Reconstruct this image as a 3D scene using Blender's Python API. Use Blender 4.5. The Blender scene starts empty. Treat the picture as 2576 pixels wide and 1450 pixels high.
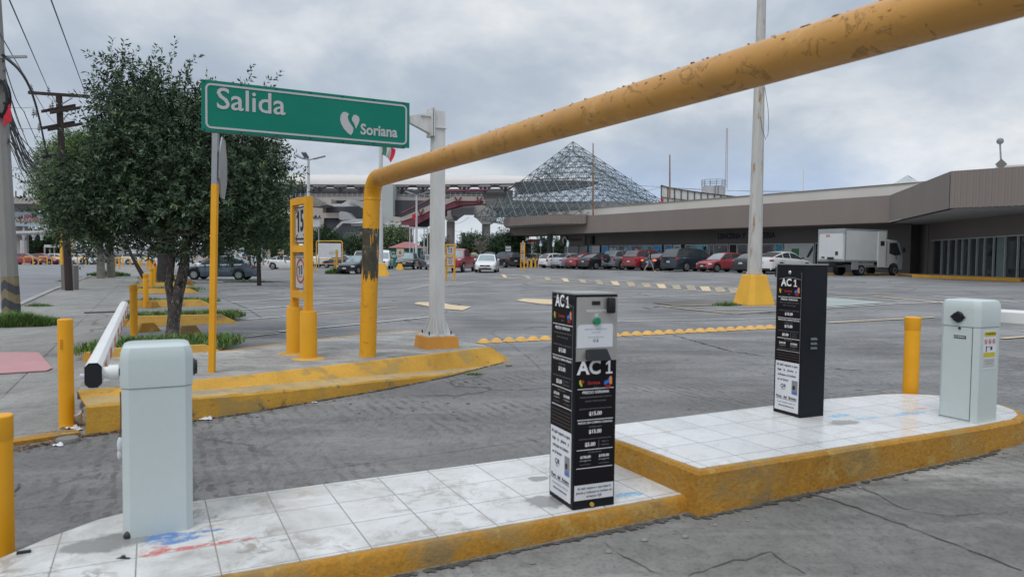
import bpy, bmesh, math, random
import numpy as np
from mathutils import Vector, Matrix, noise
random.seed(7); np.random.seed(7)
sc = bpy.context.scene
COL = sc.collection
rad = math.radians
# ------------------------------------------------------------------ camera
F = 1786.0; CX, CY = 1288.0, 725.0; EYE = 1.55
PITCH = math.atan(76.0/F); ROLL = 0.0115
cd = bpy.data.cameras.new('camera'); cam = bpy.data.objects.new('camera', cd); COL.objects.link(cam)
MC = Matrix.Translation((0,0,EYE)) @ Matrix.Rotation(math.pi/2-PITCH, 4, 'X') @ Matrix.Rotation(ROLL, 4, 'Z')
cam.matrix_world = MC
cd.sensor_width = 36; cd.lens = 36*F/2576; cd.clip_start = .05; cd.clip_end = 5000
cd.dof.use_dof = True; cd.dof.focus_distance = 16; cd.dof.aperture_fstop = 3.4
sc.camera = cam
def ray(px, py):
    return (MC.to_3x3() @ Vector(((px-CX)/F, -(py-CY)/F, -1)))
def P(px, py, Y):
    d = ray(px, py); return Vector((0,0,EYE)) + d*(Y/d.y)
def PZ(px, py, z=0.0):
    d = ray(px, py); return Vector((0,0,EYE)) + d*((z-EYE)/d.z)
def PX(px, Y, z=0.0):      # world point at distance Y, height z, seen at column px
    lo = P(px, 650, Y); hi = P(px, 350, Y)
    t = (z-lo.z)/(hi.z-lo.z); return lo.lerp(hi, t)
KN = [(-9e3,0),(-2,0),(0,.014),(2,.045),(35,.70),(40,.72),(9e3,.72)]
def G(x, y):
    s = x+.37*y
    for (a,za),(b,zb) in zip(KN, KN[1:]):
        if s <= b: return za+(zb-za)*(s-a)/(b-a)
    return .72
def PG(px, py, dz=0.0):
    z = 0.0
    for _ in range(30):
        p = PZ(px, py, z+dz); z = .5*z+.5*G(p.x, p.y)
    return PZ(px, py, z+dz)
def at(px, Y, dz=0.0):     # point standing on the ground
    p = PX(px, Y, .3); return Vector((p.x, p.y, G(p.x, p.y)+dz))
# ------------------------------------------------------------------ world and sun
SUN_EL, SUN_AZ = rad(58), rad(205)
w = bpy.data.worlds.new('World'); sc.world = w; w.use_nodes = True
nt = w.node_tree; nt.nodes.clear()
def N(t, nt_, **k):
    n = nt_.nodes.new(t)
    for a, b in k.items():
        if a.startswith('i_'): n.inputs[a[2:].replace('_',' ')].default_value = b
        else: setattr(n, a, b)
    return n
L = nt.links.new
tc = N('ShaderNodeTexCoord', nt)
sep = N('ShaderNodeSeparateXYZ', nt); L(tc.outputs['Generated'], sep.inputs[0])
def mth(op, a, b=None, nt_=None, clamp=False):
    n = nt_.nodes.new('ShaderNodeMath'); n.operation = op; n.use_clamp = clamp
    for i, v in enumerate((a, b)):
        if v is None: continue
        if isinstance(v, (int, float)): n.inputs[i].default_value = v
        else: nt_.links.new(v, n.inputs[i])
    return n.outputs[0]
zc = mth('MAXIMUM', sep.outputs[2], 0.0, nt)
den = mth('ADD', zc, .40, nt)
cmb = N('ShaderNodeCombineXYZ', nt)
L(mth('DIVIDE', sep.outputs[0], den, nt), cmb.inputs[0]); L(mth('DIVIDE', sep.outputs[1], den, nt), cmb.inputs[1])
cmb.inputs[2].default_value = 7.7
def ramp(nt_, fac, pts):
    r = nt_.nodes.new('ShaderNodeValToRGB'); e = r.color_ramp.elements
    while len(e) < len(pts): e.new(.5)
    for el, (p, c) in zip(e, pts):
        el.position = p; el.color = (*c, 1) if len(c) == 3 else c
    nt_.links.new(fac, r.inputs[0]); return r.outputs[0]
n1 = N('ShaderNodeTexNoise', nt, i_Scale=2.9, i_Detail=6.0, i_Roughness=.55, i_Distortion=.15); L(cmb.outputs[0], n1.inputs['Vector'])
n2 = N('ShaderNodeTexNoise', nt, i_Scale=.95, i_Detail=2.0, i_Roughness=.5); L(cmb.outputs[0], n2.inputs['Vector'])
mixn = mth('ADD', mth('MULTIPLY', n1.outputs[0], .62, nt), mth('MULTIPLY', n2.outputs[0], .38, nt), nt)
clouds = ramp(nt, mixn, [(.34,(.32,.37,.44)),(.44,(.38,.43,.50)),(.50,(.45,.495,.55)),(.56,(.55,.58,.615)),(.62,(.66,.67,.68)),(.70,(.82,.81,.78))])
# clear blue strip low on the right
az = mth('MULTIPLY', sep.outputs[0], 1.0, nt)
rb = ramp(nt, az, [(.02,(0,0,0)),(.16,(1,1,1)),(.42,(.8,.8,.8)),(.6,(0,0,0))])
ze = ramp(nt, sep.outputs[2], [(.0,(.8,.8,.8)),(.07,(1,1,1)),(.17,(0,0,0))])
n3 = N('ShaderNodeTexNoise', nt, i_Scale=2.2, i_Detail=3.0); L(tc.outputs['Generated'], n3.inputs['Vector'])
bf = mth('MULTIPLY', mth('MULTIPLY', rb, ze, nt), mth('MULTIPLY', n3.outputs[0], 1.5, nt, True), nt, True)
mb = N('ShaderNodeMixRGB', nt); mb.inputs[2].default_value = (.30,.43,.66,1); L(bf, mb.inputs[0]); L(clouds, mb.inputs[1])
# low horizon haze
hz = ramp(nt, sep.outputs[2], [(.0,(1,1,1)),(.10,(0,0,0))])
mh = N('ShaderNodeMixRGB', nt); mh.inputs[2].default_value = (.60,.645,.69,1)
L(mth('MULTIPLY', hz, mth('SUBTRACT', .75, mth('MULTIPLY', rb, .65, nt), nt), nt), mh.inputs[0]); L(mb.outputs[0], mh.inputs[1])
zen = mth('ADD', 1.0, mth('MULTIPLY', mth('SUBTRACT', zc, .36, nt, True), 1.75, nt), nt)
mz = N('ShaderNodeVectorMath', nt); mz.operation = 'SCALE'; L(mh.outputs[0], mz.inputs[0]); L(zen, mz.inputs['Scale'])
sky = N('ShaderNodeTexSky', nt); sky.sky_type = 'NISHITA'; sky.sun_disc = False
sky.sun_elevation = SUN_EL; sky.sun_rotation = SUN_AZ; sky.air_density = 1.0; sky.dust_density = 2.0
s10 = N('ShaderNodeVectorMath', nt); s10.operation = 'SCALE'; s10.inputs['Scale'].default_value = 9.4; L(mz.outputs[0], s10.inputs[0])
s02 = N('ShaderNodeVectorMath', nt); s02.operation = 'SCALE'; s02.inputs['Scale'].default_value = .05; L(sky.outputs[0], s02.inputs[0])
ad = N('ShaderNodeVectorMath', nt); ad.operation = 'ADD'; L(s10.outputs[0], ad.inputs[0]); L(s02.outputs[0], ad.inputs[1])
bg = N('ShaderNodeBackground', nt); bg.inputs['Strength'].default_value = .1; L(ad.outputs[0], bg.inputs['Color'])
wo = N('ShaderNodeOutputWorld', nt); L(bg.outputs[0], wo.inputs[0])
sl = bpy.data.lights.new('sun', 'SUN'); sl.energy = .9; sl.angle = rad(22); sl.color = (1,.965,.91)
so = bpy.data.objects.new('sun', sl); COL.objects.link(so)
sd = Vector((math.sin(SUN_AZ)*math.cos(SUN_EL), math.cos(SUN_AZ)*math.cos(SUN_EL), math.sin(SUN_EL)))
so.rotation_euler = sd.to_track_quat('Z', 'Y').to_euler()
sc.view_settings.view_transform = 'Standard'; sc.view_settings.look = 'None'
sc.view_settings.exposure = 0.37; sc.view_settings.gamma = 1.0; sc.view_settings.use_curve_mapping = False
# ------------------------------------------------------------------ materials
MT = {}
AU_ = math.atan2(.454,.891)
def M(name, c=(.5,.5,.5), rough=.6, metal=0.0, var=.10, vs=2.5, bump=0.0, bs=35.0, spec=.4, spots=None, stretch=None, emit=None, fine=0.0, coat=0.0):
    """procedural principled material: base colour varied by two noises, optional worn spots (colour, amount, scale)"""
    if name in MT: return MT[name]
    m = bpy.data.materials.new(name); m.use_nodes = True; MT[name] = m
    t = m.node_tree; b = t.nodes['Principled BSDF']
    b.inputs['Roughness'].default_value = rough; b.inputs['Metallic'].default_value = metal
    b.inputs['Specular IOR Level'].default_value = spec; b.inputs['Coat Weight'].default_value = coat
    if coat: b.inputs['Coat Roughness'].default_value = .08
    co = t.nodes.new('ShaderNodeTexCoord'); mp = t.nodes.new('ShaderNodeMapping')
    t.links.new(co.outputs['Object'], mp.inputs[0])
    if stretch: mp.inputs['Scale'].default_value = stretch
    def nz(scale, det=4, rg=.6):
        n = t.nodes.new('ShaderNodeTexNoise'); n.inputs['Scale'].default_value = scale
        n.inputs['Detail'].default_value = det; n.inputs['Roughness'].default_value = rg
        t.links.new(mp.outputs[0], n.inputs['Vector']); return n.outputs[0]
    base = nz(vs)
    k = 1+var; q = max(0, 1-var)
    col = ramp(t, base, [(.3, tuple(min(1, x*q) for x in c)), (.7, tuple(min(1, x*k) for x in c))])
    if fine:
        f = nz(vs*26, 3, .7)
        fr = ramp(t, f, [(.3,(1-fine,)*3),(.7,(1,1,1))])
        mm = t.nodes.new('ShaderNodeMixRGB'); mm.blend_type = 'MULTIPLY'; mm.inputs[0].default_value = 1
        t.links.new(col, mm.inputs[1]); t.links.new(fr, mm.inputs[2]); col = mm.outputs[0]
    for (sc_c, amt, ss) in (spots or []):
        s_ = nz(ss, 8, .68)
        th = .5+(.5-amt)*.45
        sr = ramp(t, s_, [(th-.02,(0,0,0)),(th+.05,(1,1,1))])
        mm = t.nodes.new('ShaderNodeMixRGB'); t.links.new(sr, mm.inputs[0]); t.links.new(col, mm.inputs[1])
        mm.inputs[2].default_value = (*sc_c, 1); col = mm.outputs[0]
    t.links.new(col, b.inputs['Base Color'])
    if bump:
        bn = t.nodes.new('ShaderNodeBump'); bn.inputs['Strength'].default_value = bump; bn.inputs['Distance'].default_value = .01
        t.links.new(nz(bs, 5, .65), bn.inputs['Height']); t.links.new(bn.outputs[0], b.inputs['Normal'])
    if emit: b.inputs['Emission Color'].default_value = (*emit[0],1); b.inputs['Emission Strength'].default_value = emit[1]
    return m
def ground_mat(name, c, dark, light, joint=None, grooves=0, crack=.5, rough=.85, blot=.35, stretch=None, patch=None):
    m = bpy.data.materials.new(name); m.use_nodes = True; MT[name] = m
    t = m.node_tree; b = t.nodes['Principled BSDF']; LK = t.links.new
    b.inputs['Roughness'].default_value = rough; b.inputs['Specular IOR Level'].default_value = .35
    co = t.nodes.new('ShaderNodeTexCoord'); vec = co.outputs['Object']
    def nz(scale, det=5, rg=.6, v=None, dist=0):
        n = t.nodes.new('ShaderNodeTexNoise'); n.inputs['Scale'].default_value = scale; n.inputs['Detail'].default_value = det
        n.inputs['Roughness'].default_value = rg; n.inputs['Distortion'].default_value = dist
        LK(v or vec, n.inputs['Vector']); return n.outputs[0]
    def mix(f, a, bcol, mode='MIX'):
        mm = t.nodes.new('ShaderNodeMixRGB'); mm.blend_type = mode
        for i, v in zip((0,1,2), (f, a, bcol)):
            if isinstance(v, tuple): mm.inputs[i].default_value = (*v, 1)
            elif isinstance(v, (int,float)): mm.inputs[i].default_value = v
            else: LK(v, mm.inputs[i])
        return mm.outputs[0]
    mp = t.nodes.new('ShaderNodeMapping'); LK(vec, mp.inputs[0]); mp.inputs['Rotation'].default_value = (0,0,rad(-27))
    mp.inputs['Scale'].default_value = stretch or (.35,1.3,1)
    col = mix(ramp(t, nz(.35,6,.62,None,.5), [(.35,(0,0,0)),(.65,(1,1,1))]), dark, c)
    col = mix(mth('MULTIPLY', ramp(t, nz(.9,6,.66,mp.outputs[0],.4), [(.45,(0,0,0)),(.72,(1,1,1))]), blot*1.3, t), col, light)
    col = mix(mth('MULTIPLY', ramp(t, nz(2.6,6,.7,mp.outputs[0],.2), [(.48,(0,0,0)),(.66,(1,1,1))]), blot, t), col, dark)
    sp = mix(1.0, ramp(t, nz(42,4,.75), [(.33,(.50,.50,.50)),(.47,(.95,.95,.95)),(.8,(1.0,1.0,1.0))]), ramp(t, nz(11,5,.7), [(.30,(.72,.72,.72)),(.52,(1,1,1))]), 'MULTIPLY')
    col = mix(.8, col, sp, 'MULTIPLY')
    # dark oil drops and gum spots
    vo = t.nodes.new('ShaderNodeTexVoronoi'); vo.inputs['Scale'].default_value = 1.15; LK(vec, vo.inputs['Vector'])
    dd = mth('ADD', vo.outputs['Distance'], mth('MULTIPLY', nz(9,3,.6), .10, t), t)
    col = mix(mth('MULTIPLY', ramp(t, dd, [(.085,(1,1,1)),(.115,(0,0,0))]), .65, t), col, tuple(x*.35 for x in dark))
    h = mth('ADD', mth('MULTIPLY', nz(70,4,.7), .5, t), mth('MULTIPLY', nz(9,5,.65), .8, t), t)
    if crack:
        v = t.nodes.new('ShaderNodeTexVoronoi'); v.feature = 'DISTANCE_TO_EDGE'; v.inputs['Scale'].default_value = .21
        wv = t.nodes.new('ShaderNodeVectorMath'); wv.operation = 'ADD'
        nn = t.nodes.new('ShaderNodeTexNoise'); nn.inputs['Scale'].default_value = 1.1; nn.inputs['Detail'].default_value = 6; LK(vec, nn.inputs['Vector'])
        sc_ = t.nodes.new('ShaderNodeVectorMath'); sc_.operation = 'SCALE'; sc_.inputs['Scale'].default_value = 1.1; LK(nn.outputs['Color'], sc_.inputs[0])
        LK(vec, wv.inputs[0]); LK(sc_.outputs[0], wv.inputs[1]); LK(wv.outputs[0], v.inputs['Vector'])
        ck = ramp(t, v.outputs['Distance'], [(0,(1,1,1)),(.0035,(1,1,1)),(.007,(0,0,0))])
        gate = ramp(t, nz(.22,2,.5), [(.47,(0,0,0)),(.55,(1,1,1))])
        ck = mth('MULTIPLY', mth('MULTIPLY', ck, gate, t), crack, t)
        col = mix(ck, col, tuple(x*.25 for x in dark)); h = mth('SUBTRACT', h, mth('MULTIPLY', ck, 2.0, t), t)
    if joint:
        jx, jy, ang, jw = joint
        m2 = t.nodes.new('ShaderNodeMapping'); LK(vec, m2.inputs[0]); m2.inputs['Rotation'].default_value = (0,0,-ang)
        s2 = t.nodes.new('ShaderNodeSeparateXYZ'); LK(m2.outputs[0], s2.inputs[0])
        wob = mth('MULTIPLY', nz(2.5,5,.7), .05, t)
        js = []
        for ax, per in ((0,jx),(1,jy)):
            if not per: continue
            v_ = mth('ADD', s2.outputs[ax], wob, t)
            fr = mth('FRACT', mth('DIVIDE', v_, per, t), None, t)
            js.append(mth('LESS_THAN', mth('MULTIPLY', mth('ABSOLUTE', mth('SUBTRACT', fr, .5, t), None, t), per, t), jw, t))
        j = js[0] if len(js) == 1 else mth('MAXIMUM', js[0], js[1], t)
        j = mth('MULTIPLY', j, ramp(t, nz(1.7,4,.6), [(.35,(.25,.25,.25)),(.6,(1,1,1))]), t)
        col = mix(mth('MULTIPLY', j, .8, t), col, tuple(x*.3 for x in dark)); h = mth('SUBTRACT', h, mth('MULTIPLY', j, 1.5, t), t)
    if grooves:
        m3 = t.nodes.new('ShaderNodeMapping'); LK(vec, m3.inputs[0]); m3.inputs['Rotation'].default_value = (0,0,-AU_)
        wv = t.nodes.new('ShaderNodeTexWave'); wv.inputs['Scale'].default_value = 2.7; wv.inputs['Distortion'].default_value = 3.0
        wv.inputs['Detail'].default_value = 3; wv.inputs['Detail Scale'].default_value = 2.5; LK(m3.outputs[0], wv.inputs['Vector'])
        gk = ramp(t, wv.outputs[0], [(.0,(1,1,1)),(.22,(.9,.9,.9)),(.34,(0,0,0))])
        gk = mth('MULTIPLY', gk, ramp(t, nz(.55,4,.6), [(.47,(0,0,0)),(.60,(1,1,1))]), t)
        gk = mth('MULTIPLY', gk, ramp(t, nz(6,3,.7), [(.42,(0,0,0)),(.50,(1,1,1))]), t)
        mp4 = t.nodes.new('ShaderNodeMapping'); LK(vec, mp4.inputs[0]); mp4.inputs['Rotation'].default_value = (0,0,-AU_+.5); mp4.inputs['Scale'].default_value = (1.25,.42,1)
        pit = ramp(t, nz(17,5,.75,mp4.outputs[0]), [(.55,(0,0,0)),(.62,(1,1,1))])
        pit = mth('MULTIPLY', pit, ramp(t, nz(.6,4,.6), [(.42,(.15,.15,.15)),(.6,(1,1,1))]), t)
        gk = mth('MAXIMUM', gk, mth('MULTIPLY', pit, .7, t), t)
        col = mix(mth('MULTIPLY', gk, .58*grooves, t), col, tuple(x*.38 for x in dark)); h = mth('SUBTRACT', h, mth('MULTIPLY', gk, 1.1, t), t)
    LK(col, b.inputs['Base Color'])
    bn = t.nodes.new('ShaderNodeBump'); bn.inputs['Strength'].default_value = .55; bn.inputs['Distance'].default_value = .009
    LK(h, bn.inputs['Height']); LK(bn.outputs[0], b.inputs['Normal'])
    return m
YEL = dict(c=(.72,.335,.014))
m_yellow = M('yellow_paint', (.76,.36,.012), .5, var=.09, vs=2.0, bump=.25, bs=28, spots=[((.35,.17,.02),.10,7)])
m_bollard = M('bollard_yellow', (.78,.355,.010), .42, var=.06, vs=3, bump=.12, bs=20, spots=[((.38,.19,.03),.07,9)])
m_kerb = M('kerb_yellow', (.49,.24,.030), .85, var=.2, vs=1.3, bump=1.0, bs=38, fine=.34, spots=[((.37,.215,.055),.46,2.2),((.27,.175,.07),.38,1.1),((.43,.27,.07),.32,7),((.11,.085,.05),.20,1.3),((.14,.11,.07),.14,9)])
m_kerb2 = M('kerb_yellow_light', (.62,.36,.075), .82, var=.14, vs=2.0, bump=.5, bs=24, fine=.18, spots=[((.42,.27,.10),.36,3.2),((.28,.20,.10),.24,1.3),((.10,.085,.06),.13,5),((.2,.15,.08),.14,12)])
m_dome = M('dome_paint', (.66,.38,.10), .6, var=.1, vs=3, spots=[((.40,.27,.13),.25,14)])
m_black = M('black_plastic', (.012,.013,.015), .35, var=.05)
m_dark = M('dark_metal', (.03,.032,.036), .5)
m_grey = M('grey_metal', (.33,.34,.35), .45, metal=.5, var=.12, vs=4)
m_white = M('white_paint', (.74,.74,.73), .45, var=.05, vs=2)
m_dirtywhite = M('dirty_white_paint', (.60,.60,.585), .5, var=.12, vs=3, stretch=(3,3,.6), spots=[((.36,.33,.28),.10,5)])
m_conc = M('concrete', (.36,.345,.33), .9, var=.14, vs=.5, bump=.2, bs=15, fine=.1)
m_concd = M('concrete_dark', (.20,.19,.18), .9, var=.18, vs=.5, bump=.2)
m_beige = M('beige_render', (.46,.41,.36), .9, var=.08, vs=.3)
m_glass = M('dark_glass', (.045,.056,.062), .06, var=.3, vs=.5, spec=.7)
m_tyre = M('tyre_rubber', (.018,.018,.019), .85)
m_rim = M('wheel_rim', (.45,.46,.47), .35, metal=.7)
m_chrome = M('chrome', (.6,.6,.62), .2, metal=.9)
m_redlens = M('red_lens', (.42,.02,.02), .2)
m_lens = M('clear_lens', (.62,.65,.68), .12, spec=.8, var=.25, vs=12)
m_plate = M('number_plate', (.55,.56,.57), .5, var=.15, vs=20)
m_ink = M('ink_black', (.012,.012,.012), .6)
m_red = M('red_paint', (.48,.03,.03), .5)
m_txt = M('white_print', (.80,.80,.82), .6, var=.02)
m_gtxt = M('grey_print', (.22,.22,.23), .6, var=.02)
# ------------------------------------------------------------------ object helpers
INV = {}
def tag(o, label=None, cat=None, group=None, kind=None):
    if label: o['label'] = label
    if cat: o['category'] = cat
    if group: o['group'] = group
    if kind: o['kind'] = kind
    return o
def thing(name, label, cat, loc=(0,0,0), rz=0.0, group=None, tilt=None):
    o = bpy.data.objects.new(name, None); COL.objects.link(o); o.empty_display_size = .2
    o.location = loc; o.rotation_euler = (tilt[0] if tilt else 0, tilt[1] if tilt else 0, rz)
    tag(o, label, cat, group)
    INV[o.name] = (Matrix.Translation(Vector(loc)) @ o.rotation_euler.to_matrix().to_4x4()).inverted()
    return o
_tc = {}
def text_geo(s, bold=0.0):
    if (s, bold) in _tc: return _tc[(s, bold)]
    cu = bpy.data.curves.new('t', 'FONT'); cu.body = s; cu.size = 1; cu.offset = bold; cu.resolution_u = 3; cu.align_x = 'CENTER'; cu.align_y = 'CENTER'
    o = bpy.data.objects.new('t', cu); COL.objects.link(o)
    dg = bpy.context.evaluated_depsgraph_get(); dg.update()
    me = o.evaluated_get(dg).to_mesh()
    v = [tuple(x.co) for x in me.vertices]; f = [tuple(p.vertices) for p in me.polygons]
    o.evaluated_get(dg).to_mesh_clear()
    bpy.data.objects.remove(o); bpy.data.curves.remove(cu)
    _tc[(s, bold)] = (v, f); return v, f
def frame(o, right, up):
    r = Vector(right).normalized(); u = Vector(up); u = (u-r*u.dot(r)).normalized(); n = r.cross(u)
    m = Matrix((r, u, n)).transposed().to_4x4(); m.translation = Vector(o); return m
class MB:
    def __init__(s): s.v = []; s.f = []; s.m = []
    def add(s, v, f, mi=0, mat=None):
        o = len(s.v)
        if mat is not None: v = [mat @ Vector(x) for x in v]
        s.v += [tuple(x) for x in v]; s.f += [tuple(i+o for i in q) for q in f]; s.m += [mi]*len(f); return s
    def box(s, c, d, mi=0, rz=0, mat=None):
        x, y, z = (k/2 for k in d)
        v = [Vector(p) for p in ((-x,-y,-z),(x,-y,-z),(x,y,-z),(-x,y,-z),(-x,-y,z),(x,-y,z),(x,y,z),(-x,y,z))]
        T = Matrix.Translation(Vector(c)) @ Matrix.Rotation(rz, 4, 'Z')
        if mat is not None: T = mat @ T
        return s.add([T @ p for p in v], [(0,3,2,1),(4,5,6,7),(0,1,5,4),(1,2,6,5),(2,3,7,6),(3,0,4,7)], mi)
    def bbox(s, c, d, bev=.01, mi=0, mat=None, rz=0, segs=2):
        bm = bmesh.new(); bmesh.ops.create_cube(bm, size=1)
        for q in bm.verts: q.co = Vector((q.co.x*d[0], q.co.y*d[1], q.co.z*d[2]))
        bmesh.ops.bevel(bm, geom=bm.edges[:], offset=bev, segments=segs, affect='EDGES', profile=.5)
        T = Matrix.Translation(Vector(c)) @ Matrix.Rotation(rz, 4, 'Z')
        if mat is not None: T = mat @ T
        bm.verts.index_update()
        s.add([T @ q.co for q in bm.verts], [tuple(x.index for x in f.verts) for f in bm.faces], mi); bm.free(); return s
    def cyl(s, a, b, r0, r1=None, n=12, mi=0, caps=True, rot=0):
        a = Vector(a); b = Vector(b); r1 = r0 if r1 is None else r1
        d = (b-a); 
        if d.length < 1e-9: return s
        d.normalize(); u = d.orthogonal().normalized() if abs(d.z) < .999 else Vector((1,0,0)); w_ = d.cross(u)
        v = []
        for p, r in ((a,r0),(b,r1)):
            for i in range(n):
                t = 2*math.pi*i/n+rot; v.append(p+u*math.cos(t)*r+w_*math.sin(t)*r)
        f = [(i,(i+1)%n,n+(i+1)%n,n+i) for i in range(n)]
        if caps: f += [tuple(range(n-1,-1,-1)), tuple(range(n,2*n))]
        return s.add(v, f, mi)
    def tube(s, pts, r, n=8, mi=0, caps=True):
        pts = [Vector(p) for p in pts]; k = len(pts); R = r if isinstance(r, (list,tuple)) else [r]*k
        v = []; up = None
        for i, p in enumerate(pts):
            d = (pts[min(i+1,k-1)]-pts[max(i-1,0)]).normalized()
            if up is None: up = d.orthogonal().normalized()
            up = (up-d*up.dot(d)).normalized(); w_ = d.cross(up)
            for j in range(n):
                t = 2*math.pi*j/n; v.append(p+up*math.cos(t)*R[i]+w_*math.sin(t)*R[i])
        f = []
        for i in range(k-1):
            for j in range(n): f.append((i*n+j, i*n+(j+1)%n, (i+1)*n+(j+1)%n, (i+1)*n+j))
        if caps: f += [tuple(range(n-1,-1,-1)), tuple(range((k-1)*n, k*n))]
        return s.add(v, f, mi)
    def prism(s, pts, ext, mi=0, mat=None, top=None):
        pts = [Vector(p) for p in pts]; e = Vector(ext); n = len(pts)
        q = [p+e for p in pts] if top is None else [Vector(p) for p in top]
        v = pts+q
        if mat is not None: v = [mat @ p for p in v]
        f = [tuple(range(n-1,-1,-1)), tuple(range(n,2*n))]+[(i,(i+1)%n,n+(i+1)%n,n+i) for i in range(n)]
        return s.add(v, f, mi)
    def plate(s, mat, x0, y0, x1, y1, t=.002, z=0.0, mi=0):   # thin box on a frame
        return s.box(((x0+x1)/2,(y0+y1)/2,z+t/2), (abs(x1-x0),abs(y1-y0),t), mi, mat=mat)
    def poly(s, mat, pts, t=.002, z=0.0, mi=0):
        return s.prism([(x,y,z) for x, y in pts], (0,0,t), mi, mat=mat)
    def ell(s, c, r, mi=0, n=12, m=8, mat=None):
        v = []; f = []
        for i in range(m+1):
            ph = math.pi*i/m
            for j in range(n):
                t = 2*math.pi*j/n
                v.append(Vector((c[0]+r[0]*math.sin(ph)*math.cos(t), c[1]+r[1]*math.sin(ph)*math.sin(t), c[2]+r[2]*math.cos(ph))))
        for i in range(m):
            for j in range(n): f.append((i*n+j,(i+1)*n+j,(i+1)*n+(j+1)%n,i*n+(j+1)%n))
        if mat is not None: v = [mat @ p for p in v]
        return s.add(v, f, mi)
    def text(s, mat, str_, x, y, size, mi=0, bold=0.0, z=.0, sx=1.0):
        v, f = text_geo(str_, bold)
        return s.add([mat @ Vector((x+a*size*sx, y+b*size, z)) for a, b, c in v], f, mi)
    def build(s, name, mats, parent=None, smooth=False, world=False, kind=None):
        if not isinstance(mats, (list,tuple)): mats = [mats]
        me = bpy.data.meshes.new(name)
        v = s.v
        if world and parent is not None:
            I = INV[parent.name]; v = [tuple(I @ Vector(p)) for p in v]
        me.from_pydata(v, [], s.f)
        for m in mats: me.materials.append(m)
        me.polygons.foreach_set('material_index', s.m)
        if smooth: me.polygons.foreach_set('use_smooth', [True]*len(s.f))
        me.update()
        if smooth:
            try: me.set_sharp_from_angle(angle=rad(38))
            except Exception: pass
        o = bpy.data.objects.new(name, me); COL.objects.link(o)
        if parent is not None:
            o.parent = parent; INV[o.name] = INV[parent.name]
        if kind: o['kind'] = kind
        return o
def dup(root, loc, rz=None, label=None, name=None):
    def cp(o, par):
        c = o.copy(); COL.objects.link(c)
        if par is not None: c.parent = par
        for ch in [x for x in o.children]: cp(ch, c)
        return c
    r = cp(root, None); r.location = loc
    if rz is not None: r.rotation_euler.z = rz
    if label: r['label'] = label
    return r
U = Vector((.891,.454,0)); NN = Vector((-.454,.891,0)); AU = math.atan2(.454,.891)
def UN(u, n, z=0.0): return U*u+NN*n+Vector((0,0,z))
# ------------------------------------------------------------------ ground
g_lot = ground_mat('lot_asphalt', (.265,.264,.264), (.145,.144,.144), (.345,.342,.338), crack=.75, blot=.55)
g_lane = ground_mat('lane_concrete', (.230,.226,.222), (.140,.137,.134), (.315,.308,.30), joint=(0,3.4,AU,.006), grooves=1.0, crack=.6, blot=.5)
g_walk = ground_mat('sidewalk_concrete', (.315,.308,.29), (.215,.208,.195), (.39,.38,.355), joint=(2.9,2.9,AU+math.pi/2,.010), crack=.7, blot=.6, stretch=(1.6,.5,1))
g_entry = ground_mat('entry_concrete', (.27,.265,.247), (.145,.141,.13), (.43,.42,.395), grooves=.45, crack=1.0, blot=.75)
g_street = ground_mat('street_asphalt', (.27,.275,.29), (.20,.205,.215), (.33,.335,.345), crack=.3, blot=.4)
g_top = ground_mat('island_concrete', (.37,.36,.34), (.20,.195,.18), (.50,.485,.455), crack=.7, blot=.8, stretch=(.8,1.6,1))
def patch(name, pts, mat, dz, kind='structure', extra=()):
    bm = bmesh.new(); vs = [bm.verts.new((p[0],p[1],0)) for p in pts]; bm.faces.new(vs)
    for s, z in KN[1:-1]:
        bmesh.ops.bisect_plane(bm, geom=bm.verts[:]+bm.edges[:]+bm.faces[:], plane_co=(s,0,0), plane_no=(1,.37,0), dist=1e-5)
    bm.normal_update()
    for f in bm.faces:
        if f.normal.z < 0: f.normal_flip()
    for v in bm.verts: v.co.z = G(v.co.x, v.co.y)+dz
    me = bpy.data.meshes.new(name); bm.to_mesh(me); bm.free(); me.materials.append(mat)
    o = bpy.data.objects.new(name, me); COL.objects.link(o)
    if kind: o['kind'] = kind
    return o
def D2(*pp): return [PG(x, y)[:2] for x, y in pp]
patch('ground', [(-1500,-300),(1500,-300),(1500,2500),(-1500,2500)], g_lot, -.004)
L0 = Vector((-3.6,5.97)); LD = Vector((-.458,.889))
def LL(t, off=0.0):   # point on the line between sidewalk and car park, off metres towards the car park
    return L0+LD*t+Vector((.889,.458))*off
# sidewalk and street on the left
walk = [LL(-.05), LL(90), LL(90,-3.0), D2((262,683))[0], D2((200,704))[0], D2((127,732))[0], D2((49,767))[0], PZ(-300,900)[:2], (-14,5.0), PZ(-40,1128)[:2], PZ(100,1112)[:2]]
patch('sidewalk', walk, g_walk, .004)
patch('street', [(-22,-20), (-14,5.0), PZ(-300,900)[:2], D2((49,767))[0], D2((127,732))[0], D2((200,704))[0], D2((262,683))[0], LL(90,-3.0), LL(120,-3.0), (-160,140), (-160,-20)][::-1], g_street, .003)
# exit lane: scored concrete between the islands; entry lane in the near right
la = [(-24,-3), (-14,4.9), PZ(-40,1129)[:2], PZ(100,1113)[:2], (-3.59,5.97), (-.46,9.3), (.9,12.4), UN(11,8.3)[:2], UN(11,3.3)[:2], UN(5,3.3)[:2], UN(-20,3.3)[:2]]
patch('exit_lane', la, g_lane, .004)
patch('entry_lane', [UN(-.2,3.5)[:2], UN(14,3.5)[:2], UN(14,-6)[:2], UN(-.2,-6)[:2]], g_entry, .008)
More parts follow.
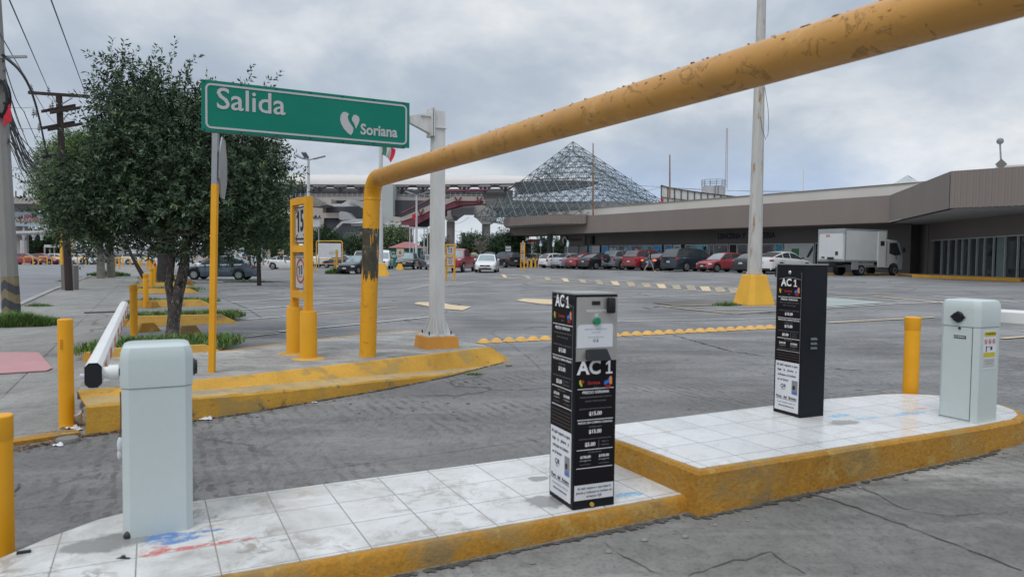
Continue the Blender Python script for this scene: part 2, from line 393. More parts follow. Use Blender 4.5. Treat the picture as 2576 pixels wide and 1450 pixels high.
# kerb between sidewalk and street
mbk = MB()
kp = [D2((262,683))[0], D2((200,704))[0], D2((127,732))[0], D2((49,767))[0], PZ(-60,812)[:2]]
for a, b in zip(kp, kp[1:]):
    a = Vector((*a,0)); b = Vector((*b,0)); d = (b-a).normalized(); n = Vector((-d.y,d.x,0))*.09
    mbk.prism([a-n,b-n,b+n,a+n], (0,0,.05))
mbk.build('street_kerb', m_conc, kind='structure')
# low yellow kerb at the foot of the exit lane
mbl = MB(); a = PZ(-40,1128); b = PZ(196,1092); d = (b-a).normalized(); n = Vector((-d.y,d.x,0))*.08
mbl.prism([a-n,b-n,b+n,a+n], (0,0,.035)); mbl.build('low_kerb', m_kerb, kind='structure')

# painted markings: thin sheets laid over the asphalt
m_mark = M('road_paint_white', (.58,.57,.54), .8, var=.12, vs=2, spots=[((.28,.28,.28),.34,6),((.27,.27,.28),.25,1.6)])
m_mcream = M('road_paint_cream', (.60,.47,.30), .8, var=.12, vs=2, spots=[((.26,.25,.24),.22,5),((.25,.25,.25),.2,1.4)])
m_myel = M('road_paint_yellow', (.47,.37,.22), .8, var=.12, vs=2, spots=[((.25,.24,.23),.48,5),((.24,.24,.24),.4,1.5)])
m_mgreen = M('road_paint_green', (.32,.36,.345), .8, var=.12, vs=1, spots=[((.25,.25,.25),.25,3)])
mk_n = [0]
def mpoly(px, mat, name='road_marking'):
    mk_n[0] += 1
    pts = D2(*px)
    return patch(name, pts, mat, .012+.0003*(mk_n[0] % 12))
def mline(p0, p1, wd, mat, name='bay_line'):
    a = Vector(PG(*p0)[:2]); b = Vector(PG(*p1)[:2]); d = (b-a).normalized(); n = Vector((-d.y,d.x))*wd/2
    mk_n[0] += 1
    return patch(name, [a-n,b-n,b+n,a+n], mat, .012+.0003*(mk_n[0] % 12))
for p0, p1, w_, m in [((470,862),(700,838),.10,m_mark),((579,848),(790,823),.10,m_myel),((700,835),(790,826),.1,m_mark),((790,826),(1084,797),.12,m_mark),
        ((579,806),(800,790),.10,m_mark),((800,790),(999,773),.10,m_mcream),((604,779),(906,756),.12,m_mark),((579,761),(866,741),.11,m_mark),
        ((560,744),(820,726),.1,m_mark),((600,730),(800,716),.1,m_mark),((1010,705),(1180,698),.12,m_mark),((1060,717),(1240,712),.12,m_mark),((1090,722),(1200,709),.12,m_mark),
        ((1010,731),(1085,716),.1,m_mark),((1500,752),(1860,738),.12,m_mark),((1130,742),(1500,726),.10,m_mark),((2085,812),(2350,798),.12,m_mcream),((2520,852),(2600,846),.12,m_mcream),
        ((2100,722),(2300,727),.12,m_mark),((2100,740),(2240,738),.1,m_mcream),((1275,691),(1600,715),.12,m_mark),((1250,699),(1480,719),.12,m_mcream),((1400,812),(1960,801),.05,m_mark),
        ((630,716),(740,709),.1,m_mark),((1150,690),(1230,684),.1,m_mark)]:
    mline(p0, p1, w_, m)
# strip of speed stripes crossing the car park (two rails and slanting yellow bars)
mline((1240,696),(1862,739),.13,m_mcream,'stripe_rail'); mline((1290,690),(1890,727),.13,m_mcream,'stripe_rail')
for i in range(15):
    t = i/14.0; t2 = t**.86
    x0 = 1268+(1838-1268)*t2; ya = 697.5+(739-697.5)*((x0-1240)/622.0)-1; yb = 690.5+(727-690.5)*((x0-1290)/600.0)+1
    wd = 9+15*t2
    mpoly([(x0,ya),(x0+wd,ya+.8),(x0+wd-6,yb+.5),(x0-8,yb)], m_mcream if i % 3 == 0 else m_myel, 'stripe_bar')
# arrows
mpoly([(1040,764),(1052,760),(1105,760),(1135,767),(1186,772),(1164,781),(1112,777)], m_mcream, 'direction_arrow')
mpoly([(1298,756),(1318,751),(1400,754),(1400,766),(1360,765)], m_mcream, 'direction_arrow')
# hatched island round the lamp post
for p0, p1, w_, m in [((1665,771),(1850,790),.14,m_myel),((1665,771),(2010,762),.14,m_myel),((1850,790),(2050,776),.14,m_myel),((1720,774),(1950,771),.07,m_mark),((1770,779),(1960,777),.07,m_mark),
        ((2085,746),(2250,757),.14,m_myel),((2060,776),(2250,764),.14,m_mark),((2250,764),(2480,756),.14,m_mark),((2200,745),(2400,764),.14,m_mcream),((2350,745),(2560,760),.12,m_mark)]:
    mline(p0, p1, w_, m, 'hatch_line')
mpoly([(2060,750),(2090,748),(2235,762),(2060,774)], m_mgreen, 'bay_paint')
mpoly([(1640,762),(1760,752),(2000,754),(1980,764),(1700,770)], ground_mat('soil_patch',(.20,.19,.17),(.13,.12,.11),(.27,.25,.22),crack=0), 'bare_ground')

# cracks and worn seams lying on the concrete
m_crack = M('crack_fill', (.095,.09,.084), .95, var=.4, vs=9)
def crack(pts, w0, seed, dz=.0125):
    r = random.Random(seed); q = MB(); P3 = [PG(*p) for p in pts]; line = []
    for a, b in zip(P3, P3[1:]):
        k = max(3, int((b-a).length/.05)); line += [a.lerp(b, i/k)+Vector((r.gauss(0,.008),r.gauss(0,.008),0)) for i in range(k)]
    n = len(line); V = []
    for i, p in enumerate(line):
        d = (line[min(i+1,n-1)]-line[max(i-1,0)]).normalized(); nn = Vector((-d.y,d.x,0)); w_ = w0*.8*(.15+1.2*r.random())*(1-.6*abs(2*i/n-1)**3)
        z = G(p.x,p.y)+dz; V += [Vector((*(p-nn*w_).xy,z)), Vector((*(p+nn*w_).xy,z))]
    q.add(V, [(2*i,2*i+1,2*i+3,2*i+2) for i in range(n-1)]); q.build('pavement_crack', m_crack, kind='structure')
for i, (pts, w0) in enumerate([([(1990,1226),(2130,1272),(2290,1330),(2450,1392),(2600,1452)],.010),([(1520,1372),(1590,1412),(1680,1462)],.007),([(1720,1452),(1850,1412),(1940,1391),(1985,1422),(2050,1462)],.006),([(2118,1213),(2200,1244),(2280,1284),(2320,1270)],.005),
        ([(2290,1288),(2380,1300),(2460,1296),(2560,1290)],.004),([(30,1262),(120,1228),(230,1196),(312,1188)],.004),([(20,1262),(58,1212)],.009),([(1680,838),(1760,862),(1840,884),(1935,898)],.022),([(2080,925),(2140,932),(2180,930)],.02),
        ([(0,1030),(150,1018),(300,1008)],.006),([(560,750),(620,775),(660,800)],.02),([(1230,835),(1290,870),(1330,900),(1372,940)],.006)]): crack(pts, w0, i)
m_dirt = M('gutter_dirt', (.085,.078,.068), .95, var=.5, vs=14)
def dirt(P3, w0, seed):
    r = random.Random(seed); q = MB()
    for a, b in zip(P3, P3[1:]):
        L_ = (b-a).length; d = (b-a)/L_; nn = Vector((-d.y,d.x,0)); k = int(L_/.017)
        for i in range(k):
            s = L_*i/k; wv = (.5+.5*noise.noise(Vector((s*1.3,seed,0)))+.35*r.random()); c = a+d*s; l = r.uniform(.012,.035); w_ = w0*wv*r.uniform(.3,1.0)
            if r.random() < .25: continue
            pts = [c-d*l, c-d*l*.3+nn*w_, c+d*l*.5+nn*w_*r.uniform(.5,1), c+d*l, c+d*l*.3-nn*w_*.3]
            q.add([Vector((p.x,p.y,G(p.x,p.y)+.0135+.0002*(i%7))) for p in pts], [(0,1,2,3,4)])
    o = q.build('gutter_dirt', m_dirt); o['kind'] = 'stuff'
dirt([Vector((*UN(6.35,3.35)[:2],0)),Vector((*UN(5.6,3.06)[:2],0)),Vector((*UN(2.8,3.10)[:2],0)),Vector((*UN(2.8,3.18)[:2],0)),Vector((*UN(-.2,3.20)[:2],0))], .065, 1)
dirt([Vector((-.10,9.95,0)),Vector((-.80,8.78,0)),Vector((-1.50,7.90,0)),Vector((-2.56,6.80,0)),Vector((-3.60,5.90,0)),Vector((-3.72,5.96,0)),Vector((-4.5,7.4,0))][::-1][::-1], -.06, 2)
dirt([Vector((*UN(-.6,4.05)[:2],0)),Vector((*UN(-.05,4.38)[:2],0)),Vector((*UN(5.4,4.36)[:2],0))], .04, 3)
# ------------------------------------------------------------------ islands with kerbs
def ring(pts, inset):
    """inset a closed polygon (list of 2D vectors, ccw)"""
    n = len(pts); out = []
    for i in range(n):
        a, b, c = Vector(pts[i-1]), Vector(pts[i]), Vector(pts[(i+1) % n])
        e1 = (b-a).normalized(); e2 = (c-b).normalized()
        n1 = Vector((-e1.y,e1.x)); n2 = Vector((-e2.y,e2.x)); m = (n1+n2); m = m/max(.5, m.length_squared/2)/1.0
        out.append(b+m*inset*(1 if m.length < 2 else .8))
    return out
def tile_mat():
    m = bpy.data.materials.new('ceramic_tile'); m.use_nodes = True; t = m.node_tree; b = t.nodes['Principled BSDF']; LK = t.links.new
    co = t.nodes.new('ShaderNodeTexCoord'); vec = co.outputs['Object']
    mp = t.nodes.new('ShaderNodeMapping'); LK(vec, mp.inputs[0]); mp.inputs['Location'].default_value = (.07,-.29,0)
    br = t.nodes.new('ShaderNodeTexBrick'); br.offset = 0; br.inputs['Scale'].default_value = 1; br.inputs['Brick Width'].default_value = .335; br.inputs['Row Height'].default_value = .335
    br.inputs['Mortar Size'].default_value = .0035; br.inputs['Mortar Smooth'].default_value = .3; br.inputs['Bias'].default_value = 0
    br.inputs['Color1'].default_value = (.73,.73,.72,1); br.inputs['Color2'].default_value = (.655,.66,.65,1); br.inputs['Mortar'].default_value = (.20,.19,.175,1)
    LK(mp.outputs[0], br.inputs['Vector'])
    def nz(s, d=6, r=.65, dist=0):
        n = t.nodes.new('ShaderNodeTexNoise'); n.inputs['Scale'].default_value = s; n.inputs['Detail'].default_value = d; n.inputs['Roughness'].default_value = r; n.inputs['Distortion'].default_value = dist
        LK(vec, n.inputs['Vector']); return n.outputs[0]
    def mix(f, a, c, mode='MIX'):
        mm = t.nodes.new('ShaderNodeMixRGB'); mm.blend_type = mode
        for i, v in zip((0,1,2),(f,a,c)):
            if isinstance(v, tuple): mm.inputs[i].default_value = (*v,1)
            elif isinstance(v, (int,float)): mm.inputs[i].default_value = v
            else: LK(v, mm.inputs[i])
        return mm.outputs[0]
    sp = t.nodes.new('ShaderNodeSeparateXYZ'); LK(vec, sp.inputs[0])
    left = ramp(t, mth('MULTIPLY', mth('ADD', sp.outputs[0], 1.0, t), .25, t), [(.08,(1,1,1)),(.30,(.85,.85,.85)),(.60,(.55,.55,.55)),(.9,(.30,.30,.30))])
    dirt = ramp(t, nz(2.4,8,.68,.6), [(.38,(.10,.10,.10)),(.62,(1,1,1))])
    col = mix(mth('MULTIPLY', mth('MULTIPLY', dirt, left, t), .75, t), br.outputs['Color'], (.33,.31,.275))
    fine = ramp(t, nz(8,7,.74,.8), [(.50,(0,0,0)),(.60,(1,1,1))])
    col = mix(mth('MULTIPLY', mth('MULTIPLY', fine, ramp(t, nz(2.0,3,.6), [(.4,(0,0,0)),(.6,(1,1,1))]), t), mth('MULTIPLY', left, 1.0, t), t), col, (.27,.24,.20))
    # cement patches and spray paint left on the tiles
    def blob(x, y, rx, ry, soft=.35, thr=.5):
        dx = mth('DIVIDE', mth('SUBTRACT', sp.outputs[0], x, t), rx, t); dy = mth('DIVIDE', mth('SUBTRACT', sp.outputs[1], y, t), ry, t)
        d = mth('SQRT', mth('ADD', mth('MULTIPLY', dx, dx, t), mth('MULTIPLY', dy, dy, t), t), None, t)
        d = mth('ADD', d, mth('MULTIPLY', mth('SUBTRACT', nz(9,5,.65), .5, t), 1.5, t), t)
        return ramp(t, d, [(.75,(1,1,1)),(1.05,(0,0,0))])
    for x, y, rx, ry in TILE_CEM: col = mix(blob(x,y,rx,ry), col, (.27,.265,.255))
    st = ramp(t, nz(16,4,.7), [(.38,(0,0,0)),(.52,(1,1,1))])
    for x, y, rx, ry, c in TILE_SPRAY: col = mix(mth('MULTIPLY', mth('MULTIPLY', blob(x,y,rx,ry), st, t), .85, t), col, c)
    LK(col, b.inputs['Base Color']); b.inputs['Specular IOR Level'].default_value = .5
    LK(ramp(t, nz(4,5,.6), [(.3,(.12,)*3),(.7,(.42,)*3)]), b.inputs['Roughness'])
    bn = t.nodes.new('ShaderNodeBump'); bn.inputs['Strength'].default_value = .4; bn.inputs['Distance'].default_value = .004; bn.invert = True
    LK(br.outputs['Fac'], bn.inputs['Height']); LK(bn.outputs[0], b.inputs['Normal'])
    return m
def toUN(p): return (p[0]*.891+p[1]*.454, -p[0]*.454+p[1]*.891)
def un_px(px, py, z): return toUN(PZ(px, py, z))
TILE_CEM = []; TILE_SPRAY = []
a = un_px(300,1362,.15); TILE_CEM.append((a[0],a[1],.22,.13))
a = un_px(215,1375,.15); TILE_CEM.append((a[0],a[1],.12,.08))
a = un_px(1370,1262,.15); TILE_CEM.append((a[0],a[1],.14,.12)); a = un_px(1355,1205,.15); TILE_CEM.append((a[0],a[1],.08,.06))
a = un_px(2120,1064,.32); TILE_CEM.append((a[0],a[1],.17,.08))
BLU = (.06,.20,.50); RED = (.55,.12,.10)
for (x,y,z,rx,ry,c) in [(430,1362,.15,.16,.045,BLU),(480,1343,.15,.17,.025,BLU),(400,1352,.15,.10,.05,BLU),(385,1388,.15,.07,.07,RED),(560,1366,.15,.20,.025,RED),(480,1378,.15,.16,.03,RED),
        (1580,1245,.15,.10,.05,(.12,.38,.62)),(2110,1046,.32,.14,.05,(.15,.45,.70)),(2180,1052,.32,.16,.03,(.2,.5,.7)),(2290,1040,.32,.22,.06,(.2,.5,.75)),(2320,1028,.32,.10,.03,(.6,.3,.25))]:
    q = un_px(x,y,z); TILE_SPRAY.append((q[0],q[1],rx,ry,c))
m_tile = tile_mat()
def island(name, poly_un, z, kerbw, gap=.004):
    """raised island in the lane frame: tiled top, painted kerb band along the near side"""
    e = bpy.data.objects.new(name, None); COL.objects.link(e); e.rotation_euler = (0,0,AU); e['kind'] = 'structure'
    INV[e.name] = Matrix.Rotation(-AU, 4, 'Z')
    outer = [Vector(p) for p in poly_un]; inner = ring(outer, kerbw)
    n = len(outer); mb_ = MB(); rnd = random.Random(3)
    # subdivide vertically so the kerb face can be slightly rough
    v = []; f = []
    for lay, (ins, zz) in enumerate(((-.015,-.25),(-.01,.0),(0,z*.5),(.004,z-.018),(.020,z))):
        rr = ring(outer, ins); v += [(p.x,p.y,zz) for p in rr]
    v += [(p.x,p.y,z) for p in inner]
    for l in range(5):
        for i in range(n):
            j = (i+1) % n; f.append((l*n+i, l*n+j, (l+1)*n+j, (l+1)*n+i))
    mb_.add(v, f); k = mb_.build('painted_kerb', m_kerb, e, smooth=True)
    tl = [(o_+(o_-c_).normalized()*.008) if (o_.y > 3.78 and o_.x < 5.9) or o_.x < -.38 else c_ for o_, c_ in zip(outer, inner)]
    t_ = MB(); t_.prism([(p.x,p.y,z-.012) for p in tl],(0,0,.017))
    o = t_.build('tile_paving', m_tile, e)
    return e
def dense(pts, step=.25):
    out = []
    for a, b in zip(pts, pts[1:]+pts[:1]):
        a = Vector(a); b = Vector(b); k = max(1, int((b-a).length/step))
        out += [a.lerp(b, i/k) for i in range(k)]
    return out
Z1, Z2 = .15, .32
p1 = [(-.2,3.235),(2.90,3.215),(2.90,4.34),(-.05,4.34),(-.25,4.25),(-.45,4.08),(-.63,3.88),(-.75,3.62),(-.70,3.40),(-.50,3.28)]
island('lower_island', p1, Z1, .055)
arc = [(5.97+.70*math.cos(t), 3.72+.62*math.sin(t)) for t in [rad(-80+20*i) for i in range(9)]]
p2 = [(2.82,3.13),(5.6,3.09)]+arc+[(5.4,4.33),(2.82,4.30)]
island('upper_island', p2, Z2, .06)

# sign island (left of centre), built from stations along its near side
e3 = bpy.data.objects.new('sign_island', None); COL.objects.link(e3); e3['kind'] = 'structure'; INV[e3.name] = Matrix.Identity(4)
Z3 = .30
ib = [Vector(p) for p in [(-3.95,6.42),(-2.885,7.27),(-1.85,8.31),(-.95,9.25),(-.30,9.93)]]
gb = [Vector(p) for p in [(-3.60,5.96),(-2.55,6.88),(-1.46,8.0),(-.72,8.95),(.02,10.1)]]
zt = [.265,.205,.155,.09,.06]
top = ib+[Vector((-.42,10.25)),Vector((-1.0,11.0)),Vector((-1.45,11.75)),Vector((-1.80,12.05)),Vector((-2.9,10.6)),Vector((-3.65,9.25)),Vector((-4.9,8.4))]
tm = MB(); tm.prism([(p.x,p.y,.22) for p in top], (0,0,Z3-.22)); tm.build('island_top', g_top, e3)
m_kerb3_ = M('kerb_yellow_mid', (.62,.34,.05), .82, var=.16, vs=1.6, bump=.6, bs=24, fine=.2, spots=[((.40,.26,.08),.40,2.6),((.24,.18,.10),.26,1.2),((.07,.065,.05),.17,2.2),((.15,.12,.08),.14,10)])
km = MB(); SEG = 12
def lerpl(a, t):
    s = t*(len(a)-1); i = min(int(s), len(a)-2); return a[i]*(1-(s-i))+a[i+1]*(s-i)
V = []; rnd = random.Random(11); KSEG = 60
for k in range(KSEG+1):
    t = k/KSEG; i = lerpl(ib,t); g = lerpl(gb,t); z = lerpl(zt,t)
    w1 = .34 if t < .78 else .34+.62*min(1,(t-.78)/.16)
    jit = rnd.uniform(-.008,.008)
    foot = i.lerp(g, w1); led = i.lerp(g, .97)
    zf = z+.006
    V += [Vector((*i,Z3+.003)), Vector((*i.lerp(g,.06),Z3-.004)), Vector((*foot,zf)), Vector((*led,z+jit)), Vector((*i.lerp(g,1.0),z-.02)), Vector((*i.lerp(g,1.02),G(g.x,g.y)-.05))]
Fk = []
for k in range(KSEG):
    for j in range(5): Fk.append((k*6+j, k*6+j+1, (k+1)*6+j+1, (k+1)*6+j))
km.add(V, Fk); km.m = [1 if j % 5 == 2 else 0 for j in range(len(Fk))]
# rounded tip and the left flank
tip = [(-.30,9.93),(-.42,10.25),(-1.0,11.0),(-1.45,11.75)]; tipo = [(.02,10.1),(-.05,10.62),(-.85,11.15),(-1.38,11.85)]
for a, b, c, d in zip(tip, tip[1:], tipo, tipo[1:]):
    km.add([(*a,Z3+.003),(*c,G(*c)-.03),(*d,G(*d)-.03),(*b,Z3+.003)], [(0,1,2,3)])
lf = [(-3.95,6.42),(-4.9,8.4)]; lo = [(-3.60,5.96),(-4.73,8.2)]
a, b = Vector(lf[0]), Vector(lf[1]); c, d = Vector((-3.60,5.96)), Vector((-4.96,8.55))
km.add([(*a,Z3+.003),(c.x,c.y,.265),(c.x,c.y,-.05),(d.x,d.y,-.05),(d.x,d.y,.20),(*b,Z3+.003)], [(0,5,4,1),(1,4,3,2)])
km.build('painted_kerb', [m_kerb3_, M('kerb_dusty', (.50,.35,.15), .9, var=.15, vs=2.5, bump=.6, bs=24, fine=.2, spots=[((.33,.27,.18),.45,3),((.20,.17,.12),.2,6)])], e3)
em = MB()
for a, b in zip(top[7:], top[8:]):
    d = (b-a).normalized(); n = Vector((-d.y,d.x))*-.04
    em.prism([(a.x,a.y,.0),(b.x,b.y,.0),(b.x+n.x,b.y+n.y,.0),(a.x+n.x,a.y+n.y,.0)], (0,0,Z3+.006))
em.build('edge_strip', m_kerb2, e3)

# planting beds along the sidewalk: kerb bars, soil and grass
m_soil = M('soil', (.09,.07,.055), .95, var=.3, vs=8, bump=.5)
m_grass = M('grass_blade', (.085,.19,.035), .6, var=.45, vs=5)
m_grass2 = M('grass_blade_dry', (.22,.23,.09), .7, var=.35, vs=5)
def blades(mb_, cx, cy, z, rx, ry, n, h, mi=0, lean=.6, seed=1, wk=1.0):
    r = random.Random(seed)
    for _ in range(n):
        a = r.uniform(0,6.283); q = math.sqrt(r.random()); x = cx+math.cos(a)*q*rx; y = cy+math.sin(a)*q*ry
        hh = h*r.uniform(.45,1.1)*(1-.4*q); d = r.uniform(0,6.283); l = r.uniform(.1,lean)*hh; wd = (.003+.003*r.random())*wk
        ux, uy = math.cos(d), math.sin(d); px_, py_ = -uy*wd, ux*wd
        b0 = (x-px_,y-py_,z); b1 = (x+px_,y+py_,z); m0 = (x+ux*l*.4-px_*.8,y+uy*l*.4-py_*.8,z+hh*.6); m1 = (x+ux*l*.4+px_*.8,y+uy*l*.4+py_*.8,z+hh*.6); t_ = (x+ux*l,y+uy*l,z+hh)
        mb_.add([b0,b1,m1,m0,t_], [(0,1,2,3),(3,2,4)], mi if r.random() > .22 else 1)
def tape(a, b, z0, h, w0, w1, endl=.0, endr=.35, mb_=None):
    """long kerb bar from a to b (2D), base width w0, top width w1, sloping right end"""
    a = Vector((*a,z0)); b = Vector((*b,z0)); d = (b-a).normalized(); n = Vector((-d.y,d.x,0))
    base = [a-n*w0/2, b+d*endr-n*w0/2, b+d*endr+n*w0/2, a+n*w0/2]
    tp = [a+d*endl-n*w1/2+Vector((0,0,h)), b-n*w1/2+Vector((0,0,h)), b+n*w1/2+Vector((0,0,h)), a+d*endl+n*w1/2+Vector((0,0,h))]
    mb_.prism(base, (0,0,h), top=tp)
bed_defs = [((-6.05,10.05),1.80,.17,1.5),(tuple(LL(10.35,.05)),2.15,.19,1.25),(tuple(LL(16.4,.05)),2.1,.18,1.3),(tuple(LL(24.5,.05)),2.2,.17,1.5),(tuple(LL(31.5,.05)),2.2,.16,1.5),(tuple(LL(41,.1)),2.2,.16,1.5)]
for k, (a, ln, h, gd) in enumerate(bed_defs):
    be = bpy.data.objects.new('planting_bed', None); COL.objects.link(be); INV[be.name] = Matrix.Identity(4)
    tag(be, ['nearest planting bed with yellow kerb, behind the white barrier box','second planting bed with yellow kerb bar and long grass','third planting bed with yellow kerb and patchy grass','fourth planting bed with cracked yellow kerb, left of the second wheel stop row','fifth planting bed with yellow kerb in front of the big dark trunk','farthest planting bed with yellow kerb beyond the big dark trunk'][k], 'planting bed', 'planting beds along the sidewalk')
    A = Vector(a); u2 = Vector((.905,.425)); n2 = Vector((-.425,.905))
    mk_ = MB(); B = A+u2*ln; z0 = G(*A)
    tape(A, B-u2*.25, z0, h+.02, .24, .13, .12, .38, mk_)
    tape(A+n2*.12, A+n2*gd, z0, h*.7, .14, .08, 0, .05, mk_)
    mk_.build('kerb', m_kerb2, be)
    sm = MB(); q = [A+u2*.05+n2*.1, B+n2*.1, B+u2*.1+n2*gd, A+u2*.05+n2*gd]
    sm.prism([(p.x,p.y,z0) for p in q], (0,0,.10)); sm.build('soil', m_soil, be)
    gm = MB(); r = random.Random(k)
    nb = [5200,5200,3000,1800,900,500][k]
    for c in range(9):
        s_ = (c+.5)/9; dens = 1.0 if k < 2 else r.uniform(.2,1.2)
        cc = A+u2*(ln*s_+.1)+n2*(gd*.55)
        blades(gm, cc.x, cc.y, z0+.08, .30, gd*.5, int(nb/9*dens), .24 if k < 2 else .2, seed=k*20+c, lean=1.1, wk=1.6+.5*k)
    gm.build('grass', [m_grass, m_grass2], be)['kind'] = 'stuff'
# wheel stops
def wheel_stop(px0, px1, y, Y, lab, h=.14, dz=0.0):
    a = at(px0, Y); b = at(px1, Y*1.02); d = (b-a).normalized(); n = Vector((-d.y,d.x,0))
    m_ = MB(); m_.prism([a-n*.11,b-n*.11,b+n*.11,a+n*.11], (0,0,h), top=[a+d*.08-n*.06+Vector((0,0,h)),b-d*.12-n*.06+Vector((0,0,h)),b-d*.12+n*.06+Vector((0,0,h)),a+d*.08+n*.06+Vector((0,0,h))])
    o = m_.build('wheel_stop', m_kerb); tag(o, lab, 'wheel stop', 'yellow wheel stops')
wheel_stop(344,402,834,14.1,'chipped yellow wheel stop beside the first thin bollard, left of the tree trunk',.17)
wheel_stop(446,508,845,13.4,'clean yellow wheel stop just right of the forked tree trunk',.19)
wheel_stop(372,396,772,20.3,'small yellow wheel stop at the second bollard',.18)
wheel_stop(436,470,765,21.5,'yellow wheel stop behind the trunk, half hidden by grass',.12)
wheel_stop(460,484,714,35.2,'yellow wheel stop under the front of the grey sedan',.25)
# grass clumps growing from cracks
def clump(px, py, rx, ry, n, h, lab, name='grass_clump', z=None, wk=1.5):
    p = PG(px, py) if z is None else PZ(px, py, z)
    g = MB(); 
    for i in range(5): blades(g, p.x+rx*(-.6+.3*i), p.y+ry*.3*math.sin(i*2.1), p.z-.01, rx*.45, ry, n//5, h*(1-.18*abs(i-2)), seed=int(px)+i, lean=1.3, wk=wk)
    tag(g.build(name, [m_grass, m_grass2]), lab, 'grass clump', 'grass growing from the paving')
clump(46,818,.72,.42,9000,.40,'large lush grass clump at the foot of the striped concrete pole')
clump(96,770,.35,.2,500,.18,'small grass tuft on the kerb right of the striped pole')
clump(160,708,.4,.2,400,.18,'low grass tuft on the sidewalk edge between the concrete and wooden poles')
clump(272,694,1.3,.6,2600,.55,'weeds round the bases of the two pale trunks',wk=5)
clump(848,688,.9,.6,2600,.6,'bushy weed at the foot of the short yellow post by the blank board',wk=6)
clump(640,709,1.7,.3,1200,.16,'thin weeds on the asphalt right of the grey sedan',wk=4)
clump(1828,768,.38,.18,500,.2,'green tuft beside the yellow lamp post base')
clump(1195,942,.14,.06,260,.06,'tiny weed at the tapering end of the low yellow kerb')
clump(1262,908,.06,.05,90,.07,'sprig of weed on the pointed end of the sign island')

# ------------------------------------------------------------------ bollards
def bollard(px, py, h, r, lab, cap=True, z=None, Y=None, kind=0, ring=False, group='yellow bollards along the sidewalk'):
    p = (PG(px, py) if z is None else PZ(px, py, z)) if Y is None else at(px, Y)
    e = thing('bollard', lab, 'bollard', p, 0, group)
    m_ = MB(); m_.tube([(0,0,-.02),(0,0,h-.02),(0,0,h-.006),(0,0,h)], [r,r,r*.98,r*.86], 20); m_.build('tube', m_bollard, e, smooth=True)
    if cap:
        c_ = MB(); c_.tube([(0,0,h-.115),(0,0,h-.11),(0,0,h+.004),(0,0,h+.010)], [r*1.0,r*1.045,r*1.06,r*.97], 20); c_.build('cap', m_bollard, e, smooth=True)
    if ring:
        k_ = MB(); 
        for s_ in range(4): k_.tube([(-.012,-r-.002,h-.17-.022*s_),(0,-r-.014,h-.175-.022*s_),(.012,-r-.002,h-.18-.022*s_)], .005, 6)
        k_.build('chain_lug', m_yellow, e, smooth=True)
    return e
bollard(4,1402,.72,.058,'stubby orange-yellow bollard cut off by the left edge, in front', ring=False)
bollard(168,1076,.97,.061,'yellow bollard with painted-over chain lug beside the island corner', cap=False, ring=True)
bollard(337,845,.965,.066,'yellow capped bollard left of the chipped wheel stop')
bollard(367,773,.98,.070,'second yellow bollard of the row behind the planting beds')
bollard(381,735,.97,.075,'third yellow bollard of the row behind the planting beds')
bollard(389,718.5,.97,.08,'fourth yellow bollard of the row, left of the big dark trunk', cap=False)
bollard(396,709,.95,.07,'fifth yellow bollard of the row, touching the big dark trunk', cap=False)
bollard(400,705,.95,.08,'sixth yellow bollard of the row, touching the big dark trunk', cap=False)
bollard(2290,985,.895,.068,'bright yellow bollard behind the upper island, left of the right barrier box', Y=6.75, group=None)
# ------------------------------------------------------------------ yellow domes
dm = MB(); prof = [(0,.060),(.35,.056),(.62,.043),(.82,.026),(.93,.012),(1.0,.004),(1.16,.0)]
vv = []; ff = []; n_ = 20
for i, (rr_, z_) in enumerate(prof[1:]):
    for j in range(n_): t = 2*math.pi*j/n_; vv.append((.098*rr_*math.cos(t), .098*rr_*math.sin(t), z_))
vv.append((0,0,.060)); ci = len(vv)-1
for j in range(n_): ff.append((ci, j, (j+1)%n_))
for i in range(len(prof)-2):
    for j in range(n_): ff.append((i*n_+j,(i+1)*n_+j,(i+1)*n_+(j+1)%n_,i*n_+(j+1)%n_))
dm.add(vv, ff); dome0 = dm.build('lane_dome', m_dome, smooth=True)
A_ = PG(1217,861); B_ = PG(1936,825); nd = 27
for i in range(nd):
    o = dome0 if i == 0 else dome0.copy()
    if i: COL.objects.link(o)
    p = A_.lerp(B_, i/(nd-1)); o.location = (p.x, p.y, G(p.x,p.y)+.004); o.rotation_euler.z = i*1.3; o.scale = (1.1+.06*math.sin(i*5.1),)*2+(1.15,)
    tag(o, 'yellow dome stud in the row across the car park behind the ticket machines', 'dome stud', 'row of yellow dome studs')
o = dome0.copy(); COL.objects.link(o); p = PG(1960,824); o.location = (p.x,p.y,G(p.x,p.y)); tag(o, 'yellow dome stud at the row end, behind the dark ticket machine', 'dome stud', 'row of yellow dome studs')
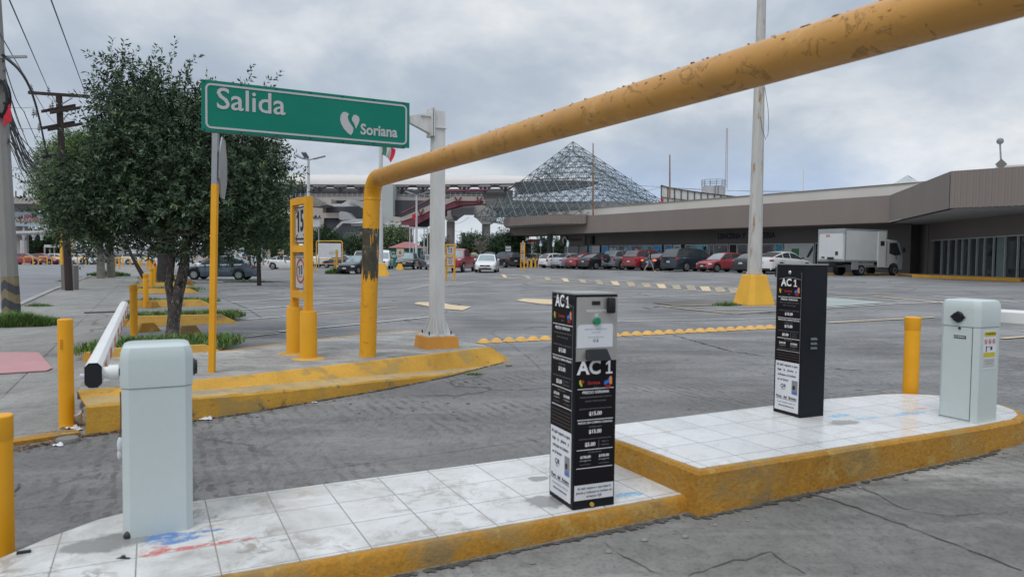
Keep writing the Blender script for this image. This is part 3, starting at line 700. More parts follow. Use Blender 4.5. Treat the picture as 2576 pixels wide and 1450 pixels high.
# ------------------------------------------------------------------ ticket machines
m_case = M('machine_black', (.009,.0105,.014), .5, spec=.2, var=.12, vs=2)
m_steel = M('brushed_steel', (.42,.41,.39), .38, metal=.55, var=.10, vs=5, spots=[((.40,.33,.25),.12,6)])
m_paper = M('paper_white', (.66,.67,.70), .7, var=.05, vs=6)
m_label = M('sticker_black', (.011,.009,.010), .6, spec=.15, var=.1)
m_green = M('button_green', (.01,.24,.10), .3)
m_lime = M('logo_lime', (.45,.55,.06), .5); m_lred = M('logo_red', (.42,.03,.035), .5); m_lblue = M('logo_blue', (.04,.16,.55), .5); m_lor = M('logo_orange', (.75,.25,.08), .5)
m_brown = M('print_brown', (.045,.032,.03), .6)
MTX = [m_txt, m_gtxt, m_lime, m_lred, m_lblue, m_lor, m_ink, m_brown]
H_ = 1.2
def logo_row(mb_, fr, x0, x1, y, s):
    w_ = x1-x0
    cx = x0+w_*.10
    pts = [(cx-.35*s,y+.5*s),(cx-.12*s,y+.62*s),(cx-.02*s,y+.15*s),(cx+.18*s,y-.35*s),(cx+.02*s,y-.60*s),(cx-.25*s,y-.25*s),(cx-.42*s,y+.1*s)]
    mb_.poly(fr, pts, .001, .001, 2)
    mb_.poly(fr, [(cx+.28*s+.22*s*math.cos(t),y+.25*s+.26*s*math.sin(t)) for t in [i*math.pi/4 for i in range(8)]], .001, .001, 3)
    mb_.text(fr, 'Soriana', x0+w_*.44, y, s*.78, 3, .02, .0025)
    mb_.text(fr, 'Híper', x0+w_*.50, y-s*.75, s*.36, 1, 0, .0025)
    bx = x1-w_*.17
    mb_.poly(fr, [(bx-.75*s,y+.15*s),(bx-.1*s,y+.35*s),(bx+.25*s,y+.85*s),(bx+.25*s,y-.1*s),(bx-.3*s,y-.35*s),(bx-.75*s,y-.4*s)], .001, .001, 4)
    mb_.poly(fr, [(bx+.25*s,y+.85*s),(bx+.6*s,y+1.0*s),(bx+.75*s,y+.6*s),(bx+.75*s,y-.4*s),(bx+.25*s,y-.35*s)], .001, .001, 5)
    mb_.text(fr, 'SER', bx+.0*s, y-.75*s, s*.75, 3, .03, .0025)
def price_block(mb_, fr, xa, xb, v0, sc_):
    """printed price list between x=xa..xb; v(y) maps rows from the top of the machine; sc_ scales row spacing"""
    w_ = xb-xa; cx = (xa+xb)/2
    def Y(r): return H_-(v0+r*sc_)*H_
    ln = lambda r, mi=0, t=.0035: mb_.plate(fr, xa+.004, Y(r)-t/2, xb-.004, Y(r)+t/2, .001, .001, mi)
    tx = lambda s, r, size, mi=0, b=.0, dx=0: mb_.text(fr, s, cx+dx*w_, Y(r), size*w_/.21, mi, b, .0025)
    ln(0); tx('PRECIO SORIANA', .018, .019, 0, .02)
    tx('PRIMERA HORA PRESENTANDO TICKET DE', .042, .0092, 1); tx('COMPRA TARIFA EXCLUSIVA', .062, .0092, 1)
    tx('ADICIONAL A PARTIR DE LA SEGUNDA HORA', .10, .0088, 1); tx('$15.00', .125, .026, 0, .03)
    ln(.155); tx('PRECIO SIN COMPRA SORIANA', .170, .0138, 0, .02)
    tx('PRIMERA HORA', .192, .010, 1); tx('$15.00', .216, .026, 0, .03)
    tx('ADICIONAL A PARTIR DE LA SEGUNDA HORA', .252, .0088, 1); tx('$5.00', .280, .026, 0, .03, -.13)
    mb_.plate(fr, cx+w_*.10, Y(.298), cx+w_*.108, Y(.262), .001, .001, 1)
    tx('CADA 15', .270, .010, 1, 0, .27); tx('MINUTOS', .288, .010, 1, 0, .27)
    ln(.306); tx('PRECIOS EXTRAS', .320, .010, 1)
    for dx in (-.25,.25):
        tx('$150.00', .342, .018, 0, .03, dx)
        mb_.poly(fr, [(cx+dx*w_-.036,Y(.358)),(cx+dx*w_+.036,Y(.358)),(cx+dx*w_+.036,Y(.362)),(cx+dx*w_+.006,Y(.362)),(cx+dx*w_,Y(.368)),(cx+dx*w_-.006,Y(.362)),(cx+dx*w_-.036,Y(.362))], .001, .001, 1)
        tx('BOLETO PERDIDO', .380, .0072, 1, 0, dx)
    ln(.398)
def poster(mb_, fr, x0, x1, y0, y1, short=False):
    """white notice: text lines printed in black (index 6)"""
    cx = (x0+x1)/2; h = y1-y0; w_ = x1-x0
    if short:
        for i, s in enumerate(('Al salir espere a que baje la','pluma y coloque su boleto en','el lector QR')):
            mb_.text(fr, s, cx, y1-h*(.22+.28*i), .0158*w_/.2, 6, .01, .0045)
        return
    rows = [('Al salir espere a que',.07,0),('baje   la   pluma   y',.17,0),('coloque su boleto',.27,0)]
    for s, r, dx in rows: mb_.text(fr, s, cx, y1-h*r, .0225*w_/.21, 6, .015, .0045)
    mb_.text(fr, 'en el lector', cx-w_*.16, y1-h*.37, .0215*w_/.21, 6, .015, .0045)
    mb_.text(fr, 'QR', cx-w_*.14, y1-h*.50, .034*w_/.21, 6, .015, .0045); mb_.plate(fr, cx-w_*.22, y1-h*.565, cx-w_*.06, y1-h*.56, .001, .004, 6)
    mb_.text(fr, 'Pago  del  Boleto', cx, y1-h*.72, .0265*w_/.21, 6, .02, .0045); mb_.plate(fr, cx-w_*.45, y1-h*.765, cx+w_*.45, y1-h*.76, .001, .004, 6)
    mb_.text(fr, 'En caso de extravio, acudir a las', cx, y1-h*.83, .0125*w_/.21, 6, .0, .0045)
    mb_.text(fr, 'oficinas de administración', cx, y1-h*.90, .0135*w_/.21, 6, .02, .0045)
def one(mb_, fr, x, y, h, mi=0, z=.003, serif=True, w_=.16):
    """the digit 1 with its flag (and foot), cap height h, centred on x, y"""
    s = w_*h; b = y-h/2; t = y+h/2
    mb_.poly(fr, [(x-s*.55,b),(x+s*.55,b),(x+s*.55,t),(x-s*.3,t),(x-s*1.9,t-h*.20),(x-s*1.7,t-h*.34),(x-s*.55,t-h*.21)], .001, z, mi)
    if serif: mb_.plate(fr, x-s*1.8, b, x-s*.55, b+h*.14, .001, z, mi); mb_.plate(fr, x+s*.55, b, x+s*1.8, b+h*.14, .001, z, mi)
def ac1(mb_, fr, x, y, size, sx):
    mb_.text(fr, 'AC', x-size*.42*sx, y, size*1.02, 0, .03, .0045, sx); one(mb_, fr, x+size*.80*sx, y, size*.70, 0, .0035)
def machine(loc, rz, lab, near):
    e = thing('ticket_machine', lab, 'ticket machine', loc, rz)
    W_, D_ = (.268 if near else .25), (.295 if near else .285)
    b = MB(); b.bbox((0,0,H_/2), (W_,D_,H_), .004); b.build('housing', m_case, e)
    t = MB(); t.box((0,0,H_+.004), (W_+.006,D_+.006,.008)); t.build('top_plate', m_steel, e)
    FL = frame((-W_/2-.0005, D_/2, 0), (0,-1,0), (0,0,1))       # price face: x runs 0..D_
    a = MB(); a.plate(FL, .022, .42, D_-.022, H_-(.03 if near else .10), .0015); a.build('price_sticker', m_label, e)
    a = MB()
    if near:
        ac1(a, FL, D_*.50, H_*.962, .092, .85); logo_row(a, FL, .025, D_-.025, H_*.893, .034); price_block(a, FL, .022, D_-.022, .148, .98)
        arcp = [(.03+.225*i/10, H_-.022-.045*(i/10.0)**2) for i in range(11)]
    else:
        ac1(a, FL, D_*.50, H_*.880, .080, .95); logo_row(a, FL, .025, D_-.025, H_*.825, .034); price_block(a, FL, .022, D_-.022, .215, .90)
        arcp = [(.03+.225*i/10, H_*.905+.014*math.sin(math.pi*i/10)) for i in range(11)]
    for p, q in zip(arcp, arcp[1:]): a.poly(FL, [p,(p[0],p[1]-.0045),(q[0],q[1]-.0045),q], .001, .001, 1)
    for i in range(5): a.plate(FL, .03, .445+.020*i, D_-.03, .452+.020*i, .001, .0022, 7)
    a.plate(FL, D_-.023, .43, D_-.0205, H_-.06, .001, .0015, 1)
    a.build('price_print', MTX, e)
    p = MB(); p.plate(FL, .018, .030, D_-.022, .425, .003); p.build('notice', m_paper, e)
    p = MB(); poster(p, FL, .018, D_-.022, .030, .425); p.plate(FL, D_*.68, .175, D_*.68+.060, .285, .001, .0032, 1); p.plate(FL, D_*.68+.012, .215, D_*.68+.034, .245, .001, .0045, 6); p.plate(FL, D_*.68+.01, .178, D_*.68+.05, .198, .001, .0045, 4)
    p.build('notice_print', MTX, e)
    if near: FF = frame((-W_/2, -D_/2-.0005, 0), (1,0,0), (0,0,1))
    else: FF = frame((W_/2, D_/2+.0005, 0), (-1,0,0), (0,0,1))
    s = MB(); s.plate(FF, .006, H_*.693, W_-.004, H_-.014, .006); s.build('steel_panel', m_steel, e)
    s = MB(); s.plate(FF, .10, H_-.058, .150, H_-.036, .004, .006); s.build('display', m_ink, e)
    s = MB(); s.bbox((.212,H_-.060,.022), (.048,.088,.034), .010, mat=FF); s.build('card_reader', m_black, e, smooth=True)
    s = MB(); s.cyl(FF @ Vector((.128,H_-.147,.004)), FF @ Vector((.128,H_-.147,.024)), .020, n=20, mi=0); s.build('push_button', m_green, e, smooth=True)
    s = MB(); s.cyl(FF @ Vector((.128,H_-.147,.005)), FF @ Vector((.128,H_-.147,.013)), .025, n=20); s.build('button_ring', m_chrome, e, smooth=True)
    s = MB(); s.text(FF, 'PRESIONE BOTON', .135, H_-.090, .017, 0, .02, .0075)
    for q in (0,.012): s.poly(FF, [(.118,H_-.102-q),(.128,H_-.114-q),(.138,H_-.102-q),(.138,H_-.107-q),(.128,H_-.119-q),(.118,H_-.107-q)], .001, .0065, 0)
    s.text(FF, 'C-2', .125, H_-.255, .022, 6, .02, .0100); s.text(FF,'IMPORTANTE COLOQUE SU BOLETO',.125,H_-.192,.0085,1,0,.0100); s.text(FF,'EN EL LECTOR',.125,H_-.21,.0085,1,0,.0100); s.text(FF,'EN CASO DE FALLA LLAME',.125,H_-.236,.0085,1,0,.0100); s.build('panel_print', MTX, e)
    s = MB(); s.poly(FF, [(.010,H_-.182),(.022,H_-.166),(.228,H_-.163),(.236,H_-.176),(.234,H_-.294),(.008,H_-.294)], .002, .0065); s.build('paper_note', m_paper, e)
    s = MB()   # ticket slot hood: wedge
    x0, x1, y0, y1 = .065, .195, H_-.358, H_-.306
    vs_ = [FF @ Vector(q) for q in [(x0,y0,.006),(x1,y0,.006),(x1,y1,.006),(x0,y1,.006),(x0-.01,y0-.004,.05),(x1+.01,y0-.004,.05),(x1-.004,y1+.004,.022),(x0+.012,y1+.004,.022)]]
    s.add(vs_, [(0,3,2,1),(4,5,6,7),(0,1,5,4),(1,2,6,5),(2,3,7,6),(3,0,4,7)]); s.build('ticket_slot', m_black, e)
    if near:
        s = MB(); s.plate(FF, .014, .10, W_-.012, H_*.693-.004, .0015); s.build('front_sticker', m_label, e)
        s = MB(); ac1(s, FF, W_*.5, H_-.408, .105, 1.0); logo_row(s, FF, .02, W_-.015, H_-.492, .034)
        price_block(s, FF, .016, W_-.014, .4375, .93); s.build('front_print', MTX, e)
        s = MB(); s.plate(FF, .010, .052, W_-.010, .137, .003); s.build('lower_notice', m_paper, e)
        s = MB(); poster(s, FF, .012, W_-.012, .052, .137, True); s.build('lower_notice_print', MTX, e)
        s = MB(); s.cyl(FF @ Vector((.12,.022,0)), FF @ Vector((.12,.022,.012)), .012, n=12); s.build('floor_bolt', m_kerb2, e)
    else:
        s = MB(); s.ell((-W_/2-.004, 0, H_-.062), (.010,.016,.016), n=12, m=8); s.build('key_lock', m_chrome, e, smooth=True)
        FB = frame((-W_/2, -D_/2-.0005, 0), (1,0,0), (0,0,1)); s = MB()
        for i in range(3):
            yy = .63-.036*i; s.add([FB @ Vector(q) for q in [(.085,yy,.001),(.150,yy,.001),(.150,yy-.018,.012),(.085,yy-.018,.012),(.150,yy-.020,.001),(.085,yy-.020,.001)]], [(0,1,2,3)[::-1],(3,2,4,5)[::-1],(0,3,5),(1,4,2)])
        s.build('vent_louvres', M('vent_grey',(.10,.115,.125),.5), e)
    # cement pad fillets at the base
    return e
k1 = PZ(1440,1284,Z1); ka_ = rad(23); k1c = k1+Vector((math.cos(ka_),math.sin(ka_),0))*.131+Vector((-math.sin(ka_),math.cos(ka_),0))*.1425
machine((k1c.x,k1c.y,Z1+.004), ka_, 'black ticket machine with steel front panel and green button, on the lower island', True)
k2 = PZ(2016,1053,Z2); k2c = k2+U*.125+NN*.1425
machine((k2c.x,k2c.y,Z2+.004), AU-rad(3), 'black ticket machine with plain louvred side, on the upper island', False)
# ------------------------------------------------------------------ barrier machines
m_mint = M('barrier_enamel', (.53,.595,.585), .38, var=.03, vs=1.2, spec=.5, fine=.03, bump=.03, bs=60, spots=[((.40,.44,.43),.05,6)])
m_stick = M('sticker_yellow', (.60,.50,.03), .5); m_pink = M('sticker_pinkred', (.55,.12,.12), .5)
def oct_(w_, d_, c_): return [(-w_/2+c_,-d_/2),(w_/2-c_,-d_/2),(w_/2,-d_/2+c_),(w_/2,d_/2-c_),(w_/2-c_,d_/2),(-w_/2+c_,d_/2),(-w_/2,d_/2-c_),(-w_/2,-d_/2+c_)]
def barrier(loc, rz, lab, armlen, full, hs=1, ad=1):
    """hs: side of the arm hub along local x, ad: direction of the arm along local y"""
    e = thing('barrier_machine', lab, 'barrier', loc, rz)
    W_, D_, H = .315, .295, .945; hz_ = .735
    b = MB(); o8 = oct_(W_, D_, .032); b.prism([(x,y,0) for x, y in o8], (0,0,hz_)); b.build('cabinet', m_mint, e)
    c = MB(); lay = [(1.0,hz_+.003,0),(1.025,hz_+.004,0),(1.035,hz_+.02,0),(1.035,H-.075,0),(1.02,H-.035,0),(.95,H-.009,0),(.84,H,0)]
    vs_ = []
    for s_, z_, _ in lay: vs_ += [(x*s_,y*s_,z_) for x, y in oct_(W_, D_, .036)]
    f_ = [(l*8+i, l*8+(i+1)%8, (l+1)*8+(i+1)%8, (l+1)*8+i) for l in range(len(lay)-1) for i in range(8)]+[tuple(range(48,56)), tuple(range(7,-1,-1))]
    c.add(vs_, f_); c.build('cover', m_mint, e, smooth=True)
    k = MB(); k.cyl((-hs*(W_/2+.004),0,H-.135), (-hs*(W_/2+.030),0,H-.135), .044, .036, n=16); k.prism([(-hs*(W_/2+.012),q[0],H-.135+q[1]) for q in ((-.060,0),(0,-.046),(.060,0),(0,.046))], (-.006*hs,0,0)); k.build('knob', m_black, e, smooth=True)
    h = MB(); zc_ = H-.142
    X = lambda q: hs*(W_/2+q)
    h.cyl((X(0),0,zc_), (X(.022),0,zc_), .018, n=16, mi=1); h.cyl((X(.014),0,zc_), (X(.058),0,zc_), .038, n=24); h.cyl((X(.055),0,zc_), (X(.09),0,zc_), .030, n=24); h.build('arm_hub', [m_white, m_dark], e, smooth=True)
    a = MB(); ax = hs*(W_/2+.121); hw, hh, ch = .037, .060, .019
    sec = [(-hw+ch,-hh),(hw-ch,-hh),(hw,-hh+ch),(hw,hh-ch),(hw-ch,hh),(-hw+ch,hh),(-hw,hh-ch),(-hw,-hh+ch)]
    def sect(y, zz, s_=1): return [(ax+x*s_, y, zc_+z*s_+zz) for x, z in sec]
    a.add(sect(-.060*ad,0)+sect(armlen*ad,.03), [(i,(i+1)%8,8+(i+1)%8,8+i) for i in range(8)]+[tuple(range(8,16))]); am = a.build('barrier_arm', m_white, e)
    a = MB(); a.prism(sect(-.062*ad,0,.90), (0,-.010*ad,0)); a.build('arm_end_cap', m_black, am)
    a = MB(); a.add(sect(-.068*ad,0,1.02)+sect(-.050*ad,0,1.02), [(i,(i+1)%8,8+(i+1)%8,8+i) for i in range(8)]); a.build('end_rim', m_white, am)
    a = MB()
    k_ = int(armlen/.28)
    for i in range(k_):
        a = MB(); y = .25+i*.28; a.box((ax+(hw+.0015),y*ad,zc_-.005+.03*y/armlen), (.003,.14,.06), 0 if i % 2 else 1); a.build('reflector', [m_white, M('reflector_red',(.62,.13,.04),.4)], am)
    bt = MB(); bt.cyl((ax-hw-.022,-.02,zc_-.005),(ax+hw+.022,-.02,zc_-.005), .010, n=8); bt.build('bolt', m_chrome, am, smooth=True)
    if full:
        FS = frame((-W_/2-.0008, D_/2, 0), (0,-1,0), (0,0,1)); s = MB()
        for x0,y0,x1,y1 in ((.016,.015,.2585,.018),(.255,.015,.2585,hz_)): s.plate(FS, x0,y0,x1,y1,.0012)
        s.build('door_gap', m_dark, e)
        s = MB(); s.plate(FS, .115,hz_-.092,.208,hz_-.068,.0015,0,1); s.text(FS,'ACCESSPRO',.160,hz_-.08,.0155,0,.02,.003); s.cyl(FS @ Vector((.158,hz_-.012,0)), FS @ Vector((.158,hz_-.012,.006)), .010, n=10, mi=2); s.build('name_badge', [m_white, m_dark, m_dark], e)
        FN = frame((-W_/2, -D_/2-.0008, 0), (1,0,0), (0,0,1)); s = MB()
        x0, x1 = W_/2-.085, W_/2+.085; y1 = hz_-.022
        s.plate(FN, x0,y1-.30,x1,y1,.0012,0,0); s.plate(FN, x0+.012,y1-.045,x1-.012,y1-.008,.001,.0014,1); s.plate(FN, x0+.006,y1-.205,x1-.012,y1-.170,.001,.0014,1)
        s.text(FN,'! WARNING',(x0+x1)/2,y1-.027,.028,2,.02,.0030)
        for i in range(3):
            cx_ = x0+.032+.052*i; ring_ = [(cx_+.020*math.cos(t),y1-.085+.020*math.sin(t)) for t in [j*math.pi/8 for j in range(16)]]
            for p_, q_ in zip(ring_, ring_[1:]+ring_[:1]): s.poly(FN, [p_, q_, ((q_[0]-cx_)*.8+cx_,(q_[1]-y1+.085)*.8+y1-.085), ((p_[0]-cx_)*.8+cx_,(p_[1]-y1+.085)*.8+y1-.085)][::-1], .001, .0014, 3)
            s.poly(FN, [(cx_-.014,y1-.073),(cx_-.010,y1-.070),(cx_+.014,y1-.097),(cx_+.010,y1-.100)], .001, .0022, 3); s.plate(FN, cx_-.004,y1-.095,cx_+.004,y1-.076,.001,.0014,2)
        s.plate(FN, x0+.035,y1-.165,x0+.045,y1-.120,.001,.0014,2); s.plate(FN, x0+.045,y1-.128,x0+.12,y1-.124,.001,.0014,4); s.poly(FN, [(x0+.09,y1-.150),(x0+.115,y1-.152),(x0+.12,y1-.132),(x0+.10,y1-.128)], .001, .0014, 4)
        s.plate(FN, x0+.006,y1-.285,x1-.012,y1-.215,.001,.0014,5); s.text(FN,'No permanecer bajo el brazo',(x0+x1)/2,y1-.235,.0095,4,0,.0030); s.text(FN,'mantenga distancia',(x0+x1)/2,y1-.255,.0095,4,0,.0030)
        s.build('warning_sticker', [m_paper, m_stick, m_ink, m_pink, m_dark, M('print_faint',(.50,.50,.49),.6)], e)
    else:
        s = MB(); s.ell((-W_/2+.02,-D_/2+.012,.012),(.020,.018,.022), n=10, m=6); s.build('floor_bolt', m_dark, e, smooth=True)
    return e
lb = PZ(330,1355,Z1); c1 = lb+U*.122+NN*.147
barrier((c1.x,c1.y,Z1+.004), AU, 'pale barrier machine at the left end of the lower island, arm reaching away', 4.5, False, -1, 1)
rb_ = PZ(2451,1067,Z2); c2 = rb_+U*.157+NN*.147
barrier((c2.x,c2.y,Z2+.004), AU, 'pale barrier machine with logo badge and yellow warning sticker on the upper island', 4.0, True, 1, -1)

eb = [o for o in bpy.data.objects if o.name.startswith('barrier_machine')][0]
q = MB(); a = P(303,985,3.9); b = P(302,1100,3.9); q.tube([a, a.lerp(b,.5)+Vector((.004,0,0)), b], .0035, 5); q.build('loose_cord', M('cord_brown',(.16,.10,.07),.8), eb, world=True)
q = MB(); c = P(302,1118,3.9); q.ell(c[:],(.016,.016,.045)); q.ell((c.x-.004,c.y,c.z-.055),(.012,.012,.03)); q.build('cord_weight', m_paper, eb, smooth=True, world=True)
# ------------------------------------------------------------------ green exit sign on its gantry post
m_sgreen = M('sign_green', (.007,.195,.135), .5, var=.07, vs=1.2, spec=.18)
m_sgrey = M('sign_reflective', (.48,.48,.49), .4, var=.04)
pb = PZ(1098,872,Z3); pz_ = Vector((pb.x,pb.y,Z3))
e = thing('exit_sign', 'green Salida sign hung from a white steel post on the sign island', 'exit sign', pz_, AU)
m_plinth = M('plinth_ochre', (.62,.27,.045), .7, var=.08, vs=3, bump=.2)
q = MB(); q.prism([(-.25,-.23,0),(.25,-.23,0),(.25,.23,0),(-.25,.23,0)], (0,0,.16), top=[(-.23,-.21,.16),(.23,-.21,.16),(.23,.21,.16),(-.23,.21,.16)]); q.build('plinth', m_plinth, e)
q = MB(); q.box((0,0,.173), (.40,.36,.022)); q.build('base_plate', m_dirtywhite, e)
q = MB()
for sx, sy in ((1,0),(-1,0),(0,1),(0,-1)):
    for o in (-.05,.05):
        d = Vector((sx,sy,0)); n = Vector((-sy,sx,0)); c = n*o+d*.075+Vector((0,0,.184))
        q.prism([c-n*.004, c+d*.115-n*.004, c+d*.015+Vector((0,0,.26))-n*.004, c+Vector((0,0,.26))-n*.004], n*.008)
q.build('gusset', m_dirtywhite, e)
q = MB()
for x in (-.16,.16):
    for y in (-.14,.14): q.cyl((x,y,.18),(x,y,.235),.010,n=8)
q.build('anchor_bolts', m_dark, e)
q = MB(); q.prism([(-.085,-.085,.184),(.085,-.085,.184),(.085,.085,.184),(-.085,.085,.184)], (0,0,3.05), top=[(-.078,-.078,3.25),(.078,-.078,3.25),(.078,.078,3.25),(-.078,.078,3.25)]); q.build('post', m_dirtywhite, e)
zs = 3.10
q = MB(); q.box((-1.55,0,zs), (2.6,.07,.085)); q.build('arm', m_dirtywhite, e)
q = MB(); q.prism([(-.10,-.05,3.23),(-.10,.05,3.23),(-.42,.035,3.15),(-.42,-.035,3.15)], (0,0,-.001), top=[(-.10,-.05,2.93),(-.10,.05,2.93),(-.42,.035,3.06),(-.42,-.035,3.06)])
for o in (-.12,-.092): q.box((o,0,3.09), (.016,.22,.38))
q.box((-.19,0,3.17),(.16,.13,.012)); q.box((0,0,3.02),(.19,.20,.012)); q.build('bracket', m_dirtywhite, e)
W_ = 2.57; XS = -3.0; FS = frame((XS,-.058,2.73), (1,0,0), (0,0,1))
q = MB(); q.box((XS+W_/2,-.045,3.015), (W_,.02,.600)); pan = q.build('panel', m_sgreen, e)
q = MB(); q.box((XS+W_/2,.0,2.725),(W_-.1,.04,.03)); q.box((XS+W_/2,0,3.31),(W_-.1,.04,.03)); q.build('stiffener', m_grey, e)
def rrect(x0,y0,x1,y1,r,n=5):
    o = []
    for cx_, cy_, a0 in ((x1-r,y0+r,-90),(x1-r,y1-r,0),(x0+r,y1-r,90),(x0+r,y0+r,180)):
        for i in range(n+1): t = rad(a0+90*i/n); o.append((cx_+r*math.cos(t),cy_+r*math.sin(t)))
    return o
def rring(mb_, fr, x0,y0,x1,y1,r,t,th=.002,z=0,mi=0):
    a = rrect(x0,y0,x1,y1,r); b = rrect(x0+t,y0+t,x1-t,y1-t,max(r-t,.002)); n = len(a)
    v = [fr @ Vector((p[0],p[1],z+th)) for p in a]+[fr @ Vector((p[0],p[1],z+th)) for p in b]
    mb_.add(v, [(i,(i+1)%n,n+(i+1)%n,n+i) for i in range(n)], mi)
h_ = .600; y0 = -.015
q = MB(); rring(q, FS, .042,y0+.034,W_-.036,y0+h_-.034,.065,.024); q.build('border', m_sgrey, pan)
q = MB(); q.text(FS,'Salida',.560,y0+.385,.355,0,.010,.0025,1.0); q.build('lettering', m_sgrey, pan)
q = MB(); q.text(FS,'Soriana',2.150,y0+.185,.190,0,.028,.0025,.88)
bean = [(1.60,.345),(1.625,.385),(1.665,.392),(1.705,.372),(1.690,.33),(1.700,.285),(1.735,.235),(1.765,.195),(1.760,.145),(1.735,.10),(1.690,.125),(1.640,.175),(1.605,.235),(1.592,.29)]
drop = [(1.745,.325),(1.765,.362),(1.80,.368),(1.835,.345),(1.845,.305),(1.83,.255),(1.795,.185),(1.785,.225),(1.765,.265),(1.745,.29)]
for s_ in (bean, drop):
    q.poly(FS, [(x+.045,y+y0) for x, y in s_], .002, 0)
q.build('emblem', m_sgrey, pan)
q = MB()
for i in range(7):
    for y in (y0+.016,y0+h_-.016): q.cyl(FS @ Vector((.03+i*.41,y,0)), FS @ Vector((.03+i*.41,y,.006)), .009, n=8)
q.build('rivets', m_dark, pan)
# ------------------------------------------------------------------ traffic sign seen from behind, on a thin yellow post
pp = PZ(533,936,Z3)
e = thing('traffic_sign', 'grey traffic sign seen edge on, on a thin yellow post', 'traffic sign', (pp.x,pp.y,Z3), 0, tilt=(0,rad(1.3)))
q = MB(); q.box((0,0,.99),(.058,.058,2.0)); q.build('post', m_yellow, e)
q = MB(); q.box((0,0,2.245),(.056,.056,.55)); q.build('post_top', m_grey, e); q = MB(); q.box((-.035,0,1.45),(.02,.02,.02)); q.build('bolt', m_yellow, e)
FB = frame((-.040,.29,2.19), Vector((-.27,.962,0)), (0,0,1)); q = MB(); R8 = .345
q.poly(FB, [(R8*math.cos(rad(22.5+45*i))+.02, R8*math.sin(rad(22.5+45*i))) for i in range(8)], .004, 0); q.build('plate', m_grey, e)
q = MB(); q.tube([FB @ Vector((R8*1.0*math.cos(rad(22.5+45*i))+.02, R8*math.sin(rad(22.5+45*i)),0)) for i in range(9)], .009, 6); q.build('rim', m_grey, e)
# ------------------------------------------------------------------ row signs (number board + speed limit board between two posts)
def rowsign(pa, pb_, zbase, zt, lab, num, foot=None, cat='row sign', arrow=True, sq=.075, sizes=(.49,.03,.49), leg=None, grp=None, slim=False):
    """pa, pb_: left and right post feet as seen by the reader"""
    a = Vector((pa[0],pa[1],0)); b = Vector((pb_[0],pb_[1],0)); wd = (b-a).length; ang = math.atan2(b.y-a.y,b.x-a.x)
    e = thing('row_sign', lab, cat, (a.x,a.y,zbase), ang, grp)
    for x in (0, wd):
        q = MB(); q.box((x,0,zt/2+(foot/2 if foot else 0)),(sq,sq,zt-(foot or 0))); q.build('post', m_yellow, e)
    s1, gp, s2 = sizes
    q = MB(); zz = zt
    z1 = zt-sq; z2 = z1-s1; z3 = z2-sq; z4 = z3-s2
    for z_ in (zt, z2, z4): q = MB(); q.box((wd/2,0,z_-sq/2),(wd-sq,sq,sq)); q.build('rail', m_yellow, e)
    FR = frame((sq/2,-.012,0),(1,0,0),(0,0,1)); w_ = wd-sq; cx_ = w_/2; k = w_/.46
    for nm, zt_, hh in (('number_board',z1,s1),('speed_board',z3,s2)):
        p = MB(); p.box((wd/2,-.004,zt_-hh/2),(w_-.012,.008,hh-.035)); bd = p.build(nm, m_sgrey, e)
        p = MB(); rring(p, FR, .014,zt_-hh+.026,w_-.014,zt_-.026,.02,.010*k,.001)
        if nm == 'number_board':
            if not slim: p.text(FR,'Fila',.105*k,zt_-.075*hh/.49,.085*k,0,.01,.0015)
            yy_ = zt_-hh*(.42 if arrow else .52); hc = hh*.50
            if len(num) > 1: one(p,FR,cx_-w_*.17,yy_,hc,0,.001,False,.15); p.text(FR,num[1],cx_+w_*.13,yy_,hc*1.45,0,.02,.0015,.72)
            else: p.text(FR,num,cx_,yy_,hh*.66,0,.012,.0015,.8)
            if arrow:
                y = zt_-hh*.84; p.plate(FR,.06*k,y-.010,w_-.06*k,y+.010,.001,.001)
                for s_ in (-1,1):
                    x = cx_+s_*(cx_-.045*k); p.poly(FR,[(x,y),(x-s_*.06*k,y+.062),(x-s_*.075*k,y+.055),(x-s_*.018*k,y),(x-s_*.075*k,y-.055),(x-s_*.06*k,y-.062)][::s_],.001,.001)
            p.build('number_print', m_ink, bd)
        else:
            if hh > .3: p.text(FR,'Gracias por su visita',cx_,zt_-.065*hh/.49,.042*k,0,0,.0015,.9); p.text(FR,'gira',w_-.10*k,zt_-hh+.10,.04*k,0,0,.0015); p.text(FR,'Red Serv',w_-.10*k,zt_-hh+.055,.026*k,0,0,.0015)
            one(p,FR,cx_-w_*.10,zt_-hh*.46,hh*.24,0,.001,False,.13); p.text(FR,'0',cx_+w_*.09,zt_-hh*.46,hh*.35,0,.01,.0015,.72)
            if hh > .3: p.text(FR,'k m / h',cx_,zt_-hh*.62,.042*k,0,.01,.0015)
            p.build('speed_print', m_ink, bd)
            p = MB(); R1 = min(w_*.40,hh*.32); rr_ = hh*.315/R1
            ra = [(cx_+R1*math.cos(t),zt_-hh*.48+R1*rr_*math.sin(t)) for t in [i*math.pi/14 for i in range(28)]]
            n = 28; ri = [(cx_+(x-cx_)*.82,zt_-hh*.48+(y-zt_+hh*.48)*.84) for x, y in ra]
            p.add([FR @ Vector((*q_,.001)) for q_ in ra+ri], [(i,(i+1)%n,n+(i+1)%n,n+i) for i in range(n)]); p.build('red_ring', m_lred, bd)
    return e, wd
pr = PZ(776,901,Z3); pl = PZ(737,887,Z3)
dl = (Vector((pl.x,pl.y))-Vector((pr.x,pr.y))).normalized()
pl2 = Vector((pr.x,pr.y))+dl*.52
e, wd = rowsign(pl2, (pr.x,pr.y), Z3, 1.965, 'row 15 sign board with speed limit 10 on two thick yellow footings', '15', foot=.5, sq=.085, sizes=(.50,.03,.485))
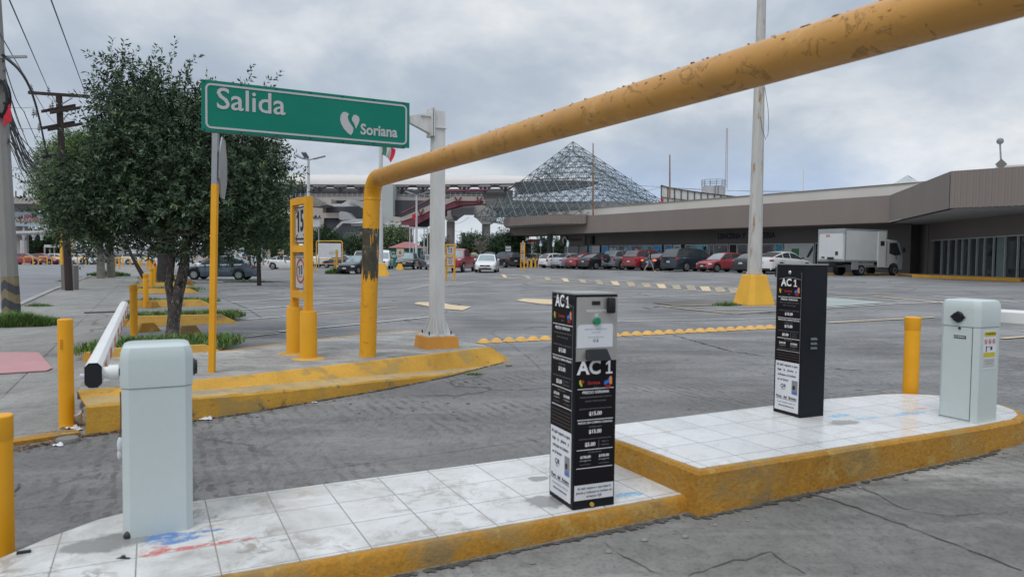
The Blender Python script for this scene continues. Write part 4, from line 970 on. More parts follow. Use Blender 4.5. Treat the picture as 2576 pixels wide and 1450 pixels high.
for k, x in enumerate((0, wd)):
    q = MB(); hh = .60 if k == 0 else .58; q.tube([(x,0,0),(x,0,hh-.012),(x,0,hh)], [.104,.102,.096], 24); 
    if k == 0: q.tube([(x+.03,-.03,hh-.01),(x+.03,-.03,hh+.05)], [.05,.045], 12)
    q.build('footing', m_yellow, e, smooth=True)
    q = MB(); q.tube([(x,0,0),(x,0,.008),(x,0,.022)], [.20,.19,.09], 20); q.build('footing_skirt', m_kerb2, e, smooth=True)
p1_, p2_ = PG(1125,703), PG(1143,706)
a = at(1122.5,40.6); b = at(1143,40.0); rowsign(a[:2],b[:2],G(a.x,a.y),2.08,'row 10 sign with white boards beside the red pickup','10',sq=.075,sizes=(.56,.03,.56),arrow=False)
a = at(1310,62.5); b = at(1318.5,61.0); rowsign(a[:2],b[:2],G(a.x,a.y),2.42,'slim row 8 sign board standing right of the white sedan in the lane','8',sq=.10,sizes=(.62,.03,.72),arrow=False,slim=True)
# ------------------------------------------------------------------ yellow pipe height gantry
def pipe_mat(nm='pipe_yellow', c=(.74,.35,.016), spots=[((.42,.20,.03),.10,5),((.58,.29,.06),.25,2.2)]):
    m = M(nm, c, .42, var=.07, vs=2.2, bump=.22, bs=14, spots=spots)
    t = m.node_tree; b = t.nodes['Principled BSDF']; LK = t.links.new
    src = b.inputs['Base Color'].links[0].from_socket
    co = t.nodes.new('ShaderNodeTexCoord'); sp = t.nodes.new('ShaderNodeSeparateXYZ'); LK(co.outputs['Object'], sp.inputs[0])
    mp = t.nodes.new('ShaderNodeMapping'); mp.inputs['Scale'].default_value = (34,34,2.2); LK(co.outputs['Object'], mp.inputs[0])
    n = t.nodes.new('ShaderNodeTexNoise'); n.inputs['Scale'].default_value = 1; n.inputs['Detail'].default_value = 5; n.inputs['Roughness'].default_value = .7; LK(mp.outputs[0], n.inputs['Vector'])
    n2_ = t.nodes.new('ShaderNodeTexNoise'); n2_.inputs['Scale'].default_value = 14; n2_.inputs['Detail'].default_value = 6; LK(co.outputs['Object'], n2_.inputs['Vector'])
    band = ramp(t, mth('MULTIPLY', sp.outputs[2], .5, t), [(.44,(0,0,0)),(.50,(.75,.75,.75)),(.56,(1,1,1)),(.795,(1,1,1)),(.806,(0,0,0))])   # object z from .88 to 1.6
    xx = ramp(t, mth('ADD', mth('MULTIPLY', sp.outputs[0], 3.0, t), .5, t), [(.25,(.72,.72,.72)),(.45,(1,1,1)),(.75,(.86,.86,.86)),(.95,(.75,.75,.75))])
    v = mth('MULTIPLY', band, xx, t); v = mth('ADD', v, mth('MULTIPLY', mth('SUBTRACT', n.outputs[0], .5, t), 2.4, t), t)
    v = mth('ADD', v, mth('MULTIPLY', mth('SUBTRACT', n2_.outputs[0], .5, t), .5, t), t)
    v = mth('MULTIPLY', v, ramp(t, band, [(0,(0,0,0)),(.05,(1,1,1))]), t)
    f = ramp(t, v, [(.56,(0,0,0)),(.60,(1,1,1))])
    mm = t.nodes.new('ShaderNodeMixRGB'); LK(f, mm.inputs[0]); LK(src, mm.inputs[1])
    dk = ramp(t, n2_.outputs[0], [(.35,(.045,.042,.028)),(.62,(.075,.068,.045)),(.72,(.32,.32,.30))]); LK(dk, mm.inputs[2]); LK(mm.outputs[0], b.inputs['Base Color'])
    # thick flaking paint
    n3_ = t.nodes.new('ShaderNodeTexNoise'); n3_.inputs['Scale'].default_value = 7; n3_.inputs['Detail'].default_value = 7; n3_.inputs['Roughness'].default_value = .65; n3_.inputs['Distortion'].default_value = 1.2; LK(co.outputs['Object'], n3_.inputs['Vector'])
    fl = ramp(t, n3_.outputs[0], [(.60,(0,0,0)),(.625,(1,1,1)),(.70,(.5,.5,.5))])
    up = ramp(t, sp.outputs[2], [(.0,(0,0,0)),(1.0,(0,0,0))])
    bn = t.nodes.new('ShaderNodeBump'); bn.inputs['Strength'].default_value = .7; bn.inputs['Distance'].default_value = .012
    LK(mth('MAXIMUM', fl, mth('MULTIPLY', f, -.5, t), t), bn.inputs['Height']); LK(bn.outputs[0], b.inputs['Normal'])
    return m
m_pipe = pipe_mat(); m_beam = pipe_mat('pipe_beam_paint', (.52,.26,.058), [((.47,.24,.06),.45,1.3),((.57,.32,.10),.30,3.1),((.45,.22,.055),.05,8)])
pb = PZ(925,896,Z3); pb = Vector((pb.x, pb.y, Z3))
e = thing('height_gantry', 'thick yellow pipe gantry with flaking paint spanning the lanes', 'gantry', pb, 0)
d = Vector((.479,-.878,0)); topz = 2.50-Z3
st_ = Vector((.055,0,topz)); 
pts = [Vector((0,0,-.01)), Vector((.012,0,.6)), Vector((.028,0,1.2)), Vector((.042,0,topz-.34))]
c0 = Vector((.050,0,topz-.24))
q = MB(); q.tube(pts+[c0], .1035, 40, caps=True); q.build('upright', m_pipe, e, smooth=True)
bend = []
for i in range(9):
    t = rad(90*i/8); bend.append(c0+Vector((0,0,.24*math.sin(t)))+d*(.24*(1-math.cos(t))))
q = MB(); q.tube([c0-Vector((0,0,.001))]+bend[1:], .1045, 40, caps=False); q.build('elbow', m_pipe, e, smooth=True)
q = MB(); q.tube([c0-Vector((0,0,.012)),c0-Vector((0,0,.004)),c0+Vector((0,0,.004)),c0+Vector((0,0,.012))], [.104,.110,.110,.104], 32); q.build('weld_seam', m_pipe, e, smooth=True); q = MB(); q.tube([bend[-1]+d*.02,bend[-1]+d*.03,bend[-1]+d*.04], [.104,.108,.104], 32); q.build('weld_seam', m_pipe, e, smooth=True)
LB = 9.6; e1 = bend[-1]; e2 = e1+d*LB
q = MB(); q.tube([e1+d*(LB*i/30) for i in range(31)], .1035, 40, caps=False); q.build('crossbeam', m_beam, e, smooth=True)
b2 = [e2+d*(.24*math.sin(rad(90*i/8)))-Vector((0,0,.24*(1-math.cos(rad(90*i/8))))) for i in range(9)]
q = MB(); q.tube(b2, .1045, 32, caps=False); q.build('elbow', m_pipe, e, smooth=True)
q = MB(); q.tube([b2[-1], Vector((b2[-1].x,b2[-1].y,-Z3))], .1035, 32); q.build('upright', m_pipe, e, smooth=True)
# curls of lifted paint along the upper side of the beam
q = MB(); r = random.Random(5)
for i in range(120):
    s_ = .6+LB*.72*r.random()**.8; a_ = rad(r.choice([r.uniform(15,100),r.uniform(60,150)])); side = Vector((d.y,-d.x,0))*-1
    n_ = (Vector((0,0,1))*math.sin(a_)+side*-math.cos(a_)).normalized(); tg = d.cross(n_)
    p = e1+d*s_+n_*.1035; l = r.uniform(.012,.045); w2 = r.uniform(.005,.016); lift = r.uniform(.002,.009)
    q.add([p-d*l/2, p-d*l/4+tg*w2*.5+n_*lift*.6, p+d*l/4+tg*w2+n_*lift, p+d*l/2+n_*.001, p+d*l*.2-tg*w2*.4, p-d*l*.2-tg*w2*.2], [(0,1,2,3,4,5)])
q.build('paint_flakes', m_beam, e)['kind'] = 'stuff'
# ------------------------------------------------------------------ lamp posts with yellow pyramid plinths
m_pole = M('pole_paint_worn', (.50,.49,.46), .6, var=.10, vs=2, stretch=(3,3,.5), spots=[((.30,.17,.07),.30,1.6),((.36,.25,.14),.25,3.5),((.62,.61,.58),.1,2)])
def plinth(e, wb, wt, h, ang=0):
    q = MB(); c = lambda w_, z: [(-w_/2,-w_/2+.15*w_,z),(-w_/2+.15*w_,-w_/2,z),(w_/2-.15*w_,-w_/2,z),(w_/2,-w_/2+.15*w_,z),(w_/2,w_/2-.15*w_,z),(w_/2-.15*w_,w_/2,z),(-w_/2+.15*w_,w_/2,z),(-w_/2,w_/2-.15*w_,z)]
    q.add(c(wb,-.1)+c(wb*.995,.02)+c(wt*1.02,h-.03)+c(wt*.97,h), [(l*8+i,l*8+(i+1)%8,(l+1)*8+(i+1)%8,(l+1)*8+i) for l in range(3) for i in range(8)]+[tuple(range(24,32))]); return q.build('plinth', m_kerb3, e)
m_kerb3 = M('plinth_yellow', (.74,.40,.045), .7, var=.08, vs=1.5, bump=.25, bs=8, spots=[((.35,.22,.08),.08,4)])
c = at(1896,20.6)
e = thing('lamp_post', 'tall rusty white pole on a large yellow pyramid plinth, centre right of the car park', 'lamp post', c, rad(20))
plinth(e, .95, .56, .86)
q = MB(); q.box((0,0,.872),(.36,.36,.02)); 
for x in (-.15,.15):
    for y in (-.15,.15): q.cyl((x,y,.87),(x,y,.93),.014,n=8)
q.build('base_plate', m_pole, e)
q = MB(); q.cyl((0,0,.88),(0,0,11.0),.205,.10,n=8,rot=.2); q.build('pole', m_pole, e)
q = MB(); q.tube([(.05,-.17,6.2),(.16,-.2,5.6),(.20,-.2,5.2),(.18,-.2,4.85),(.10,-.2,4.72),(-.02,-.2,5.0),(-.10,-.2,5.35)], .007, 5); q.build('loose_wire', m_dark, e)
q = MB()
for s_ in (-1,1): q.tube([(0,0,10.9),(s_*.6,0,11.3),(s_*1.2,0,11.45)], .04, 8); q.bbox((s_*1.5,0,11.45),(.7,.32,.12),.03)
q.build('lamp_arms', m_pole, e)
def lamppost(px, Y, ztop, lab, base=True, heads=True, r=.10, barsd=False, low=None, pw=.95):
    c = at(px, Y); e = thing('lamp_post', lab, 'lamp post', c, rad(10))
    if base: plinth(e, pw, pw*.55, .9)
    q = MB(); q.cyl((0,0,.5 if base else 0),(0,0,ztop-c.z),r*1.15,r*.7,n=10); q.build('pole', m_pole2, e)
    if heads:
        for k in range(3):
            a_ = rad(k*120+20); dx, dy = math.cos(a_), math.sin(a_); q = MB(); zt = ztop-c.z
            q.tube([(0,0,zt),(dx*.45,dy*.45,zt+.14)], .05, 8); fr = frame((dx*.95,dy*.95,zt+.28),(dx,dy,.32),(-dy,dx,0)); q.bbox((0,0,0),(1.05,.42,.13),.04, mat=fr); q.build('lamp_head', m_lampgrey, e, smooth=True)
    if low:
        q = MB(); zl = low-c.z
        for k in range(3):
            a_ = rad(k*120+20); q.tube([(0,0,zl),(math.cos(a_)*1.3,math.sin(a_)*1.3,zl+.25)], .05, 6); q.bbox((math.cos(a_)*1.1,math.sin(a_)*1.1,zl+.26),(.6,.4,.10),.02)
        q.build('lower_arms', m_lampgrey, e)
    return e
m_pole2 = M('pole_white', (.58,.58,.57), .5, var=.06, vs=1); m_lampgrey = M('lamp_grey', (.20,.22,.25), .5)
lamppost(776, 62, 9.85, 'white lamp post with three dark lamp heads above the row 15 sign', True, True, .16)
lamppost(957, 50, 10.9, 'white lamp post on a yellow plinth just right of the peeling gantry upright', True, False, .17, pw=1.25)
lamppost(1047, 78, 8.3, 'white lamp post with low triple lamp heads in front of the station stairs', False, True, .13)
lamppost(817+0, 96, 7.2, 'far lamp post at the station wall left of the stairs', False, True, .12) if False else None
lamppost(1186/1.0, 84, 5.6, 'short lamp post against the station left of the green kiosk', False, False, .10) if False else None
# mexican flag hanging on the second lamp post, small red banners
m_flagg = M('flag_green',(.03,.16,.10),.8,var=.2,vs=6); m_flagw = M('flag_white',(.6,.6,.6),.8); m_flagr = M('flag_red',(.55,.025,.045),.8,var=.15,vs=6)
def flag(px, pyt, Y, w_, h, lab, tri=True, name='flag', cols=None):
    o = P(px, pyt, Y); e = thing(name, lab, name, o, 0)
    mats = cols or [m_flagg, m_flagw, m_flagr]; n = len(mats)
    for k in range(n):
        q = MB(); v = []; f = []; R = 7; Cn = 6
        for i in range(R+1):
            for j in range(Cn+1):
                u_ = (k+j/Cn)/n; vv_ = i/R
                x = w_*u_*(1-.35*vv_*u_)+.10*w_*math.sin(vv_*3); y = .10*w_*math.sin(u_*9+vv_*2); z = -h*(vv_*(.75+.25*u_))-h*.38*u_**1.6
                v.append((x,y,z))
        for i in range(R):
            for j in range(Cn): f.append((i*(Cn+1)+j,(i+1)*(Cn+1)+j,(i+1)*(Cn+1)+j+1,i*(Cn+1)+j+1))
        q.add(v, f); q.build('stripe', mats[k], e, smooth=True)
    return e
flag(959,362,49.8,1.0,.95,'green white and red flag hanging just below the Salida sign')
flag(1047,536,77.5,-.45,.62,'red pennant hanging on the lamp post by the station stairs',cols=[m_flagr,m_flagr],name='banner')
# ------------------------------------------------------------------ litter and loose things
pk = [PZ(x,y) for x, y in [(-60,889),(96,889),(100,892),(131,929),(118,935),(-60,946)]]
q = MB(); q.prism([(p.x,p.y,.012) for p in pk], (0,0,.014)); tag(q.build('board', M('pink_board',(.48,.26,.265),.75,var=.07,vs=2,spots=[((.25,.15,.13),.06,7)])), 'pink board lying flat on the sidewalk, edge chewed', 'board')
q = MB(); a, b = PZ(212,788), PZ(318,785); q.box(((a+b)/2+Vector((0,0,.02)))[:], ((b-a).length,.06,.035), rz=math.atan2(b.y-a.y,b.x-a.x)); tag(q.build('plank', M('old_wood',(.10,.085,.07),.9,var=.3,vs=6)), 'thin weathered plank lying across the sidewalk behind the barrier arm', 'plank')
m_foam = M('foam_white', (.68,.68,.68), .6)
c = PZ(199,1070); e = thing('cup', 'white foam cup leaning on the kerb corner by the bollard', 'cup', (c.x,c.y,.02), rad(30), tilt=(rad(24),rad(-12)))
q = MB(); q.tube([(0,0,0),(0,0,.003),(0,0,.118),(0,0,.124)], [.028,.030,.045,.047], 20); q.build('body', m_foam, e, smooth=True)
q = MB(); q.tube([(.047*math.cos(t),.047*math.sin(t),.124) for t in [i*math.pi/10 for i in range(21)]], .0025, 6); q.build('rim', m_foam, e, smooth=True)
def paper(px, py, s, lab, seed, z=.01, mat=None):
    c = PG(px, py); q = MB(); r = random.Random(seed); n = 6; v = []
    for i in range(n+1):
        for j in range(n+1): v.append((c.x+(i/n-.5)*s*(1+.3*math.sin(j)), c.y+(j/n-.5)*s*.8, c.z+z+abs(r.gauss(0,.16))*s*(1-abs(i/n-.5))))
    q.add(v, [(i*(n+1)+j,(i+1)*(n+1)+j,(i+1)*(n+1)+j+1,i*(n+1)+j+1) for i in range(n) for j in range(n)])
    tag(q.build('paper_scrap', mat or m_paper), lab, 'litter', 'paper scraps on the ground')
paper(177,1078,.13,'crumpled white napkin at the foot of the bollard',1); paper(196,1083,.07,'small crumpled paper below the foam cup',2)
paper(520,1056,.10,'crumpled white paper against the yellow kerb',3); paper(548,1047,.06,'small pinkish scrap beside the crumpled paper at the kerb',4)
paper(148,1122,.07,'flat white scrap beside the grey disc',5); paper(792,1014,.05,'tiny scrap at the kerb under the row 15 sign',6)
c = PG(170,1112); q = MB(); q.tube([(c.x,c.y,-.01),(c.x,c.y,.035),(c.x,c.y,.045)],[.085,.085,.078],20); tag(q.build('concrete_disc', m_concd, smooth=True),'dark grey concrete disc in front of the bollard','concrete disc')
q = MB(); c = PZ(60,1392,Z1); q.box((c.x,c.y,Z1+.008),(.055,.02,.014),rz=AU); tag(q.build('cable_box', m_ink),'small black plate let into the tiles at the island end','cover plate')
q = MB(); c = PZ(310,1405,Z1); q.tube([(c.x,c.y,Z1),(c.x,c.y,Z1+.016)],[.012,.010],8); q.prism([(c.x-.03,c.y-.008,Z1+.002),(c.x+.035,c.y-.012,Z1+.002),(c.x+.03,c.y+.006,Z1+.002),(c.x-.02,c.y+.01,Z1+.002)],(0,0,.005)); tag(q.build('bolt_stub', m_dark),'rusty bolt stub sticking out of the tiles in front of the left barrier box','bolt stub')
# leaf litter along the kerb foot
m_leaf = M('dry_leaf', (.16,.09,.045), .8, var=.5, vs=20)
q = MB(); r = random.Random(9)
def litter(p0, p1, n, spread, s=.035):
    for _ in range(n):
        t = r.random(); a = PG(p0[0]+(p1[0]-p0[0])*t, p0[1]+(p1[1]-p0[1])*t); x = a.x+r.gauss(0,spread); y = a.y+r.gauss(0,spread); z = G(x,y)+.006+r.random()*.012
        an = r.uniform(0,6.28); l = s*r.uniform(.5,1.2); w_ = l*.4; dx, dy = math.cos(an), math.sin(an)
        q.add([(x-dx*l/2,y-dy*l/2,z),(x-dy*w_/2,y+dx*w_/2,z+.008*r.random()),(x+dx*l/2,y+dy*l/2,z+.008*r.random()),(x+dy*w_/2,y-dx*w_/2,z)],[(0,1,2,3)])
litter((30,1135),(200,1105),260,.05); litter((200,1100),(320,1085),130,.035); litter((60,1110),(200,1085),60,.12,.025); litter((480,1062),(980,990),120,.03,.025); litter((240,960),(300,820),160,.06,.04)
litter((250,705),(460,705),120,.6,.09); litter((700,720),(1100,760),90,1.2,.05)
o = q.build('leaf_litter', m_leaf); tag(o, kind='stuff')
q = MB(); r2 = random.Random(4); m_stone = M('stone',(.22,.215,.20),.9,var=.3,vs=9)
for i in range(70):
    if i < 45: a = UN(r2.uniform(-1,6.5), 3.02-abs(r2.gauss(0,.05)), 0)
    else: a = PG(r2.uniform(240,1250), r2.uniform(960,1060))
    s_ = r2.uniform(.004,.016); q.ell((a.x,a.y,G(a.x,a.y)+.008+s_*.4),(s_*1.4,s_,s_*.7),n=7,m=4)
o = q.build('pebbles', m_stone, smooth=True); tag(o, kind='stuff')
c = PG(1280,921); q = MB(); q.ell((c.x,c.y,c.z+.02),(.05,.035,.03)); tag(q.build('stone', m_stone, smooth=True),'grey stone on the asphalt right of the sign island tip','stone')
# ------------------------------------------------------------------ trees
def leafmat(name, c, var=.45, tl=.25):
    m = M(name, c, .75, var=var, vs=3.0, spec=.12)
    b = m.node_tree.nodes['Principled BSDF']; return m
m_lf1 = leafmat('leaf_dark', (.050,.078,.048)); m_lf2 = leafmat('leaf_mid', (.10,.145,.085)); m_lf3 = leafmat('leaf_new', (.20,.27,.13))
m_pv = leafmat('leaf_feathery', (.11,.18,.06)); m_pv2 = leafmat('leaf_feathery_light', (.17,.24,.085))
m_lfx = leafmat('leaf_far', (.05,.085,.045)); m_lfx2 = leafmat('leaf_far_light', (.085,.125,.065))
m_bark = M('bark', (.095,.082,.074), .95, var=.55, vs=26, bump=1.0, bs=45, stretch=(1.6,1.6,.8), spots=[((.28,.25,.23),.34,16),((.022,.02,.018),.38,11)])
m_barkd = M('bark_dark', (.035,.030,.028), .95, var=.3, vs=6, bump=.8, bs=14)
m_barkp = M('bark_pale', (.23,.21,.18), .9, var=.2, vs=5, bump=.5)
def leaf_cloud(name, blobs, ntw, nlf, ll, lw, tl, mats, parent, seed=1, shoots=(), inner=.35, up=.35, mixp=(.62,.33,.05), droop=0.0, cl=.45, clus=0, cr=.16):
    """twigs scattered through ellipsoids (centre, radii, weight); every twig carries pairs of small leaves"""
    R = np.random.RandomState(seed)
    wts = np.array([b[2]*b[1][0]*b[1][2] for b in blobs]); cnt = (wts/wts.sum()*ntw).astype(int)
    O = []; Dd = []; Ls = []
    for (c, r, wt), n in zip(blobs, cnt):
        if n < 1: continue
        d = R.normal(size=(n,3)); d /= np.linalg.norm(d, axis=1)[:,None]
        rad_ = (inner+(1-inner)*R.rand(n)**.55)
        # clumpy crown: push twigs in and out with direction noise
        nz_ = np.array([noise.noise(Vector((a[0]*2.6+c[0],a[1]*2.6+c[1],a[2]*2.6+c[2]*1.3))) for a in d])
        rad_ *= (1+cl*nz_)
        p = np.array(c)+d*np.array(r)*rad_[:,None]
        dr = d*.9+R.normal(size=(n,3))*.55+np.array([0,0,up-droop])
        if clus:
            k = max(1, n//clus); ix = R.randint(0, k, n); g_ = R.normal(size=(n,3))*np.array([1,1,.75])
            p = p[ix]+g_*cr*(.6+.8*R.rand(k)[ix])[:,None]; dr = g_*.6+d[ix]*.5+R.normal(size=(n,3))*.4+np.array([0,0,up-droop])
        O.append(p); Dd.append(dr); Ls.append(tl*(.6+.8*R.rand(n)))
    O = np.vstack(O); Dd = np.vstack(Dd); Dd /= np.linalg.norm(Dd, axis=1)[:,None]; Ls = np.concatenate(Ls)
    # parts of long shoots
    if shoots:
        so_, sd_, sl_ = [], [], []
        for a, b in shoots:
            a = np.array(a); b = np.array(b); L_ = np.linalg.norm(b-a); k = max(1, int(L_/tl*1.6))
            for i in range(k):
                for _ in range(2 if i < k-1 else 1):
                    so_.append(a+(b-a)*(i/k)); dd = (b-a)/L_+R.normal(size=3)*(.25 if i > k*.5 else .5); sd_.append(dd/np.linalg.norm(dd)); sl_.append(tl*(.8+.4*R.rand()))
        O = np.vstack([O, so_]); Dd = np.vstack([Dd, sd_]); Ls = np.concatenate([Ls, sl_])
    n = len(O)
    t = (np.arange(nlf)+.5)/nlf
    P0 = O[:,None,:]+Dd[:,None,:]*(Ls[:,None]*t[None,:])[:,:,None]
    P0[:,:,2] -= droop*(Ls[:,None]*t[None,:]**2)
    P0 = P0.reshape(-1,3); DD = np.repeat(Dd, nlf, axis=0); m_ = len(P0)
    s = R.normal(size=(m_,3)); s -= DD*(s*DD).sum(1)[:,None]; s /= np.linalg.norm(s,axis=1)[:,None]
    ld = DD*.55+s*.85; ld /= np.linalg.norm(ld,axis=1)[:,None]
    wv = np.cross(ld, R.normal(size=(m_,3))); wv /= np.linalg.norm(wv,axis=1)[:,None]
    l = ll*(.6+.7*R.rand(m_))[:,None]; wd = lw*(.7+.5*R.rand(m_))[:,None]
    nn_ = np.cross(ld, wv)
    a = P0; b = P0+ld*l*.5+wv*wd*.5+nn_*wd*.15; c = P0+ld*l; d = P0+ld*l*.5-wv*wd*.5+nn_*wd*.15
    V = np.stack([a,b,c,d],1).reshape(-1,3)
    me = bpy.data.meshes.new(name); me.vertices.add(m_*4); me.vertices.foreach_set('co', V.astype(np.float32).ravel())
    me.loops.add(m_*4); me.loops.foreach_set('vertex_index', np.arange(m_*4,dtype=np.int32))
    me.polygons.add(m_); me.polygons.foreach_set('loop_start', np.arange(0,m_*4,4,dtype=np.int32)); me.polygons.foreach_set('loop_total', np.full(m_,4,dtype=np.int32))
    for mt in mats: me.materials.append(mt)
    tw = np.repeat(R.rand(n), nlf); mi = np.where(tw < mixp[0], 0, np.where(tw < mixp[0]+mixp[1], 1, min(2,len(mats)-1)))
    mi = np.where(R.rand(m_) < .12, (mi+1) % min(2,len(mats)), mi)
    me.polygons.foreach_set('material_index', mi.astype(np.int32)); me.update(calc_edges=True)
    o = bpy.data.objects.new(name, me); COL.objects.link(o)
    if parent is not None: o.parent = parent; o.matrix_parent_inverse = INV[parent.name]; INV[o.name] = INV[parent.name]
    return o
def branchy(mb_, a, b, r0, r1, wob=.05, seed=1, n=7, seg=9):
    r = random.Random(seed); a = Vector(a); b = Vector(b); pts = [a.lerp(b, i/n)+(Vector((r.gauss(0,1),r.gauss(0,1),r.gauss(0,.4)))*wob if 0 < i < n else Vector()) for i in range(n+1)]
    mb_.tube(pts, [r0+(r1-r0)*i/n for i in range(n+1)], seg)
# main tree with forked trunk
YT = 12.6; S = YT/F
def B(px, py, rx, ry, w_=1.0, dy=0.0, ryd=None):
    c = P(px, py, YT+dy); k = (YT+dy)/F; return ((c.x,c.y,c.z), (rx*k, (ryd if ryd else min(rx,ry)*k*.95), ry*k), w_)
base = PZ(432,853,.05)
e = thing('tree', 'big dark green tree with a forked scaly trunk behind the left barrier box', 'tree', base)
q = MB(); fk = P(438,748,YT)
def tp(px, py, dy=0): return P(px, py, YT+dy)
q.tube([base-Vector((0,0,.05)), base+Vector((0,0,.03)), tp(434,830), tp(437,800), tp(440,770), tp(447,740), tp(456,705), tp(464,665), tp(466,630), tp(470,590), tp(478,520), tp(490,440), tp(500,360)],
       [.150,.125,.112,.105,.115,.100,.095,.085,.075,.065,.055,.04,.02], 16)
q.tube([tp(437,790,-.03), tp(430,745,-.04), tp(424,715,-.05), tp(427,690,-.05), tp(432,655,-.05), tp(430,620,-.04), tp(425,570), tp(410,480), tp(380,380), tp(340,290), tp(300,210)],
       [.085,.075,.068,.064,.060,.055,.048,.04,.032,.022,.008], 14)
for i, (a, b, r0) in enumerate([((466,620),(560,500),.04),((470,590),(400,470),.035),((425,570),(300,480),.04),((478,520),(600,400),.035),((430,600),(340,560),.03),((410,480),(260,430),.03),((490,440),(470,280),.03),
        ((470,610),(540,590),.022),((428,605),(360,630),.016),((466,640),(520,585),.014),((300,480),(180,440),.022),((600,400),(680,380),.02),((380,380),(300,300),.02),((560,500),(660,520),.02)]):
    rr = random.Random(i); branchy(q, tp(*a,), tp(*b, rr.uniform(-.8,.8)), r0, r0*.3, .04, i)
for i in range(46):
    rr = random.Random(i+50); a = tp(rr.uniform(330,560), rr.uniform(560,640), rr.uniform(-.7,.5)); b = a+Vector((rr.uniform(-.7,.7),rr.uniform(-.4,.4),rr.uniform(-.25,.25))); branchy(q, a, b, .008, .003, .03, i, 4, 4)
q.build('trunk', m_bark, e, smooth=True, world=True)
bl = [B(430,490,130,70,1.0,.1,.5),B(400,470,235,135,1.0),B(345,385,115,105,1.0),B(420,325,120,95,1.1),B(560,440,140,130,1.0),B(625,480,88,120,1.0),B(292,478,92,95,.95),B(205,545,50,50,.35),B(335,272,56,66,.95),B(292,200,34,40,.75),
      B(490,275,75,60,.9),B(430,238,50,34,.45),B(560,560,125,62,.85),B(300,570,150,52,.85),B(430,560,150,70,.75),B(640,330,62,75,.65),B(660,600,60,38,.5),B(225,580,75,32,.55),B(168,478,36,80,.6),B(385,610,120,30,.4),B(500,360,150,110,.8,.6),B(290,330,46,60,.7),B(470,620,90,18,.15)]
W3 = lambda px, py, dy=0: tuple(P(px,py,YT+dy))
sh = [(W3(310,185),W3(218,130)),(W3(300,190),W3(270,104)),(W3(305,180),W3(290,118)),(W3(330,200),W3(332,115)),(W3(352,215),W3(398,125)),(W3(350,235),W3(400,165)),(W3(430,215),W3(433,152)),(W3(466,225),W3(469,177)),(W3(480,235),W3(500,205)),
      (W3(290,260),W3(238,206)),(W3(300,240),W3(255,185)),(W3(270,300),W3(236,228)),(W3(614,240),W3(627,160)),(W3(640,240),W3(699,188)),(W3(680,330),W3(712,400)),(W3(160,470),W3(100,410)),
      (W3(545,250),W3(530,205)),(W3(410,210),W3(402,135)),(W3(660,390),W3(716,440)),(W3(640,610),W3(705,640)),(W3(145,590),W3(132,618)),(W3(250,600),W3(245,640)),(W3(340,615),W3(345,652))]
leaf_cloud('crown', bl, 7600, 13, .088, .031, .26, [m_lf1,m_lf2,m_lf3], e, 3, sh, mixp=(.60,.37,.03), clus=20, cr=.155)
# large dark tree further along the row
YT = 38.0
b2_ = at(415,36.5); e = thing('tree', 'large old tree with a thick dark trunk behind the forked tree', 'tree', b2_)
q = MB(); q.tube([b2_+Vector((0,0,-.1)), P(416,700,36.5), P(415,670,36.5), P(414,640,36.6), P(417,600,36.8), P(425,540,37), P(440,440,38)], [.62,.44,.36,.34,.33,.26,.1], 14)
for i, (a, b) in enumerate([((416,620),(340,540)),((417,610),(500,520)),((420,590),(600,520)),((420,560),(350,450)),((430,500),(520,400)),((416,640),(380,560))]): branchy(q, P(*a,37), P(*b,38), .14, .05, .2, i)
q.build('trunk', m_barkd, e, smooth=True, world=True)
leaf_cloud('crown', [B(480,460,190,110),B(620,490,90,85),B(360,520,120,65,.8),B(560,565,120,35,.7),B(430,400,120,90),B(660,550,50,42,.7)], 4000, 10, .17, .065, .6, [m_lfx,m_lfx2], e, 5, mixp=(.7,.3,0), droop=.15)
# feathery pale green tree (two pale trunks)
YT = 44.0
b3 = at(254,44.5); e = thing('tree', 'feathery light green tree with two pale trunks beside the wooden pole', 'tree', b3)
q = MB(); q.tube([b3, P(253,650,44.5), P(250,610,44.5), P(235,540,44)], [.26,.22,.19,.1], 10); q.tube([at(279,46), P(279,650,46), P(276,610,46), P(262,540,45)], [.27,.24,.2,.1], 10)
q.build('trunk', m_barkp, e, smooth=True, world=True)
leaf_cloud('crown', [B(215,440,70,80),B(180,400,46,48,.8),B(180,490,62,72,.9),B(215,555,72,42,.8),B(230,370,42,38,.6),B(150,540,34,36,.5),B(125,440,38,55,.6)], 5200, 14, .17, .05, .85, [m_pv,m_pv2], e, 6, mixp=(.55,.45,0), droop=.1, up=.5)
YT = 30.0
b4 = at(690,42); e = thing('tree', 'feathery green tree drooping behind the row 15 sign', 'tree', at(650,70))
YT = 34.0
q = MB(); q.tube([at(652,36), P(650,640,36), P(655,590,35), P(660,540,34)], [.12,.1,.08,.04], 8); q.build('trunk', m_barkd, e, smooth=True, world=True)
leaf_cloud('crown', [B(670,545,50,48),B(695,575,34,34),B(650,590,40,22,.6)], 1700, 14, .11, .03, .55, [m_pv,m_lfx2], e, 8, mixp=(.5,.5,0), droop=.5, up=.1)
